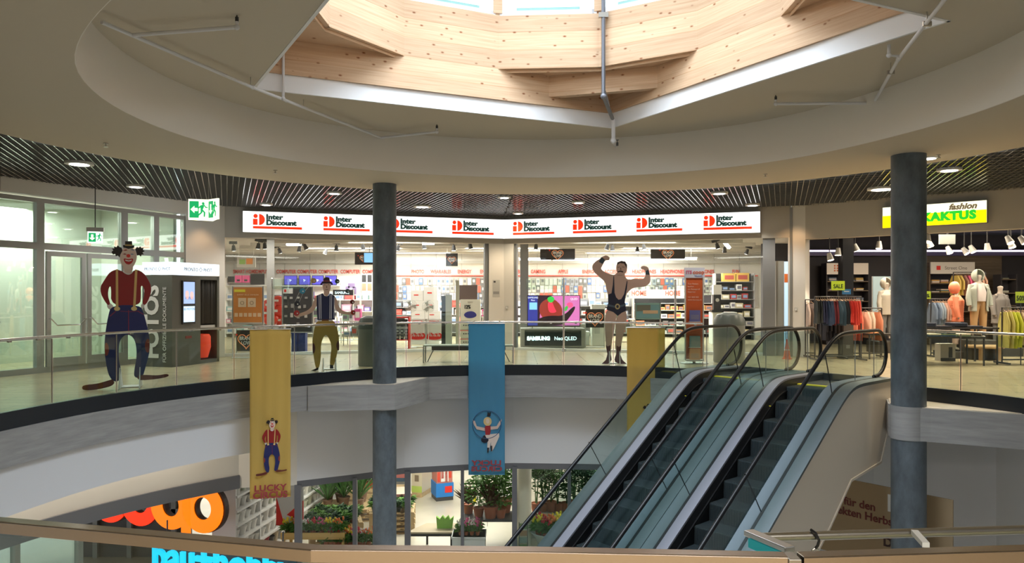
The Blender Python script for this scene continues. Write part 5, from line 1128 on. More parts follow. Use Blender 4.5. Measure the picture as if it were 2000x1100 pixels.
MB().b2(-W_ / 2, W_ / 2, 0, .9, 0.02, H_).obj('counter_body', cm((.3, .31, .29)), t, bevel=.01); MB().b2(-W_ / 2 + .12, W_ / 2 - .12, -.01, 0, .08, H_ - .05).obj('dark_panel', cm((.02, .03, .03), .2), t)
text('lettering', 'SAMSUNG', .155, emis('cool_letter2', (.75, .97, 1), 1.4), t, (-.44, -.014, H_ * .42), bold=.012, depth=.004, sx=.98); text('lettering', 'Neo QLED', .155, emis('cool_letter3', (.75, .97, 1), 1.3), t, (.38, -.014, H_ * .42), bold=.003, depth=.004, sx=.95)
# white appliances behind the strongman
for k, (a, b, y0, wh) in enumerate(((1156, 1182, 595, 'beside the strongman thigh'), (1128, 1152, 648, 'low, beside the lit counter'), (1392, 1440, 610, 'before the toy shelves'))):
    Y = 23.6 + k * .4; t = thing('washing_machine' if k < 2 else 'white_counter', 'white boxy appliance %s' % wh, 'appliance', (X((a + b) / 2, Y), Y, 0)); W_ = (b - a) * Y / F; H_ = Z(y0, Y)
    MB().b2(-W_ / 2, W_ / 2, 0, .5, 0, H_).obj('body', cm((.66, .69, .64)), t, bevel=.012); MB().b2(-W_ * .3, W_ * .1, -.006, 0, H_ * .3, H_ * .62).obj('front_panel', cm((.5, .53, .5)), t)
t = thing('coffee_machine', 'tall black and white coffee machine display on the white counter near the travel stand', 'coffee machine', (X(1402, 24.3), 24.3, Z(610, 24.4)))
k_ = 24.3 / F; MB().b2(-.19, .19, .0, .3, 0, .08).obj('base', M['black'], t); MB().b2(-.12, .12, .05, .25, .08, .58).obj('dark_body', M['black'], t); MB().b2(-.13, .13, .03, .25, .58, .9).obj('white_head', M['paper'], t)
MB().prism([(a * .06, .4 + b * .06) for a, b in disc(1, 16)], .05, .045, 'y').obj('round_mark', M['lgrey'], t)
t = card('beach_picture', 'green framed beach holiday poster on its low panel beside the third banner', 'poster', 1241, 1290, 592, 624, 19.6, cm((.18, .32, .28)), .03, stand=True)
decal(t, 'picture_sea', cm((.12, .26, .28)), .05, .95, .08, .9); decal(t, 'picture_hills', cm((.12, .13, .10)), .05, .6, .5, .88, .006); decal(t, 'picture_sand', cm((.45, .33, .2)), .3, .9, .35, .55, .007)
# travel brochure stand
Y = 17.6; t = thing('brochure_stand', 'tall orange travel brochure stand with pale ITS coop header on a round foot', 'brochure stand', (X(1356, Y), Y, 0)); k_ = Y / F
zz = lambda y: Z(y, Y)
MB().lathe([(.33, 0), (.33, .012), (.02, .02)], n=28).obj('round_foot', M['steel'], t, smooth=True); MB().b2(-.03, .03, .02, .06, 0, .3).obj('stem', M['lgrey'], t)
MB().b2(-16 * k_, 16 * k_, 0, .03, .10, zz(541)).obj('orange_panel', cm((.50, .09, .02)), t)
MB().b2(-19 * k_, 20 * k_, -.02, .04, zz(543), zz(523)).obj('header_panel', cm((.5, .52, .62)), t)
text('lettering', 'ITS', 9 * k_, cm((.5, .1, .2)), t, (-11 * k_, -.022, zz(535)), bold=.004); text('lettering', 'coop', 10 * k_, cm((.5, .1, .03)), t, (8 * k_, -.022, zz(535)), bold=.003, sx=1.1); text('lettering', 'TRAVEL', 4 * k_, cm((.1, .15, .4)), t, (8 * k_, -.022, zz(541)), sx=1.2)
for i, s_ in enumerate(('Zum Reisen-', 'buchen', 'mit Reiseprofi', 'Experten', '', '+41 848 000', 'www.itscoop.ch')): 
    if s_: text('lettering', s_, 4.2 * k_, cm((.8, .5, .4)), t, (-13 * k_, -.003, zz(556 + i * 5.2)), align='LEFT', depth=.002)
for s_ in (-17.5, 17.5): MB().b2(s_ * k_ - .012, s_ * k_ + .012, -.02, .04, .08, zz(543)).obj('side_rail', M['lgrey'], t)
MB().b2(-17 * k_, 17 * k_, -.1, .03, .06, .09).obj('bottom_tray', M['lgrey'], t)
for i, (y0, y1, cc, nm) in enumerate(((606, 628, (.12, .13, .35), 'blue_brochure'), (656, 678, (.2, .28, .3), 'grey_brochure'), (681, 704, (.65, .28, .12), 'orange_brochure'))):
    tt = thing('travel_brochure', ('blue', 'grey green', 'orange')[i] + ' travel brochure in the orange stand', 'brochure', (t.location.x, Y - .06, zz(y1))); MB().b2(-10.5 * k_, 10.5 * k_, .0, .012, 0, (y1 - y0) * k_).obj('cover', cm(cc), tt); MB().b2(-8 * k_, 8 * k_, -.002, 0, (y1 - y0) * k_ * .2, (y1 - y0) * k_ * .6).obj('cover_picture', cm([x * .6 + .1 for x in cc]), tt)
    MB().b2(-11.5 * k_, 11.5 * k_, -.08, 0, zz(y1) - .015, zz(y1) - .001).obj('pocket', M['lgrey'], t)
# waste bins
for px, y0, Y, r, lb in ((722, 617, 17.0, .26, 'brushed metal waste bin with domed top beside the juggler and the slim column'), (1424, 611, 17.9, .37, 'wide round metal bin with domed top seen through the escalator glass')):
    t = thing('waste_bin', lb, 'bin', (X(px, Y), Y, 0)); h = Z(y0, Y)
    MB().lathe([(r * .96, 0), (r, .03), (r, h - .3)], n=28).obj('body', cm((.22, .24, .23), .3), t, smooth=True)
    MB().lathe([(r * 1.01, h - .3), (r * .98, h - .16), (r * .8, h - .05), (r * .4, h), (.0, h)], n=28).obj('dome', cm((.11, .13, .12), .35), t, smooth=True)
# bench
t = thing('bench', 'low bench with dark seat slab and thin steel legs behind the blue banner', 'bench', (X(915, 17.9), 17.9, 0)); k_ = 17.9 / F; h = Z(676, 17.9)
MB().b2(-87 * k_, 88 * k_, -.2, .25, h - .0, h + .03).obj('top_plate', cm((.38, .40, .34)), t); MB().b2(-70 * k_, 72 * k_, -.22, .2, h - .09, h - .005).obj('seat_slab', cm((.05, .035, .03)), t)
for s_ in (-86, 87): MB().b2(s_ * k_ - .015, s_ * k_ + .015, -.2, -.17, 0, h).obj('leg', M['grey'], t); MB().b2(s_ * k_ - .015, s_ * k_ + .015, .2, .23, 0, h).obj('leg', M['grey'], t)
for s_ in (-1, 1): MB().tube([(s_ * 68 * k_, 0, h - .08), (s_ * 80 * k_, 0, 0.01)], .012, 6).obj('slanted_leg', M['dark'], t)
# gate posts and glass screens before the shop
for px, y0, y1, Y, lb in ((531, 545, 683, 19.6, 'slim chrome gate post beside the orange board'), (1101, 545, 683, 21.3, 'slim chrome gate post in front of the television'), (1319, 548, 690, 20.2, 'slim chrome gate post beside the travel stand')):
    t = thing('gate_post', lb, 'post', (X(px, Y), Y, 0)); MB().tube([(0, 0, 0), (0, 0, Z(y0, Y))], .028, 12).obj('pole', M['chrome'], t, smooth=True); MB().lathe([(.07, 0), (.07, .05), (.04, .09), (.03, .1)], n=16).obj('base', M['chrome'], t, smooth=True); MB().ball((0, 0, Z(y0, Y)), .03).obj('cap', M['chrome'], t)
    W_ = 1.05; MB().b2(-W_ - .03, -.03, -.005, .005, Z(565, Y), Z(545, Y)).obj('glass_wing', M['glass'], t) if px != 531 else MB().b2(.03, .95, -.005, .005, Z(565, Y), Z(545, Y)).obj('glass_wing', M['glass'], t)
t = thing('security_gate', 'tall black and white security gate panel beside the shop door, right of the white boxes', 'security gate', (X(872, 22.2), 22.2, 0)); t['label'] = 'tall black and white security gate panel between the fans and the priced boxes'
MB().b2(-.15, -.03, 0, .1, 0, Z(578, 22.2)).obj('black_panel', M['black'], t); MB().b2(-.03, .12, 0, .1, 0, Z(576, 22.2)).obj('pale_panel', cm((.5, .54, .48)), t); MB().b2(.12, .16, 0, .1, 0, Z(576, 22.2)).obj('edge', M['lgrey'], t)
t = thing('security_gate', 'slim cream security gate panel between the dark one and the priced boxes', 'security gate', (X(894, 22.3), 22.3, 0)); MB().b2(-.06, .04, 0, .1, 0, Z(548, 22.3)).obj('body', cm((.6, .58, .5)), t); MB().b2(-.07, .05, -.02, .12, 0, .1).obj('base', M['grey'], t)
# notices on the pier
t = thing('notice', 'grey paper notice on the pier between the shop windows', 'notice', tuple(on3(3, on(3, 969), .004, Z(580, 21.9))), segrz(3)); MB().b2(-.11, .11, -.004, 0, 0, .5).obj('sheet', M['lgrey'], t); MB().b2(-.08, -.02, -.007, -.004, .42, .47).obj('print', M['dark'], t)
MB().b2(-.09, .09, -.007, -.004, .08, .16).obj('print', M['grey'], t)
t = thing('wall_switch', 'small grey switch plate on the pier between the shop windows', 'switch', tuple(on3(4, on(4, 990), .004, Z(604, 21.9))), segrz(4)); MB().b2(-.04, .04, -.015, 0, 0, .09).obj('plate', M['lgrey'], t); MB().b2(-.025, .025, -.02, -.015, .02, .07).obj('button', M['paper'], t)
t = thing('wall_switch', 'small pale switch plate on the pier beside the boutique', 'switch', tuple(on3(5, on(5, 1555), .004, Z(608, 19.4))), segrz(5)); MB().b2(-.04, .04, -.015, 0, 0, .09).obj('plate', M['lgrey'], t); MB().b2(-.025, .025, -.02, -.015, .02, .07).obj('button', M['paper'], t)
# red bags, blue bins
for k, (px, y, r) in enumerate(((526, 596, .22), (541, 588, .2), (522, 612, .22), (540, 608, .24), (530, 624, .24), (545, 626, .2))):
    Y = 22.0; t = thing('red_bag', 'shiny red packed bag in the pile behind the gate post, %s' % ('upper near the post', 'topmost', 'middle near the orange board', 'middle toward the dark display', 'lower near the post', 'lowest toward the dark display')[k], 'bag', (X(px, Y), Y + .1 * (k % 2), max(.63, Z(y, Y) - r * .8)), 0, 'pile of red bags')
    MB().ball((0, 0, r * .8), r, 14, 10, (1, .8, .8)).obj('bag_body', cm((.75, .04, .02), .3), t, smooth=True); MB().b2(-.06, .06, -r * .8 - .01, -r * .8 + .02, r * .7, r * 1.0).obj('tag', M['paper'], t)
t = thing('display_bin', 'wire display bin holding the red bags', 'bin', (X(532, 22.05), 22.15, 0)); MB().b2(-.38, .38, -.25, .25, 0, .62).obj('bin_body', cm((.35, .05, .04)), t); MB().b2(-.4, .4, -.27, .27, .6, .64).obj('rim', M['steel'], t)
for k, (a, b) in enumerate(((569, 581), (582, 596))):
    t = thing('blue_tub', 'dark blue plastic tub under the display case, %s' % ('one nearer the yellow banner', 'one nearer the juggler')[k], 'tub', (X((a + b) / 2, 20.9), 20.9, 0)); W_ = (b - a) * 20.9 / F; MB().b2(-W_ / 2, W_ / 2, 0, .25, 0, Z(652, 20.9)).obj('body', M['blue'], t, bevel=.01); MB().b2(-W_ / 2 - .01, W_ / 2 + .01, -.01, .26, Z(652, 20.9), Z(650, 20.9)).obj('rim', M['blue'], t)
# wire goods tables behind the juggler: low tables with small goods
for k, (a, b, Y, z, lb) in enumerate(((610, 660, 24.5, .9, 'white goods table behind the juggler legs'), (668, 728, 23.8, .8, 'glass goods table beside the slim column'), (1185, 1240, 25.5, .8, 'low goods table behind the strongman'), (940, 955, 25, .9, 'narrow goods table beside the pier'))):
    t = thing('goods_table', lb, 'table', (X((a + b) / 2, Y), Y, 0)); W_ = (b - a) * Y / F; MB().b2(-W_ / 2, W_ / 2, 0, .7, z - .03, z).obj('table_top', M['paper'], t)
    for sx in (-1, 1):
        for sy in (.03, .64): MB().b2(sx * (W_ / 2 - .04) - .015, sx * (W_ / 2 - .04) + .015, sy, sy + .03, 0, z - .03).obj('leg', M['lgrey'], t)
    MB().b2(-W_ / 2 + .05, W_ / 2 - .05, .04, .66, .3, .32).obj('lower_shelf', M['lgrey'], t)
    goods('goods on the %s' % lb, 'small boxed item on the %s' % lb, a + 1, b - 1, Y + .1, z, .12, .4, .1, .22, [(.1, .08, .3), (.7, .7, .7), (.12, .12, .12), (.6, .6, .2), (.3, .5, .35), (.6, .1, .3)])
    goods('lower goods on the %s' % lb, 'boxed item on the lower shelf of the %s' % lb, a + 2, b - 2, Y + .1, .32, .12, .3, .12, .26, [(.7, .72, .7), (.3, .34, .34), (.5, .5, .45)])
for i, (px, y) in enumerate(((1240, 577), (1306, 577))):
    o = text('wall_lettering', 'HOME', .26, TXR, None, (X(px + 8, 28.55), 28.55, Z(y, 28.55)), sx=.8, bold=.008); tag(o, 'larger red HOME lettering on the low shelf %s' % ('beside the strongman elbow' if i == 0 else 'before the travel stand'), 'lettering')
struct(MB().b2(X(1236, 28.6), X(1336, 28.6), 28.58, 28.62, Z(583, 28.6), Z(566, 28.6)).obj('trim_home_header', M['paper']))
# ceiling track spots and tubes
sp = None
for k, (px, y, Y) in enumerate(((456, 497, 24), (505, 488, 23), (517, 485, 23), (585, 480, 24.5), (545, 496, 25.5), (595, 486, 23.5), (657, 488, 24), (637, 482, 26), (709, 484, 23.5), (778, 488, 23.8), (828, 482, 23), (886, 486, 24), (918, 484, 23), (1047, 484, 23.5), (1006, 482, 25), (1187, 483, 23.4), (1196, 484, 24), (1257, 484, 23.6), (1245, 480, 25), (1400, 486, 23), (1415, 482, 25), (1460, 484, 26))):
    if sp is None:
        sp = thing('track_spotlight', 'dark track spotlight under the electronics shop ceiling', 'spotlight', (0, 0, 0), 0, 'track spotlights in the electronics shop')
        MB().tube([(0, 0, .1), (0, 0, .0)], .015, 6).obj('arm', M['dark'], sp); MB().lathe([(.05, .03), (.055, -.02), (.075, -.14), (.07, -.14)], n=14).obj('housing', M['dark'], sp, smooth=True); MB().lathe([(.06, -.139), (.06, -.145)], n=14).obj('lens', M['lamp'], sp); MB().b2(-.12, .12, -.04, .04, .08, .16).obj('driver_box', M['dark'], sp); t = sp
    else: t = dup(sp, (0, 0, 0))
    t.location = (X(px, Y), Y, 3.20); t.rotation_euler = (R.uniform(-.4, .4), R.uniform(-.4, .4), 0)
tb_ = [(1014, 1076, 507, 27), (1080, 1150, 507, 27), (1154, 1255, 506, 26.5), (1258, 1360, 506, 26.5), (560, 588, 478, 24), (825, 848, 476, 22.6), (1404, 1430, 476, 23.5)]
for k, (a, b, y, Y) in enumerate(tb_):
    t = thing('tube_light', 'bright tube light under the electronics shop ceiling %s' % ('beside the grey post', 'under the dark hanging sign', 'behind the strongman fist', 'behind the strongman head', 'above the laptops', 'beside the slim column', 'slanting above the toy shelves')[k], 'tube light', (X((a + b) / 2, Y), Y, Z(y, Y)), 0, None); W_ = (b - a) * Y / F
    if k == 6: t.rotation_euler = (0, D(40), D(30))
    MB().b2(-W_ / 2, W_ / 2, -.05, .05, -.03, .03).obj('diffuser', M['lamp'], t); MB().b2(-W_ / 2 - .02, W_ / 2 + .02, -.07, .07, .03, .06).obj('housing', M['lgrey'], t)
    if k < 6:
        for s_ in (-.4, .4): MB().tube([(s_ * W_, 0, .05), (s_ * W_, 0, 3.38 - t.location.z)], .005, 5).obj('wire', M['steel'], t)
# ================= BOUTIQUE =================
DW = mat('boutique_dark', (.045, .042, .048), .8); WD = wood_mat('weathered_wood', (.22, .17, .12), (.11, .085, .06), knots=False, boards=5)
struct(MB().box((13.2, 25.1, 1.8), (9.5, .2, 3.7)).obj('wall_boutique_back', DW)); struct(MB().box((18.2, 18, 1.8), (.2, 15, 3.7)).obj('wall_boutique_right', DW))
mb = MB(); wallseg(mb, (7.75, 19.7), (9.75, 25.0), 0, 3.7, .06); struct(mb.obj('wall_boutique_left', DW))
struct(MB().prism([(7.6, 19.6), (11.2, 16.3), (14.7, 12.4), (18.3, 12.4), (18.3, 25.2), (9.8, 25.2)], 3.66, 3.72).obj('ceiling_boutique', cm((.015, .015, .017))))
struct(MB().b2(X(1808, 24.9), X(1955, 24.9), 24.86, 24.98, 0, Z(499, 24.9)).obj('wall_boutique_wood', WD))
struct(MB().b2(9.7, 17.9, 24.8, 24.95, Z(500, 24.9), Z(494, 24.9)).obj('trim_violet_soffit', cm((.12, .10, .2))))
t = thing('light_strip', 'long pale violet light strip high on the boutique back wall', 'light strip', (13.8, 24.8, Z(490, 24.8))); MB().b2(-4, 4, -.02, .02, -.03, .02).obj('diffuser', emis('violet_strip', (.85, .75, 1), 2.6), t); MB().b2(-4, 4, .02, .1, -.05, .04).obj('housing', M['dark'], t)
t = thing('boutique_column', 'square black column inside the boutique beside the SALE rack', 'column', (X(1652, 19.4), 19.4, 0)); MB().b2(-.14, .14, -.14, .14, 0, 3.66).obj('shaft', M['black'], t)
LIME = cm((.50, .68, .04), .5)
for px0, px1, y0, y1, Y, s_, lb in ((1624, 1650, 549, 567, 18.3, 'SALE', 'lime SALE sign above the trouser rack'), (1984, 2004, 570, 592, 17.2, '50%', 'lime 50 percent sign on the rack at the far end of the boutique'), (1800, 1818, 569, 584, 18.8, '30%', 'lime sign half hidden behind the thick column')):
    t = card('price_sign', lb, 'sign', px0, px1, y0, y1, Y, LIME, .012); dtext(t, s_, cm((.02, .05, .01)), .5, .22, .62, .8, bold=.003)
    MB().b2(-.012, .012, .003, .01, -(t.location.z if s_ != 'SALE' else .14), 0).obj('holder', M['dark'], t)
t = card('price_sign', 'small blue sign beside the lime SALE sign', 'sign', 1645, 1662, 565, 575, 18.35, cm((.03, .16, .4)), .012); MB().b2(-.01, .01, .003, .01, -.06, 0).obj('holder', M['dark'], t); decal(t, 'print', M['paper'], .2, .8, .5, .62)
t = card('brand_board', 'white board with dotted print on the shelves behind the black column', 'sign', 1615, 1696, 514, 536, 24.2, cm((.75, .68, .62)), .05)
for k in range(9): fig(t, [('dot', cm((.6, .15, .05)), [ell(.0, 0, .03, .03, 8)], 0, 1)], .42 - .09 * (k % 3) + .0, .12 + .08 * (k // 3) + .0, 1, .002, -.002)
t = card('brand_board', 'white Street One board with red square on the wooden wall', 'sign', 1818, 1904, 512, 535, 24.2, cm((.75, .71, .66)), .05); decal(t, 'red_square', M['red'], .13, .22, .33, .68); dtext(t, 'Street One', cm((.25, .22, .2)), .57, .36, .42, 1.0)
def unit(label, px0, px1, Y, levels, top, m, depth=.4):
    x0, x1 = X(px0, Y), X(px1, Y); h = (x1 - x0) / 2; t = thing('clothes_shelf', label, 'shelf', ((x0 + x1) / 2, Y, 0))
    for s_ in (-1, 1): MB().b2(s_ * h - .02, s_ * h + .02, 0, depth, 0, top).obj('side_panel', m, t)
    for z in levels: MB().b2(-h, h, 0, depth, z - .03, z).obj('shelf_board', WD, t)
    MB().b2(-h, h, depth, depth + .02, 0, top).obj('back_panel', DW, t); return t
unit('dark clothes shelf below the dotted board', 1615, 1697, 24.3, [.5, 1.0, Z(588, 24.3), Z(567, 24.3), Z(549, 24.3)], Z(514, 24.3), DW)
unit('wooden clothes shelf below the Street One board', 1816, 1900, 24.3, [.6, 1.1, Z(571, 24.3), Z(553, 24.3)], Z(513, 24.3), WD)
unit('dark clothes shelf at the far corner of the boutique', 1956, 1986, 24.0, [.5, .9, 1.3, 1.7, Z(545, 24)], Z(536, 24), DW)
def folds(group, label, px0, px1, Y, z, cols, w_=.26, nmax=3, dep=.3, h=.035):
    x = X(px0, Y) + w_ / 2
    while x + w_ / 2 <= X(px1, Y) + .01:
        for k in range(R.randint(1, nmax)):
            cc = R.choice(cols); key = ('fold', cc)
            if key not in bp:
                o = thing('folded_garment', label, 'garment', (0, 0, 0), 0, group); MB().b2(-.13, .13, 0, dep, 0, h).obj('cloth', cm(cc, .85), o, bevel=.012); MB().b2(-.125, .125, -.008, .02, h * .3, h * .6).obj('fold_edge', cm([min(1, c_ * 1.3 + .02) for c_ in cc], .85), o); bp[key] = t = o
            else: t = dup(bp[key], (0, 0, 0))
            t['label'] = label; t['group'] = group; t.location = (x + R.uniform(-.008, .008), Y, z + k * (h + .001)); t.scale = (w_ / .27, 1, 1)
        x += w_ + .035
L1 = [(.6, .5, .42), (.65, .3, .25), (.2, .25, .35), (.7, .65, .6), (.55, .4, .15)]
for y in (588, 567, 549): folds('folded clothes below the dotted board', 'folded garment on the dark shelf below the dotted board', 1619, 1694, 24.35, Z(y, 24.3), L1)
for y in (571, 553): folds('folded clothes below Street One', 'folded garment on the wooden shelf below the Street One board', 1820, 1897, 24.35, Z(y, 24.3), [(.75, .6, .5), (.6, .35, .3), (.1, .2, .2), (.7, .65, .6), (.65, .4, .1)])
for z in (.9, 1.3, 1.7, Z(545, 24)): folds('folded clothes in the far corner', 'folded garment on the far corner shelf of the boutique', 1958, 1984, 24.05, z, [(.5, .55, .3), (.3, .3, .2), (.6, .6, .5)], .22)
# hanging garments
def garment_mesh(w_, dep, h, m, sleeves=True, seed=0):
    rr = random.Random(seed); mb = MB(); n = 12; rows = 7
    for j in range(rows):
        f = j / (rows - 1); d = dep * (.45 + .55 * min(1, f * 2.4)) * (1 + .06 * math.sin(f * 7 + seed)); ww = w_ * (.55 + .45 * f)
        for i in range(n):
            a = 2 * math.pi * i / n; k = 1 + .16 * math.sin(i * 2.3 + seed + f * 2); mb.v.append(Vector((math.cos(a) * ww / 2 * k, math.sin(a) * d / 2 * k, -f * h)))
    for j in range(rows - 1):
        for i in range(n): l = (i + 1) % n; mb.f.append((j * n + i, j * n + l, (j + 1) * n + l, (j + 1) * n + i))
    mb.f.append(tuple(range(n))); mb.f.append(tuple((rows - 1) * n + i for i in range(n)))
    if sleeves:
        for s_ in (-1, 1): mb.tube([(0, s_ * dep * .25, -.02), (w_ * .1, s_ * dep * .5, -h * .3), (0, s_ * dep * .52, -h * .72)], w_ * .3, 7)
    return mb
gp = {}
def hang(group, label, px0, px1, Y, z, h, cols, step=.075, name='hanging_garment', sleeves=True, dep=.42):
    x = X(px0, Y); x1 = X(px1, Y); n = 0
    while x < x1:
        cc = cols[int(n * len(cols) * step / max(.01, x1 - X(px0, Y))) % len(cols)]; key = (cc, name, h)
        if key not in gp:
            t = thing(name, label, 'garment', (0, 0, 0), 0, group); garment_mesh(.1, dep, h, None, sleeves, len(gp)).obj('cloth', cm(cc, .8), t, loc=(0, 0, -.09), smooth=True)
            MB().tube([(0, -.16, -.09), (0, 0, -.045), (0, .16, -.09)], .006, 5).tube([(0, 0, -.045), (0, 0, -.02), (0, .012, .0), (0, 0, .012)], .003, 5).obj('hanger', cm((.45, .3, .18)), t); gp[key] = t
        else: t = dup(gp[key], (0, 0, 0))
        t['label'] = label; t['group'] = group; t.location = (x, Y + R.uniform(-.02, .02), z - .012); t.rotation_euler = (0, 0, R.uniform(-.2, .2)); t.scale = (1, 1, R.uniform(.92, 1.04)); x += step; n += 1
def rack(label, px0, px1, Y, z, legs=True):
    x0, x1 = X(px0, Y), X(px1, Y); h = (x1 - x0) / 2; t = thing('clothes_rack', label, 'clothes rack', ((x0 + x1) / 2, Y, 0))
    MB().tube([(-h, 0, z), (h, 0, z)], .014, 8).obj('hanging_bar', M['dark'], t)
    for s_ in (-1, 1): MB().tube([(s_ * h, 0, z), (s_ * h, 0, .06)], .016, 8).obj('post', M['dark'], t); MB().b2(s_ * h - .02, s_ * h + .02, -.28, .28, .02, .06).obj('foot', M['dark'], t)
    MB().b2(-h, h, -.015, .015, .1, .13).obj('bottom_bar', M['dark'], t); return t
YR = 18.3; zr = Z(580, YR)
rack('black rack of trousers under the lime SALE sign', 1591, 1682, YR, zr)
hang('trousers under the SALE sign', 'folded dark or red trousers hanging on the rack under the lime SALE sign', 1594, 1679, YR, zr, .58, [(.025, .03, .03), (.015, .02, .06), (.02, .04, .09), (.12, .012, .02), (.04, .08, .12), (.015, .018, .025), (.55, .04, .03), (.6, .06, .04)], .055, 'hanging_trousers', False, .3)
hang('shirts behind the trousers', 'dark long garment hanging behind the trousers under the SALE sign', 1608, 1640, YR + .5, zr - .25, .75, [(.02, .02, .03), (.04, .03, .03)], .1)
rack('black rack behind the trouser rack', 1604, 1645, YR + .5, zr - .25)
rack('black rack of coral and cream jackets beside the trousers', 1664, 1722, YR + .9, Z(602, YR + .9)); hang('jackets beside the trousers', 'coral or cream jacket hanging beside the trouser rack', 1668, 1719, YR + .9, Z(602, YR + .9), .72, [(.65, .16, .09), (.7, .5, .38), (.7, .6, .48), (.65, .25, .14)], .15)
rack('black rack of pale garments at the boutique door edge', 1573, 1592, 19.3, 1.5); hang('pale garments at the door edge', 'pale garment hanging at the boutique door edge', 1576, 1590, 19.3, 1.5, .75, [(.5, .4, .35), (.25, .2, .18), (.6, .5, .42)], .1)
YQ = 17.3; rack('black rack of lime and dark garments at the far end of the boutique', 1957, 2030, YQ, Z(601, YQ)); hang('lime and dark garments', 'lime, yellow or dark garment on the far end rack', 1961, 2026, YQ, Z(601, YQ), .82, [(.55, .5, .15), (.6, .65, .06), (.65, .5, .35), (.03, .02, .03), (.08, .05, .08), (.3, .22, .25)], .085)
rack('rack of pale jeans behind the dark clothes table', 1818, 1852, 19.3, Z(584, 19.3)); hang('pale jeans', 'pale blue or rose garment hanging behind the dark clothes table', 1821, 1850, 19.3, Z(584, 19.3), .6, [(.16, .22, .32), (.28, .35, .42), (.6, .38, .3)], .07)
rack('rack of colourful blouses before the wooden wall', 1862, 1925, 22.5, Z(532, 22.5)); hang('colourful blouses', 'colourful blouse hanging before the wooden wall', 1865, 1922, 22.5, Z(532, 22.5), .6, [(.55, .4, .1), (.3, .15, .12), (.6, .1, .2), (.1, .1, .1), (.6, .35, .25)], .12)
# mannequins
def body(sc=1.0, arms=((-.27, .0, 1.12), (.27, 0, 1.12))):
    v = [(0, 0, .95), (0, 0, 1.15), (0, 0, 1.38), (0, 0, 1.47), (0, -.01, 1.56), (0, -.01, 1.66), (-.1, 0, .9), (-.11, 0, .5), (-.12, .02, .08), (-.12, -.1, .04), (.1, 0, .9), (.11, 0, .5), (.12, .02, .08), (.12, -.1, .04), (-.17, 0, 1.38), (-.22, .01, 1.15), (-.23, -.05, .92), (-.23, -.07, .82), (.17, 0, 1.38), (.22, .01, 1.15), (.23, -.05, .92), (.23, -.07, .82)]
    r = [.15, .12, .14, .05, .06, .095, .09, .06, .04, .035, .09, .06, .04, .035, .055, .045, .03, .028, .055, .045, .03, .028]
    e_ = [(0, 1), (1, 2), (2, 3), (3, 4), (4, 5), (0, 6), (6, 7), (7, 8), (8, 9), (0, 10), (10, 11), (11, 12), (12, 13), (2, 14), (14, 15), (15, 16), (16, 17), (2, 18), (18, 19), (19, 20), (20, 21)]
    me = bpy.data.meshes.new('mannequin_body'); me.from_pydata(v, e_, []); o = bpy.data.objects.new('mannequin_body', me); COL.objects.link(o)
    m = o.modifiers.new('skin', 'SKIN'); m.use_smooth_shade = True
    for i, s_ in enumerate(me.skin_vertices[0].data): s_.radius = (r[i] * sc, r[i] * sc * (.8 if i < 3 else 1)); s_.use_root = (i == 0)
    o.modifiers.new('sub', 'SUBSURF').levels = 1; o.modifiers['sub'].render_levels = 1
    bpy.context.view_layer.update(); m2 = bpy.data.meshes.new_from_object(o.evaluated_get(bpy.context.evaluated_depsgraph_get())); bpy.data.objects.remove(o)
    m2.materials.clear(); m2.materials.append(mat('mannequin_grey', (.50, .44, .38), .5)) if 'mannequin_grey' not in bpy.data.materials else m2.materials.append(bpy.data.materials['mannequin_grey'])
    return m2
BM = body()
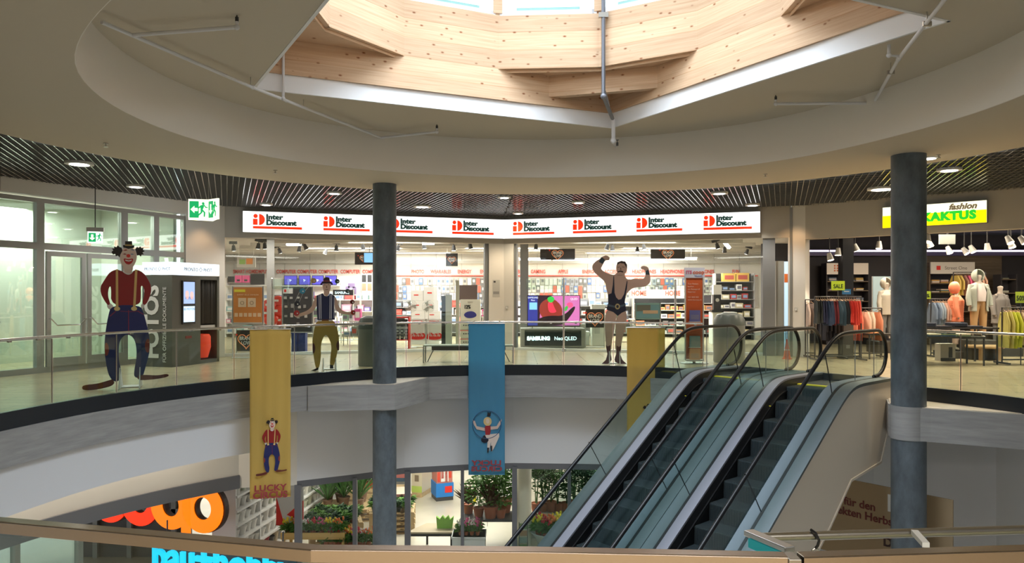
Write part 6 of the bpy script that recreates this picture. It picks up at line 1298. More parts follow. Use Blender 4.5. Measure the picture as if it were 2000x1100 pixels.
def mannequin(label, px, Y, ytop, coat, hood, trousers, open_=False, face=0, long=.55, base=True):
    ztop = Z(ytop, Y); t = thing('mannequin', label, 'mannequin', (X(px, Y), Y, max(0.03, ztop - 1.78)), face)
    o = bpy.data.objects.new('body', BM); COL.objects.link(o); o.parent = t
    cmt = cm(coat, .6)
    if coat:
        mb = MB(); n = 24; rows = 26; a0, a1 = (D(-58), D(238)) if open_ else (D(-89), D(269.5))
        for j in range(rows + 1):
            f = j / rows; z = 1.44 - f * long; rx = (.12 + .12 * min(1, f * 5)) * (1 + .05 * math.sin(f * 6)) + .012 * abs(math.sin(j * math.pi / 2.2)); ry = rx * .72
            for i in range(n + 1): a = a0 + (a1 - a0) * i / n; mb.v.append(Vector((rx * math.cos(a), ry * math.sin(a), z)))
        for j in range(rows):
            for i in range(n): k = j * (n + 1) + i; mb.f.append((k, k + 1, k + n + 2, k + n + 1))
        o = mb.obj('coat', cmt, t, smooth=True); s_ = o.modifiers.new('t', 'SOLIDIFY'); s_.thickness = .025
        for q in (-1, 1):
            k = 14; pts = []; rs = []
            for i in range(k + 1):
                f = i / k; pts.append(Vector((q * (.17 + .10 * min(1, f * 1.6)), -.06 * f * f, 1.39 - .52 * f))); rs.append(.075 - .02 * f + .008 * abs(math.sin(i * 1.6)))
            MB().tube(pts, .07, 10, rs=rs).obj('sleeve', cmt, t, smooth=True)
    if hood: 
        mb = MB(); n = 14; 
        for j in range(9):
            th = D(12 + 18 * j)
            for i in range(n + 1):
                a = D(-50) + D(280) * i / n; mb.v.append(Vector((.155 * math.sin(th) * math.cos(a), .15 * math.sin(th) * math.sin(a) + .02, 1.63 + .17 * math.cos(th))))
        for j in range(8):
            for i in range(n): k = j * (n + 1) + i; mb.f.append((k, k + 1, k + n + 2, k + n + 1))
        o = mb.obj('hood', cmt, t, smooth=True); o.modifiers.new('t', 'SOLIDIFY').thickness = .02
    if trousers:
        for q in (-1, 1): MB().tube([(q * .07, 0, 1.0), (q * .105, 0, .75), (q * .115, 0, .5), (q * .12, .01, .18)], .1, 12, rs=[.12, .105, .085, .07]).obj('trouser_leg', cm(trousers, .8), t, smooth=True)
    if open_: MB().tube([(0, -.02, 1.42), (0, -.025, 1.2), (0, -.02, .98)], .13, 14, rs=[.11, .165, .15]).obj('white_top', cm((.75, .68, .66), .8), t, smooth=True)
    return t
def plinth(px, Y, h, lb):
    if h < .05: return
    t = thing('plinth', lb, 'plinth', (X(px, Y), Y, 0)); MB().b2(-.4, .4, -.35, .35, 0, h).obj('plinth_body', cm((.06, .055, .05)), t, bevel=.01)
for px, Y, yt, coat, hood, tr, op, fc, lg, lb in ((1911, 18.9, 527, (.42, .46, .40), 1, (.45, .28, .13), True, 0, .72, 'mannequin in open pale quilted coat, white top and tan trousers'), (1867, 19.2, 551, (.85, .26, .14), 1, (.5, .35, .3), False, 1.0, .68, 'mannequin in orange quilted jacket with hood'), (1953, 19.9, 549, (.17, .16, .15), 0, (.1, .1, .1), False, .3, .8, 'mannequin in grey top beside the pale coat'), (1731, 21, 543, (.6, .56, .48), 1, (.2, .2, .2), False, .3, .7, 'pale hooded mannequin beyond the thick column')):
    t = mannequin(lb, px, Y, yt, coat, hood, tr, op, fc, lg); plinth(px, Y, t.location.z - .002, 'dark plinth under the %s' % lb.replace(' with hood', ''))
# tables
def ctable(label, px0, px1, Y, z, dep, name='clothes_table', m=None, lw=.03):
    h = (px1 - px0) * Y / F / 2; t = thing(name, label, 'table', (X((px0 + px1) / 2, Y), Y, 0)); MB().b2(-h, h, 0, dep, z - .04, z).obj('table_top', m or cm((.04, .035, .03)), t)
    for sx in (-1, 1):
        for y in (.02, dep - .02 - lw): MB().b2(sx * (h - lw) - lw / 2, sx * (h - lw) + lw / 2, y, y + lw, 0, z - .04).obj('leg', M['dark'], t)
    return t
ctable('black table of dark folded clothes before the mannequins', 1800, 1952, 17.25, Z(640, 17.25), .9)
folds('dark clothes on the black table', 'dark folded garment on the black table before the mannequins', 1802, 1950, 17.3, Z(640, 17.25), [(.02, .02, .03), (.04, .05, .08), (.015, .015, .018), (.06, .06, .07)], .33, 3, .4)
ctable('lower black table under the dark clothes table', 1806, 1926, 16.9, Z(658, 16.9), .7)
folds('denim on the lower table', 'folded denim or pale garment on the lower black table', 1814, 1922, 16.92, Z(658, 16.9), [(.03, .07, .13), (.25, .3, .2), (.6, .55, .45), (.05, .1, .18)], .3, 3, .35)
ctable('small table of pink and orange knitwear beside the thick column', 1697, 1744, 18.7, Z(652, 18.7), .6)
folds('knitwear on the small table', 'pink or orange folded knit on the small table beside the thick column', 1699, 1742, 18.75, Z(652, 18.7), [(.75, .4, .25), (.7, .5, .4), (.75, .3, .12)], .27, 3, .35)
t = thing('round_stool', 'round wooden low table under the black clothes tables', 'stool', (X(1923, 18.6), 18.6, 0)); MB().lathe([(.42, .30), (.43, .34), (.41, .38)], n=28).obj('top', cm((.5, .33, .18)), t, smooth=True)
for q in range(4): a = D(45 + 90 * q); MB().box((.3 * math.cos(a), .3 * math.sin(a), .15), (.09, .09, .3)).obj('leg', cm((.45, .3, .16)), t)
t = card('picture_box', 'standing box with a pale fashion picture under the clothes tables', 'display', 1837, 1866, 663, 697, 18.2, cm((.45, .42, .4)), .25); t.location.z = 0; decal(t, 'dark_figure_picture', M['dark'], .55, .8, .2, .8); decal(t, 'base_band', M['dark'], 0, 1, 0, .18)
t = card('mirror', 'tall framed mirror panel beyond the thick column', 'mirror', 1704, 1746, 540, 640, 22.6, cm((.3, .4, .42), .1), .03, stand=True)
t = card('counter', 'grey upright panel below the jackets beside the trouser rack', 'panel', 1643, 1667, 625, 692, 18.9, cm((.12, .115, .11)), .1); t.location.z = 0; decal(t, 'label', M['grey'], .4, .7, .3, .4)
# boutique lights
bs = None
for k, (px, y, Y) in enumerate(((1620, 499, 19), (1637, 489, 19.3), (1670, 481, 19.5), (1717, 476, 19), (1812, 463, 17.6), (1814, 473, 18.8), (1852, 486, 19.5), (1883, 488, 20), (1897, 484, 19.4), (1928, 480, 18.5), (1969, 466, 17.5), (1974, 474, 18), (1995, 466, 17.2))):
    if bs is None:
        bs = thing('boutique_spotlight', 'warm spotlight under the dark boutique ceiling', 'spotlight', (0, 0, 0), 0, 'spotlights in the boutique'); MB().lathe([(.05, .06), (.06, 0), (.085, -.13), (.08, -.13)], n=14).obj('housing', M['lgrey'], bs, smooth=True); MB().lathe([(.07, -.129), (.07, -.135)], n=14).obj('lens', emis('warm_lens', (1, .85, .65), 14), bs)
        MB().tube([(0, 0, 0), (0, 0, .24)], .012, 6).obj('arm', M['dark'], bs); t = bs
    else: t = dup(bs, (0, 0, 0))
    z = Z(y, Y); t.location = (X(px, Y), Y, z); rr_ = (R.uniform(-.6, .1), R.uniform(-.5, .5), 0)
    for ch in t.children:
        if ch.name.startswith('arm'): ch.location = (0, 0, .02); ch.scale = (1, 1, (3.67 - z - .02) / .24)
        else: ch.rotation_euler = rr_
    if k % 2 == 0: spot('boutique_spot_lamp', (X(px, Y), Y - .1, z - .25), 60, (1, .82, .6), 100)
for a, b, lb in (((X(1800, 18.8), 18.8), (X(1990, 17.2), 17.2), 'long dark lighting track before the boutique shelves'), ((X(1595, 19.2), 19.2), (X(1740, 19.4), 19.4), 'dark lighting track above the trouser rack')):
    t = thing('lighting_track', lb, 'lighting track', (*a, 3.3)); MB().tube([(0, 0, 0), (b[0] - a[0], b[1] - a[1], 0)], .03, 6).obj('track', M['dark'], t); MB().tube([(.2, 0, 0), (.2, 0, .36)], .006, 5).obj('wire', M['dark'], t)
t = card('ceiling_panel', 'small pale screen hanging under the boutique ceiling', 'panel', 1835, 1866, 458, 477, 18.5, cm((.45, .5, .48)), .04); MB().tube([(0, .02, t['h']), (0, .02, 3.66 - t.location.z)], .01, 6).obj('mount', M['dark'], t)
# glass sign by the door and cone
t = thing('door_poster', 'narrow pale blue and yellow poster column between the shop and boutique piers', 'poster', (X(1527, 19.9), 19.9, 0)); MB().b2(-.16, .05, -.03, .3, 0, Z(510, 19.9)).obj('grey_column', cm((.3, .31, .29)), t); MB().b2(.05, .16, -.02, .3, 0, Z(511, 19.9)).obj('lit_side', emis('poster_blue', (.55, .75, .9), .55), t); MB().b2(.06, .15, -.026, -.02, Z(552, 19.9), Z(535, 19.9)).obj('yellow_patch', M['orange'], t)
t = thing('warning_cone', 'slim red cone on the floor beside the pier between shops', 'cone', (X(1537, 18.8), 18.8, 0)); MB().lathe([(.12, 0), (.12, .02), (.09, .03), (.02, .5)], n=16).obj('cone_body', cm((.8, .1, .04)), t, smooth=True); MB().lathe([(.062, .22), (.046, .32)], n=16).obj('white_band', M['paper'], t)
# ================= GARDEN SHOP, GROUND FLOOR =================
struct(MB().box((0, 31, -3.4), (44, .2, 3.4)).obj('wall_garden_back', WW))
G0 = GZ
zc = Z(1060, 15)
# cream round column
t = thing('garden_column', 'cream round column just inside the garden shop glazing', 'column', (X(1024, 18.5), 18.5, G0)); MB().lathe([(.18, 0), (.18, 3.1)], n=28).obj('shaft', cm((.72, .66, .52)), t, smooth=True)
# ---- pot shelving along the left
SH0, SH1 = Vector((-6.25, 16.9, G0)), Vector((-4.95, 26.2, G0)); dS = (SH1 - SH0); LS = dS.length; rzS = math.atan2(dS.y, dS.x)
t = thing('pot_shelf', 'long white shelving of white plant pots running back along the garden shop', 'shelf', tuple(SH0), rzS)
for x in [i * LS / 8 for i in range(9)]: MB().b2(x - .02, x + .02, .03, .6, 0, 2.35).obj('upright', M['paper'], t)
for z in (.12, .48, .82, 1.16, 1.5, 1.84, 2.2): MB().b2(0, LS, 0, .6, z - .05, z).obj('shelf_board', M['paper'], t)
MB().b2(0, LS, .6, .62, 0, 2.4).obj('back_panel', cm((.55, .54, .5)), t)
pots = []
for k, cc in enumerate(((.78, .77, .73), (.72, .70, .66), (.6, .62, .5), (.45, .5, .47), (.68, .66, .62), (.35, .03, .05), (.09, .09, .09), (.6, .5, .35))):
    o = thing('plant_pot', 'empty glazed plant pot on the long white shelving', 'pot', (0, 0, 0), 0, 'empty pots on the white shelving'); MB().lathe([(.08, 0), (.12, .24), (.125, .25), (.11, .25), (.1, .18), (0, .17)], n=14).obj('pot_body', cm(cc, .35), o, smooth=True); MB().lathe([(.122, .225), (.132, .23), (.132, .26), (.12, .262)], n=14).obj('rim', cm(cc, .35), o, smooth=True); pots.append(o)
k = 0; ds = dS.normalized(); ns = Vector((-ds.y, ds.x, 0))
for z in (.12, .48, .82, 1.16, 1.5, 1.84):
    u = .18
    while u < LS - .1:
        s_ = R.uniform(.7, 1.05); reg = int(u / 1.1 + z * 2); q = SH0 + ds * u + ns * .14 + Vector((0, 0, z)); kk = (0, 1, 0, 4, 2, 0, 3, 1, 7, 5, 4, 6)[reg % 12]
        if k < 8: kk = k; o = pots[k]
        else: o = dup(pots[kk], (0, 0, 0))
        o.location = q; o.scale = (s_, s_, min(1.05, s_ * R.uniform(.8, 1.3))); k += 1; u += .27 * s_ + R.uniform(.02, .1)
# red-white swiss poster, end panel
t = thing('cross_poster', 'white poster with red triangles hanging before the pot shelving', 'poster', P(560, 1010, 17.6)); MB().b2(-.25, .4, 0, .02, -.2, .75).obj('sheet', M['paper'], t)
MB().prism([(-.25, -.2), (-.05, -.2), (-.25, .5)], -.004, 0, 'y').obj('red_triangle', M['red'], t); MB().prism([(.0, .05), (.4, -.12), (.4, .4)], -.004, 0, 'y').obj('red_triangle', M['red'], t)
MB().tube([(0, .01, .75), (0, .01, 1.3)], .008, 5).obj('cord', M['grey'], t)
# ---- plants
def leafq(mb, p, d, L, w_, droop=.3):
    d = d.normalized(); s_ = d.cross(Vector((0, 0, 1)));
    if s_.length < .01: s_ = Vector((1, 0, 0))
    s_.normalize(); n = len(mb.v); m_ = p + d * L * .5 + Vector((0, 0, L * .06)); e_ = p + d * L - Vector((0, 0, L * droop)); mb.v += [p, m_ + s_ * w_ / 2, e_, m_ - s_ * w_ / 2]; mb.f += [(n, n + 1, n + 2), (n, n + 2, n + 3)]
def foliage(kind, rr, h, r):
    mb = MB()
    if kind == 'bushy':
        for _ in range(230):
            a, f = rr.uniform(0, 6.28), rr.random() ** .7; ph = rr.uniform(.1, 1); q = Vector((math.cos(a) * r * f * math.sin(ph * 3.0 + .1), math.sin(a) * r * f * math.sin(ph * 3.0 + .1), ph * h)); leafq(mb, q, Vector((math.cos(a), math.sin(a), rr.uniform(-.1, .9))), rr.uniform(.09, .19), rr.uniform(.05, .1))
        for _ in range(6): a = rr.uniform(0, 6.28); mb.tube([(0, 0, 0), (math.cos(a) * r * .3, math.sin(a) * r * .3, h * .8)], .008, 4)
    elif kind == 'spiky':
        for _ in range(34): a = rr.uniform(0, 6.28); leafq(mb, Vector((0, 0, 0)), Vector((math.cos(a) * .5, math.sin(a) * .5, rr.uniform(.4, 1.8))), h * rr.uniform(.7, 1.1), .06, .05)
    elif kind == 'palm':
        for s_ in range(3):
            bx = Vector((rr.uniform(-.05, .05), rr.uniform(-.05, .05), 0)); top = bx + Vector((rr.uniform(-.15, .15), rr.uniform(-.15, .15), h * rr.uniform(.5, .7))); mb.tube([bx, top], .014, 5)
            for _ in range(10):
                a = rr.uniform(0, 6.28); el = rr.uniform(.2, 1.2); L = r * rr.uniform(.8, 1.2); prev = top
                for i in range(1, 8):
                    f = i / 7; q = top + Vector((math.cos(a) * L * f * math.cos(el * (1 - f)), math.sin(a) * L * f * math.cos(el * (1 - f)), L * (math.sin(el) * f - .75 * f * f))); dd = q - prev; sd_ = dd.cross(Vector((0, 0, 1))).normalized()
                    for s2 in (-1, 1): leafq(mb, q, dd.normalized() * .6 + sd_ * s2, .2 * (1.15 - f), .035, .2)
                    prev = q
    elif kind == 'low':
        for _ in range(90): a = rr.uniform(0, 6.28); leafq(mb, Vector((math.cos(a) * r * .3 * rr.random(), math.sin(a) * r * .3 * rr.random(), rr.uniform(0, h * .5))), Vector((math.cos(a), math.sin(a), rr.uniform(.1, 1.2))), r * rr.uniform(.5, 1), .045, .25)
    return mb
def plant(kind, name, label, m, pr=.1, h=.5, r=.3, seed=1, flower=None, potm=None, group=None):
    rr = random.Random(seed); t = thing(name, label, 'plant', (0, 0, -50), 0, group); ph = pr * 1.7
    MB().lathe([(pr * .72, 0), (pr, ph * .88), (pr * 1.08, ph * .9), (pr * 1.08, ph), (pr * .9, ph), (pr * .85, ph * .9), (0, ph * .88)], n=14).obj('pot', potm or M['terra'], t, smooth=True)
    foliage(kind, rr, h, r).obj('foliage', m, t, loc=(0, 0, ph * .9))
    if flower:
        mb = MB()
        for _ in range(16): a = rr.uniform(0, 6.28); f = rr.random() * .7; mb.ball((math.cos(a) * r * f, math.sin(a) * r * f, ph + h * rr.uniform(.65, 1.05)), rr.uniform(.012, .028), 7, 5, (1, 1, 1.4))
        mb.obj('flowers', cm(flower, .6), t)
    return t
used = set()
def put(proto, px, y, Y, z=None, s_=1, label=None, group=None):
    loc = (X(px, Y), Y, Z(y, Y) if z is None else z); rz = R.uniform(0, 6.28)
    if id(proto) not in used: used.add(id(proto)); proto.location = loc; proto.rotation_euler = (0, 0, rz); proto.scale = (s_,) * 3; t = proto
    else: t = dup(proto, loc, rz, scale=s_)
    if label: t['label'] = label
    if group: t['group'] = group
    return t
Pb = plant('bushy', 'bushy_plant', 'x', M['green2'], .14, .85, .42, 3); Pb2 = plant('bushy', 'bushy_plant', 'x', M['green'], .14, .7, .4, 8)
Pp = plant('palm', 'potted_palm', 'x', M['green'], .13, 1.5, .45, 4); Pp2 = plant('palm', 'potted_palm', 'x', M['green3'], .13, 1.3, .42, 14)
Ps = plant('spiky', 'agave', 'x', M['green'], .12, .75, .3, 5, potm=cm((.2, .12, .08))); Pd = plant('spiky', 'bromeliad', 'x', cm((.10, .05, .03)), .12, .5, .3, 15)
Pl = plant('low', 'small_potted_plant', 'x', M['green2'], .055, .16, .16, 6, potm=cm((.10, .05, .035))); Pl2 = plant('low', 'small_potted_plant', 'x', M['green3'], .055, .2, .17, 16, potm=cm((.03, .03, .03)))
Pf = [plant('low', 'flowering_plant', 'x', M['green2'], .07, .3, .22, 20 + i, flower=cc) for i, cc in enumerate(((.8, .65, .03), (.6, .03, .05), (.75, .2, .05), (.7, .1, .3), (.75, .7, .7)))]
def pallet(label, cx, cy, z, w_, d, rz=0, layers=1):
    t = thing('pallet', label, 'pallet', (cx, cy, z), rz)
    for i in range(7): MB().b2(-w_ / 2 + i * w_ / 6.6, -w_ / 2 + i * w_ / 6.6 + .1, -d / 2, d / 2, .12, .144).obj('top_board', M['pallet'], t)
    for y in (-d / 2 + .05, 0, d / 2 - .05):
        MB().b2(-w_ / 2, w_ / 2, y - .05, y + .05, .1, .12).obj('stringer', M['pallet'], t); MB().b2(-w_ / 2, w_ / 2, y - .05, y + .05, 0, .02).obj('bottom_board', M['pallet'], t)
        for x in (-w_ / 2 + .07, 0, w_ / 2 - .07): MB().box((x, y, .06), (.14, .1, .08)).obj('block', M['pallet'], t)
    return t
# plant display centre left: stepped pallets
def stack(lb, cx, cy, w_, d, rz, n, z0=None):
    for k in range(n): pallet('%s, %s' % (lb, ('lowest one', 'second from the floor', 'third from the floor', 'fourth from the floor', 'fifth from the floor')[k] if n > 1 else 'single'), cx, cy, G0 + .145 * k, w_, d, rz)
    return G0 + .145 * n
cx1, cy1 = X(650, 18.6), 18.9; zt = stack('wooden pallet in the stack of small pots beside the slim column', cx1, cy1, 1.3, 1.0, .3, 5)
for i in range(6):
    for j in range(4): put(Pl if (i + j) % 3 else Pl2, 0, 0, 0, 0, 1.15, 'small potted plant in the rows on the pallet stack near the mullions', 'small pots on the pallet stack').location = (cx1 - .5 + i * .2, cy1 - .36 + j * .23, zt)
cx2, cy2 = X(672, 21.2), 21.4; zt2 = stack('wooden pallet in the farther stack carrying the agaves', cx2, cy2, 1.5, 1.1, .3, 2); zt2b = zt2
pb = thing('display_crate', 'wooden crate platform under the agaves', 'crate', (cx2, cy2, zt2)); MB().b2(-.7, .7, -.5, .5, 0, .08).obj('crate_body', M['pallet'], pb); MB().b2(-.72, .72, -.52, .52, .07, .1).obj('crate_rim', M['pallet'], pb)
for i, (dx, dy, s_) in enumerate(((-.45, -.3, 1.1), (.0, -.2, 1.35), (.45, -.3, 1.2), (-.2, .25, 1.3), (.4, .3, 1.4), (-.55, .25, 1.1))):
    put(Ps, 0, 0, 0, 0, s_, 'spiky agave in a brown pot on the crate beyond the small pots', 'agaves on the crate').location = (cx2 + dx, cy2 + dy, zt2 + .101)
cx3, cy3 = X(758, 19.6), 20.4; zt3 = stack('wooden pallet in the stack half hidden by the slim column', cx3, cy3, 1.2, 1.0, .1, 4)
for i in range(5):
    for j in range(3): put(Pl2 if (i + j) % 2 else Pl, 0, 0, 0, 0, 1.3, 'small grey green potted plant on the pallets behind the slim column', 'small pots behind the slim column').location = (cx3 - .45 + i * .22, cy3 - .35 + j * .3, zt3)
for i, (px, s_) in enumerate(((742, 1.2), (728, 1.1), (715, 1.0))):
    Y = 23; put(Pb2, px, 0, Y, G0 + .45, s_ * .8, 'leafy green plant behind the slim column display, %s' % ('nearest the column', 'middle one', 'farthest from the column')[i])
t = thing('display_crate', 'long wooden platform behind the pallet stacks', 'crate', (X(735, 23), 23, G0)); MB().b2(-.8, .8, -.4, .4, 0, .44).obj('crate_body', M['pallet'], t); MB().b2(-.82, .82, -.42, .42, .41, .45).obj('rim', M['pallet'], t)
# crate of low flowers near
cx4, cy4 = X(612, 17.4), 17.7; t = thing('flower_table', 'yellow wooden tray table of pots inside the glazing beside the pot shelving', 'table', (cx4, cy4, G0)); MB().b2(-.75, .75, -.35, .35, .70, .76).obj('tray_top', cm((.6, .38, .12)), t)
for sx in (-.7, .7):
    for sy in (-.3, .3): MB().b2(sx - .03, sx + .03, sy - .03, sy + .03, 0, .7).obj('leg', cm((.6, .38, .12)), t)
for k, y in enumerate((-.35, .35)): MB().b2(-.75, .75, y - .015, y + .015, .76, .86).obj('tray_side', cm((.65, .42, .14)), t)
for i in range(7):
    for j in range(3):
        pr_ = Pf[(i * 2) % 5] if j < 1 else (Pl, Pl2)[j - 1]; put(pr_, 0, 0, 0, 0, .95 if j < 1 else 1.3, 'flowering plant on the yellow tray table' if j < 1 else 'small green plant on the yellow tray table', 'flowers on the yellow tray' if j < 1 else 'greens on the yellow tray').location = (cx4 - .62 + i * .2, cy4 - .22 + j * .22, G0 + .76)
for i in range(10):
    put(Pf[(i * 3) % 5], 0, 0, 0, 0, 1.0, 'flowering plant on the floor pallet by the mullions', 'flowers on the floor pallet').location = (X(640 + i * 9, 17.6), 17.5, G0 + .5)
t = thing('low_display', 'low wooden flower stand on the floor by the mullions', 'stand', (X(681, 17.6), 17.5, G0)); MB().b2(-.65, .65, -.2, .2, 0, .5).obj('stand_body', M['pallet'], t); MB().b2(-.67, .67, -.22, .22, .46, .5).obj('rim', M['pallet'], t)
# far displays
def stackbox(label, px0, px1, y0, y1, Y, c0, base=True, dep=.8, rz=-.3, prints=()):
    t = thing('goods_pallet', label, 'display', (X((px0 + px1) / 2, Y), Y, G0), rz); W_ = (px1 - px0) * Y / F * .9; H_ = Z(y0, Y) - G0
    MB().b2(-W_ / 2, W_ / 2, 0, dep, .14, H_).obj('goods_block', cm(c0), t)
    if base:
        for x in (-W_ / 2 + .06, 0, W_ / 2 - .06): MB().b2(x - .06, x + .06, 0, dep, .02, .12).obj('pallet_block', M['pallet'], t)
        MB().b2(-W_ / 2, W_ / 2, -.01, dep, .12, .145).obj('pallet_deck', M['pallet'], t); MB().b2(-W_ / 2, W_ / 2, -.01, dep, 0, .02).obj('pallet_base', M['pallet'], t)
    for (a, b, c_, d, cc) in prints: MB().b2((a - .5) * W_, (b - .5) * W_, -.01, -.001, c_ * H_, d * H_).obj('print', cm(cc), t)
    return t
stackbox('pallet of orange and beige sacks on the open garden shop floor', 802, 826, 910, 974, 23.6, (.62, .55, .42), prints=((0, 1, .85, 1, (.75, .2, .04)), (0, 1, .15, .35, (.45, .6, .12)), (.3, .7, .5, .7, (.2, .15, .1))))
stackbox('pallet of grey sacks beside the orange and beige ones', 826, 849, 910, 968, 24.4, (.4, .38, .36), dep=1.2, prints=((0, 1, .7, .95, (.5, .15, .1)), (.1, .9, .2, .45, (.5, .48, .45))))
t = stackbox('blue and red cardboard floor display on the garden shop floor', 851, 886, 905, 978, 23.2, (.55, .2, .16), base=False, dep=.6, rz=.35); W_ = 35 * 23.2 / F * .9
MB().b2(-W_ / 2 - .03, W_ / 2 + .03, -.03, .63, .12, .55).obj('blue_tray', cm((.02, .2, .6)), t); MB().b2(-W_ / 2 - .02, W_ / 2 + .02, -.02, .62, 0, .13).obj('dark_base', M['dark'], t); MB().b2(.0, W_ / 2 - .02, -.036, -.03, .25, .45).obj('red_label', M['red'], t); MB().b2(-.12, .12, -.02, 0, .6, 1.6).obj('white_print', M['paper'], t)
for k in range(4): MB().b2(-W_ / 2 + .02 + k * .12, -W_ / 2 + .1 + k * .12, -.02, 0, .6 + .1 * (k % 2), .9 + .15 * (k % 3)).obj('red_print', cm((.65, .06, .03)), t)
stackbox('rack of pale blue packs against the garden shop wall', 882, 912, 912, 950, 27.5, (.25, .5, .6), base=False, dep=.5, rz=0, prints=((0, 1, .5, .55, (.8, .8, .8)), (0.05, .4, .1, .45, (.1, .35, .5)), (.5, .95, .1, .45, (.5, .7, .75)), (0, 1, .85, 1, (.2, .45, .1))))
stackbox('stack of blue and red crates beyond the slim column', 770, 796, 910, 952, 25, (.08, .15, .25), base=False, dep=.6, rz=0, prints=((0, 1, .4, .6, (.6, .2, .2)), (0, 1, .7, .9, (.3, .4, .5))))
stackbox('pallet of pink flowers half hidden behind the slim column', 772, 806, 965, 1000, 20.6, (.45, .38, .3), dep=.8, rz=.2, prints=((0, 1, .75, 1, (.5, .2, .2)),))
for i in range(3): t = stackbox('pale blue sack pile by the garden column, %s' % ('lowest sack', 'middle sack', 'top sack')[i], 982, 1000, 0, 0, 22.5, (.4, .62, .7), base=False) if False else None
for i in range(4):
    t = thing('blue_sack', 'pale blue sack in the pile by the garden shop column, %s' % ('lowest', 'second up', 'third up', 'topmost')[i], 'sack', (X(990, 23.5) + .05 * (i % 2), 23.5, G0 + .9 + .17 * i)); MB().ball((0, 0, .1), .34, 16, 8, (1, .7, .3)).obj('sack_body', cm((.35, .6, .7), .4), t, smooth=True); MB().b2(-.12, .12, -.25, -.2, .05, .15).obj('print', M['paper'], t)
t = thing('sack_stand', 'white stand under the pale blue sacks', 'stand', (X(990, 23.5), 23.5, G0)); MB().b2(-.35, .35, -.25, .25, 0, .895).obj('stand_body', M['paper'], t, bevel=.01)
for px, wh in ((828, 'nearer the floor display'), (1951 // 2 - 25, 'nearer the leafy plants')):
    pass
for px, y, wh in ((927, 970, 'standing clear of the plants'), (952, 965, 'rising above the leafy plants')):
    t = thing('price_flag', 'black and yellow price flag %s' % wh, 'sign', P(px, y + 12, 20.6)); MB().b2(-.045, .045, 0, .006, 0, .25).obj('yellow_card', cm((.85, .75, .02)), t); MB().b2(-.05, .05, -.004, .008, .2, .36).obj('black_card', M['black'], t); MB().tube([(0, .01, 0), (0, .01, G0 - t.location.z)], .006, 5).obj('stake', M['dark'], t)
# wood table with green grass object
Y = 18.4; t = thing('display_table', 'wooden display table with black legs and a green ornament on it', 'table', (X(850, Y), Y + .3, G0)); zt = Z(1040, Y) - G0
MB().prism([(-.72, -.3), (.42, -.3), (.75, .45), (-.3, .45)], zt - .04, zt).obj('table_top', cm((.5, .40, .26)), t); MB().prism([(-.73, -.31), (.43, -.31), (.76, .46), (-.31, .46)], zt - .1, zt - .04).obj('black_frame', M['black'], t)
for x, y in ((-.7, -.28), (.4, -.28), (.7, .42), (-.28, .42)): MB().b2(x - .025, x + .025, y - .025, y + .025, 0, zt - .1).obj('leg', M['black'], t)
t = thing('grass_ornament', 'bright green jagged grass ornament on the wooden table', 'ornament', (X(869, Y + .3), Y + .35, G0 + zt)); MB().prism([(-.2, 0), (.18, 0), (.22, .3), (.13, .22), (.08, .32), (0, .24), (-.06, .32), (-.13, .23), (-.22, .3)], -.05, .05, 'y').obj('grass', cm((.3, .6, .1), .8), t)
# leafy plant table
Y = 18.9; t = thing('plant_table', 'dark metal table carrying the large leafy plants', 'table', (X(957, Y), Y + .2, G0)); zt = .75
MB().b2(-.75, .75, -.4, .4, zt - .05, zt).obj('table_top', M['dark'], t)
for x in (-.7, .7):
    for y in (-.36, .36): MB().b2(x - .03, x + .03, y - .03, y + .03, 0, zt - .05).obj('leg', M['black'], t)
for i, (px, dy, pr_, s_, lb) in enumerate(((935, -.1, Pb, 1.0, 'bushy green plant at the floor side of the dark table'), (958, -.2, Pd, 1.5, 'dark bronze bromeliad in front on the dark table'), (978, -.2, Pb, .95, 'bushy green plant nearest the mullion on the dark table'), (962, .25, Pb2, 1.3, 'tall leafy plant behind the bromeliad'), (985, .3, Pb, 1.45, 'tallest broad leaved plant behind the mullion'), (915, .2, Pd, 1.2, 'reddish bromeliad at the edge of the dark table'))):
    put(pr_, px, 0, Y + .2 + dy, G0 + zt, s_, lb)
for i in range(8):
    put(Pf[3 if i % 2 else 4], 0, 0, 0, 0, .8, 'pink or white orchid pot in front of the leafy plants', 'orchid pots').location = (X(900 + (i % 4) * 11, 18.2), 18.15 + .25 * (i // 4), G0 + .55)
t = thing('low_display', 'low white stand of orchids in front of the leafy plants', 'stand', (X(916, 18.2), 18.3, G0)); MB().b2(-.4, .4, -.3, .3, 0, .55).obj('stand_body', M['paper'], t); MB().b2(-.42, .42, -.32, .32, .5, .55).obj('rim', M['paper'], t)
# palm shelf
Y = 19.8; t = thing('palm_shelf', 'long pale shelf carrying the row of palms', 'shelf', (X(1135, Y), Y, G0)); zs = Z(998, Y) - G0
MB().b2(-1.8, 1.9, -.25, .35, zs - .05, zs).obj('shelf_board', cm((.6, .55, .45)), t); MB().b2(-1.8, 1.9, -.2, .35, 0, zs - .05).obj('shelf_base', cm((.55, .52, .45)), t)
i = 0
for px in range(1046, 1250, 15):
    pr_ = (Pp, Pp2, Pb2)[i % 3]; put(pr_, px, 0, Y - .02, G0 + zs, (1.0, 1.05, 1.1)[i % 3], 'potted palm in a terracotta pot on the long pale shelf' if i % 3 != 2 else 'potted leafy plant in a terracotta pot on the long pale shelf', 'palms on the pale shelf' if i % 3 != 2 else 'leafy plants on the pale shelf'); i += 1
Pq = [thing('hanging_fern_palm', 'tall palm standing behind the pale shelf against the wall', 'plant', (0, 0, 0))]; bpy.data.objects.remove(Pq[0])
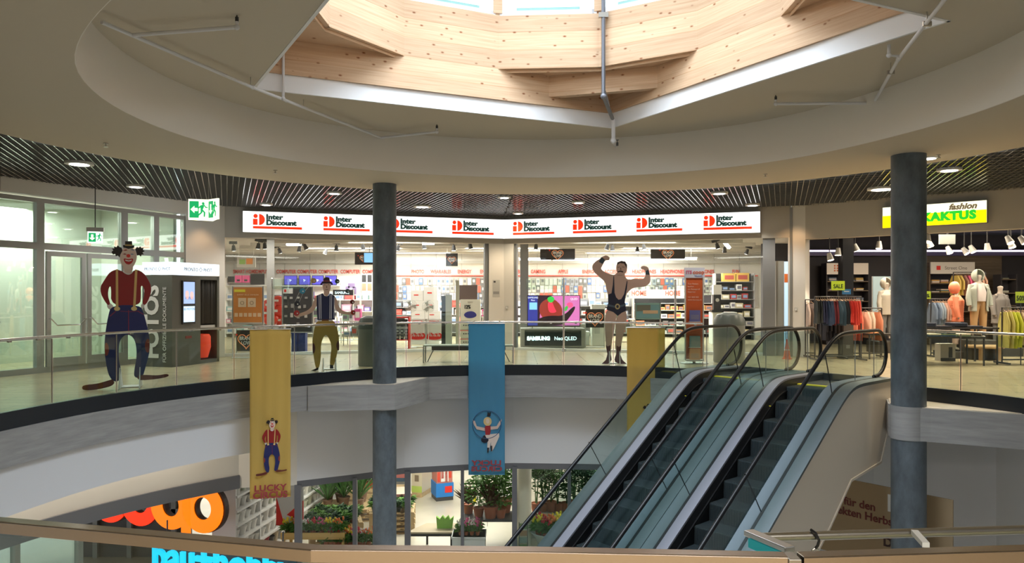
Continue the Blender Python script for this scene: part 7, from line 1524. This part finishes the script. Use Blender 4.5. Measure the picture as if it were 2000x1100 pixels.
for i, px in enumerate((1062, 1125, 1190)):
    put((Pp2, Pp)[i % 2], px, 0, Y + 1.3, G0, 1.75, 'tall palm on the floor behind the pale shelf', 'tall palms behind the shelf')
# white planter with flowers
Y = 18.3; t = thing('white_planter', 'large white planter bowl of mixed flowers by the mullion', 'planter', (X(1072, Y), Y + .1, G0)); zp_ = Z(1040, Y) - G0
MB().lathe([(.2, 0), (.32, zp_ * .7), (.46, zp_), (.42, zp_), (.3, zp_ - .1), (0, zp_ - .12)], n=28).obj('bowl', M['paper'], t, smooth=True)
for i, (dx, dy) in enumerate(((-.25, -.1), (-.08, -.22), (.12, -.2), (.28, -.08), (-.2, .14), (.02, .02), (.22, .16))):
    put(Pf[i % 3], 0, 0, 0, 0, 1.2, 'flowering plant in the large white planter bowl', 'flowers in the white planter').location = (X(1072, Y) + dx, Y + .1 + dy, G0 + zp_ - .11)
# brochure tower
Y = 18.05; t = thing('card_rack', 'narrow wire rack of small picture cards beside the cream column', 'rack', (X(1022, Y), Y - .05, G0)); H_ = Z(1018, Y) - G0
for s_ in (-.1, .1): MB().b2(s_ - .008, s_ + .008, -.05, -.034, 0, H_).obj('upright', M['dark'], t)
MB().b2(-.12, .12, -.12, .1, 0, .02).obj('base', M['dark'], t)
for k in range(7): MB().b2(-.09, .09, -.05, -.04, H_ - .16 - k * .17, H_ - .03 - k * .17).obj('picture_card', cm(((.2, .3, .12), (.45, .25, .15), (.3, .35, .3))[k % 3]), t)
# ---- signs of the store entrance: orange and blue letters standing before the left glazing
OR1, OR2 = emis('coop_orange', (1, .2, .0), .85), emis('coop_red', (1, .03, .0), .9)
pA, pB = P(215, 975, 16.6), P(395, 994, 15.9); rzc = math.atan2(pB.y - pA.y, pB.x - pA.x); sp_ = (pB - pA).length / 3
t = thing('store_sign', 'big glowing orange and red coop letters before the ground floor glazing', 'sign', tuple(pB), rzc)
zB = pB.z; r0, r1 = .525, .245
def annul(cx, cz, ro, ri, m, nm, gap=None, y=0, th=.14):
    mb = MB(); n = 40; a0, a1 = (0, 360) if not gap else gap
    for k in range(n + 1):
        a = D(a0 + (a1 - a0) * k / n); c_, s_ = math.cos(a), math.sin(a)
        for r, yy in ((ro, y), (ri, y), (ri * .98, y + th), (ro, y + th)): mb.v.append(Vector((cx + r * c_ * (.9 if r < ro else 1), yy, cz + r * s_)))
    for k in range(n):
        for j in range(4): l = (j + 1) % 4; mb.f.append((k * 4 + j, k * 4 + l, k * 4 + 4 + l, k * 4 + 4 + j))
    if gap: mb.f += [(0, 1, 2, 3), (n * 4 + 3, n * 4 + 2, n * 4 + 1, n * 4)]
    return mb.obj(nm, m, t, smooth=False)
for k, (m, nm) in enumerate(((OR1, 'letter_p_bowl'), (OR1, 'letter_o'), (OR2, 'letter_o'), (OR2, 'letter_c'))):
    annul(-sp_ * k - .02 * k, 0.0, r0, r1, m, nm, (40, 320) if k == 3 else None, y=.012 * k, th=.015); annul(-sp_ * k - .02 * k + .04, -.0, r0 * 1.0, r1, cm((.05, .025, .02)), 'letter_side', (40, 320) if k == 3 else None, y=.03 + .012 * k, th=.12)
MB().b2(-r0 - .02, -r0 + .22, .0, .02, -.92, .3).obj('letter_p_stem', OR1, t)
for s_ in (-2, -.3): MB().tube([(s_, .1, .4), (s_, .1, -2.45 - zB + .1)], .02, 6).obj('hanger', M['dark'], t)
BL = emis('cyan_letter', (.0, .55, .9), 1.0)
pa, pb_ = P(297, 1108, 15.0), P(575, 1130, 14.1); t = thing('store_sign', 'glowing cyan bau+hobby lettering below the orange letters', 'sign', tuple(pa), math.atan2(pb_.y - pa.y, pb_.x - pa.x)); Ls = (pb_ - pa).length
o = text('lettering', 'bau+hobby', .80, BL, t, (0, 0, .0), depth=.03, align='LEFT', bold=.022); o.scale = (Ls / max(v.co.x for v in o.data.vertices), 1, 1)
MB().b2(0, Ls, .06, .10, -.12, .72).obj('back_plate', cm((.03, .035, .045)), t)
for s_ in (.3, Ls - .3): MB().tube([(s_, .08, .7), (s_, .08, .95)], .015, 6).obj('bracket', M['dark'], t)
# autumn poster on the ground floor wall at the escalator foot, small display
t = thing('autumn_poster', 'tan poster with dark red German autumn lettering under the gallery beyond the escalator', 'poster', P(1740, 1000, 13.0), D(-52))
MB().b2(-1.7, 1.0, 0, .03, -1.0, .42).obj('sheet', M['tan'], t)
for s_, z in (('Alles für den', -.05), ('perfekten Herbst', -.24)): text('lettering', s_, .2, cm((.14, .02, .02)), t, (-1.3, -.004, z), align='LEFT', bold=.004)
text('lettering', 'De', .22, cm((.05, .02, .02)), t, (.0, -.006, -.62), bold=.006)
MB().b2(-.05, .35, -.01, -.001, .0, .3).obj('white_picture', M['paper'], t); MB().prism([(.0, .05), (.1, .15), (.02, .2), (.12, .28), (.2, .12)], -.014, -.01, 'y').obj('dark_leaf_picture', M['dark'], t)
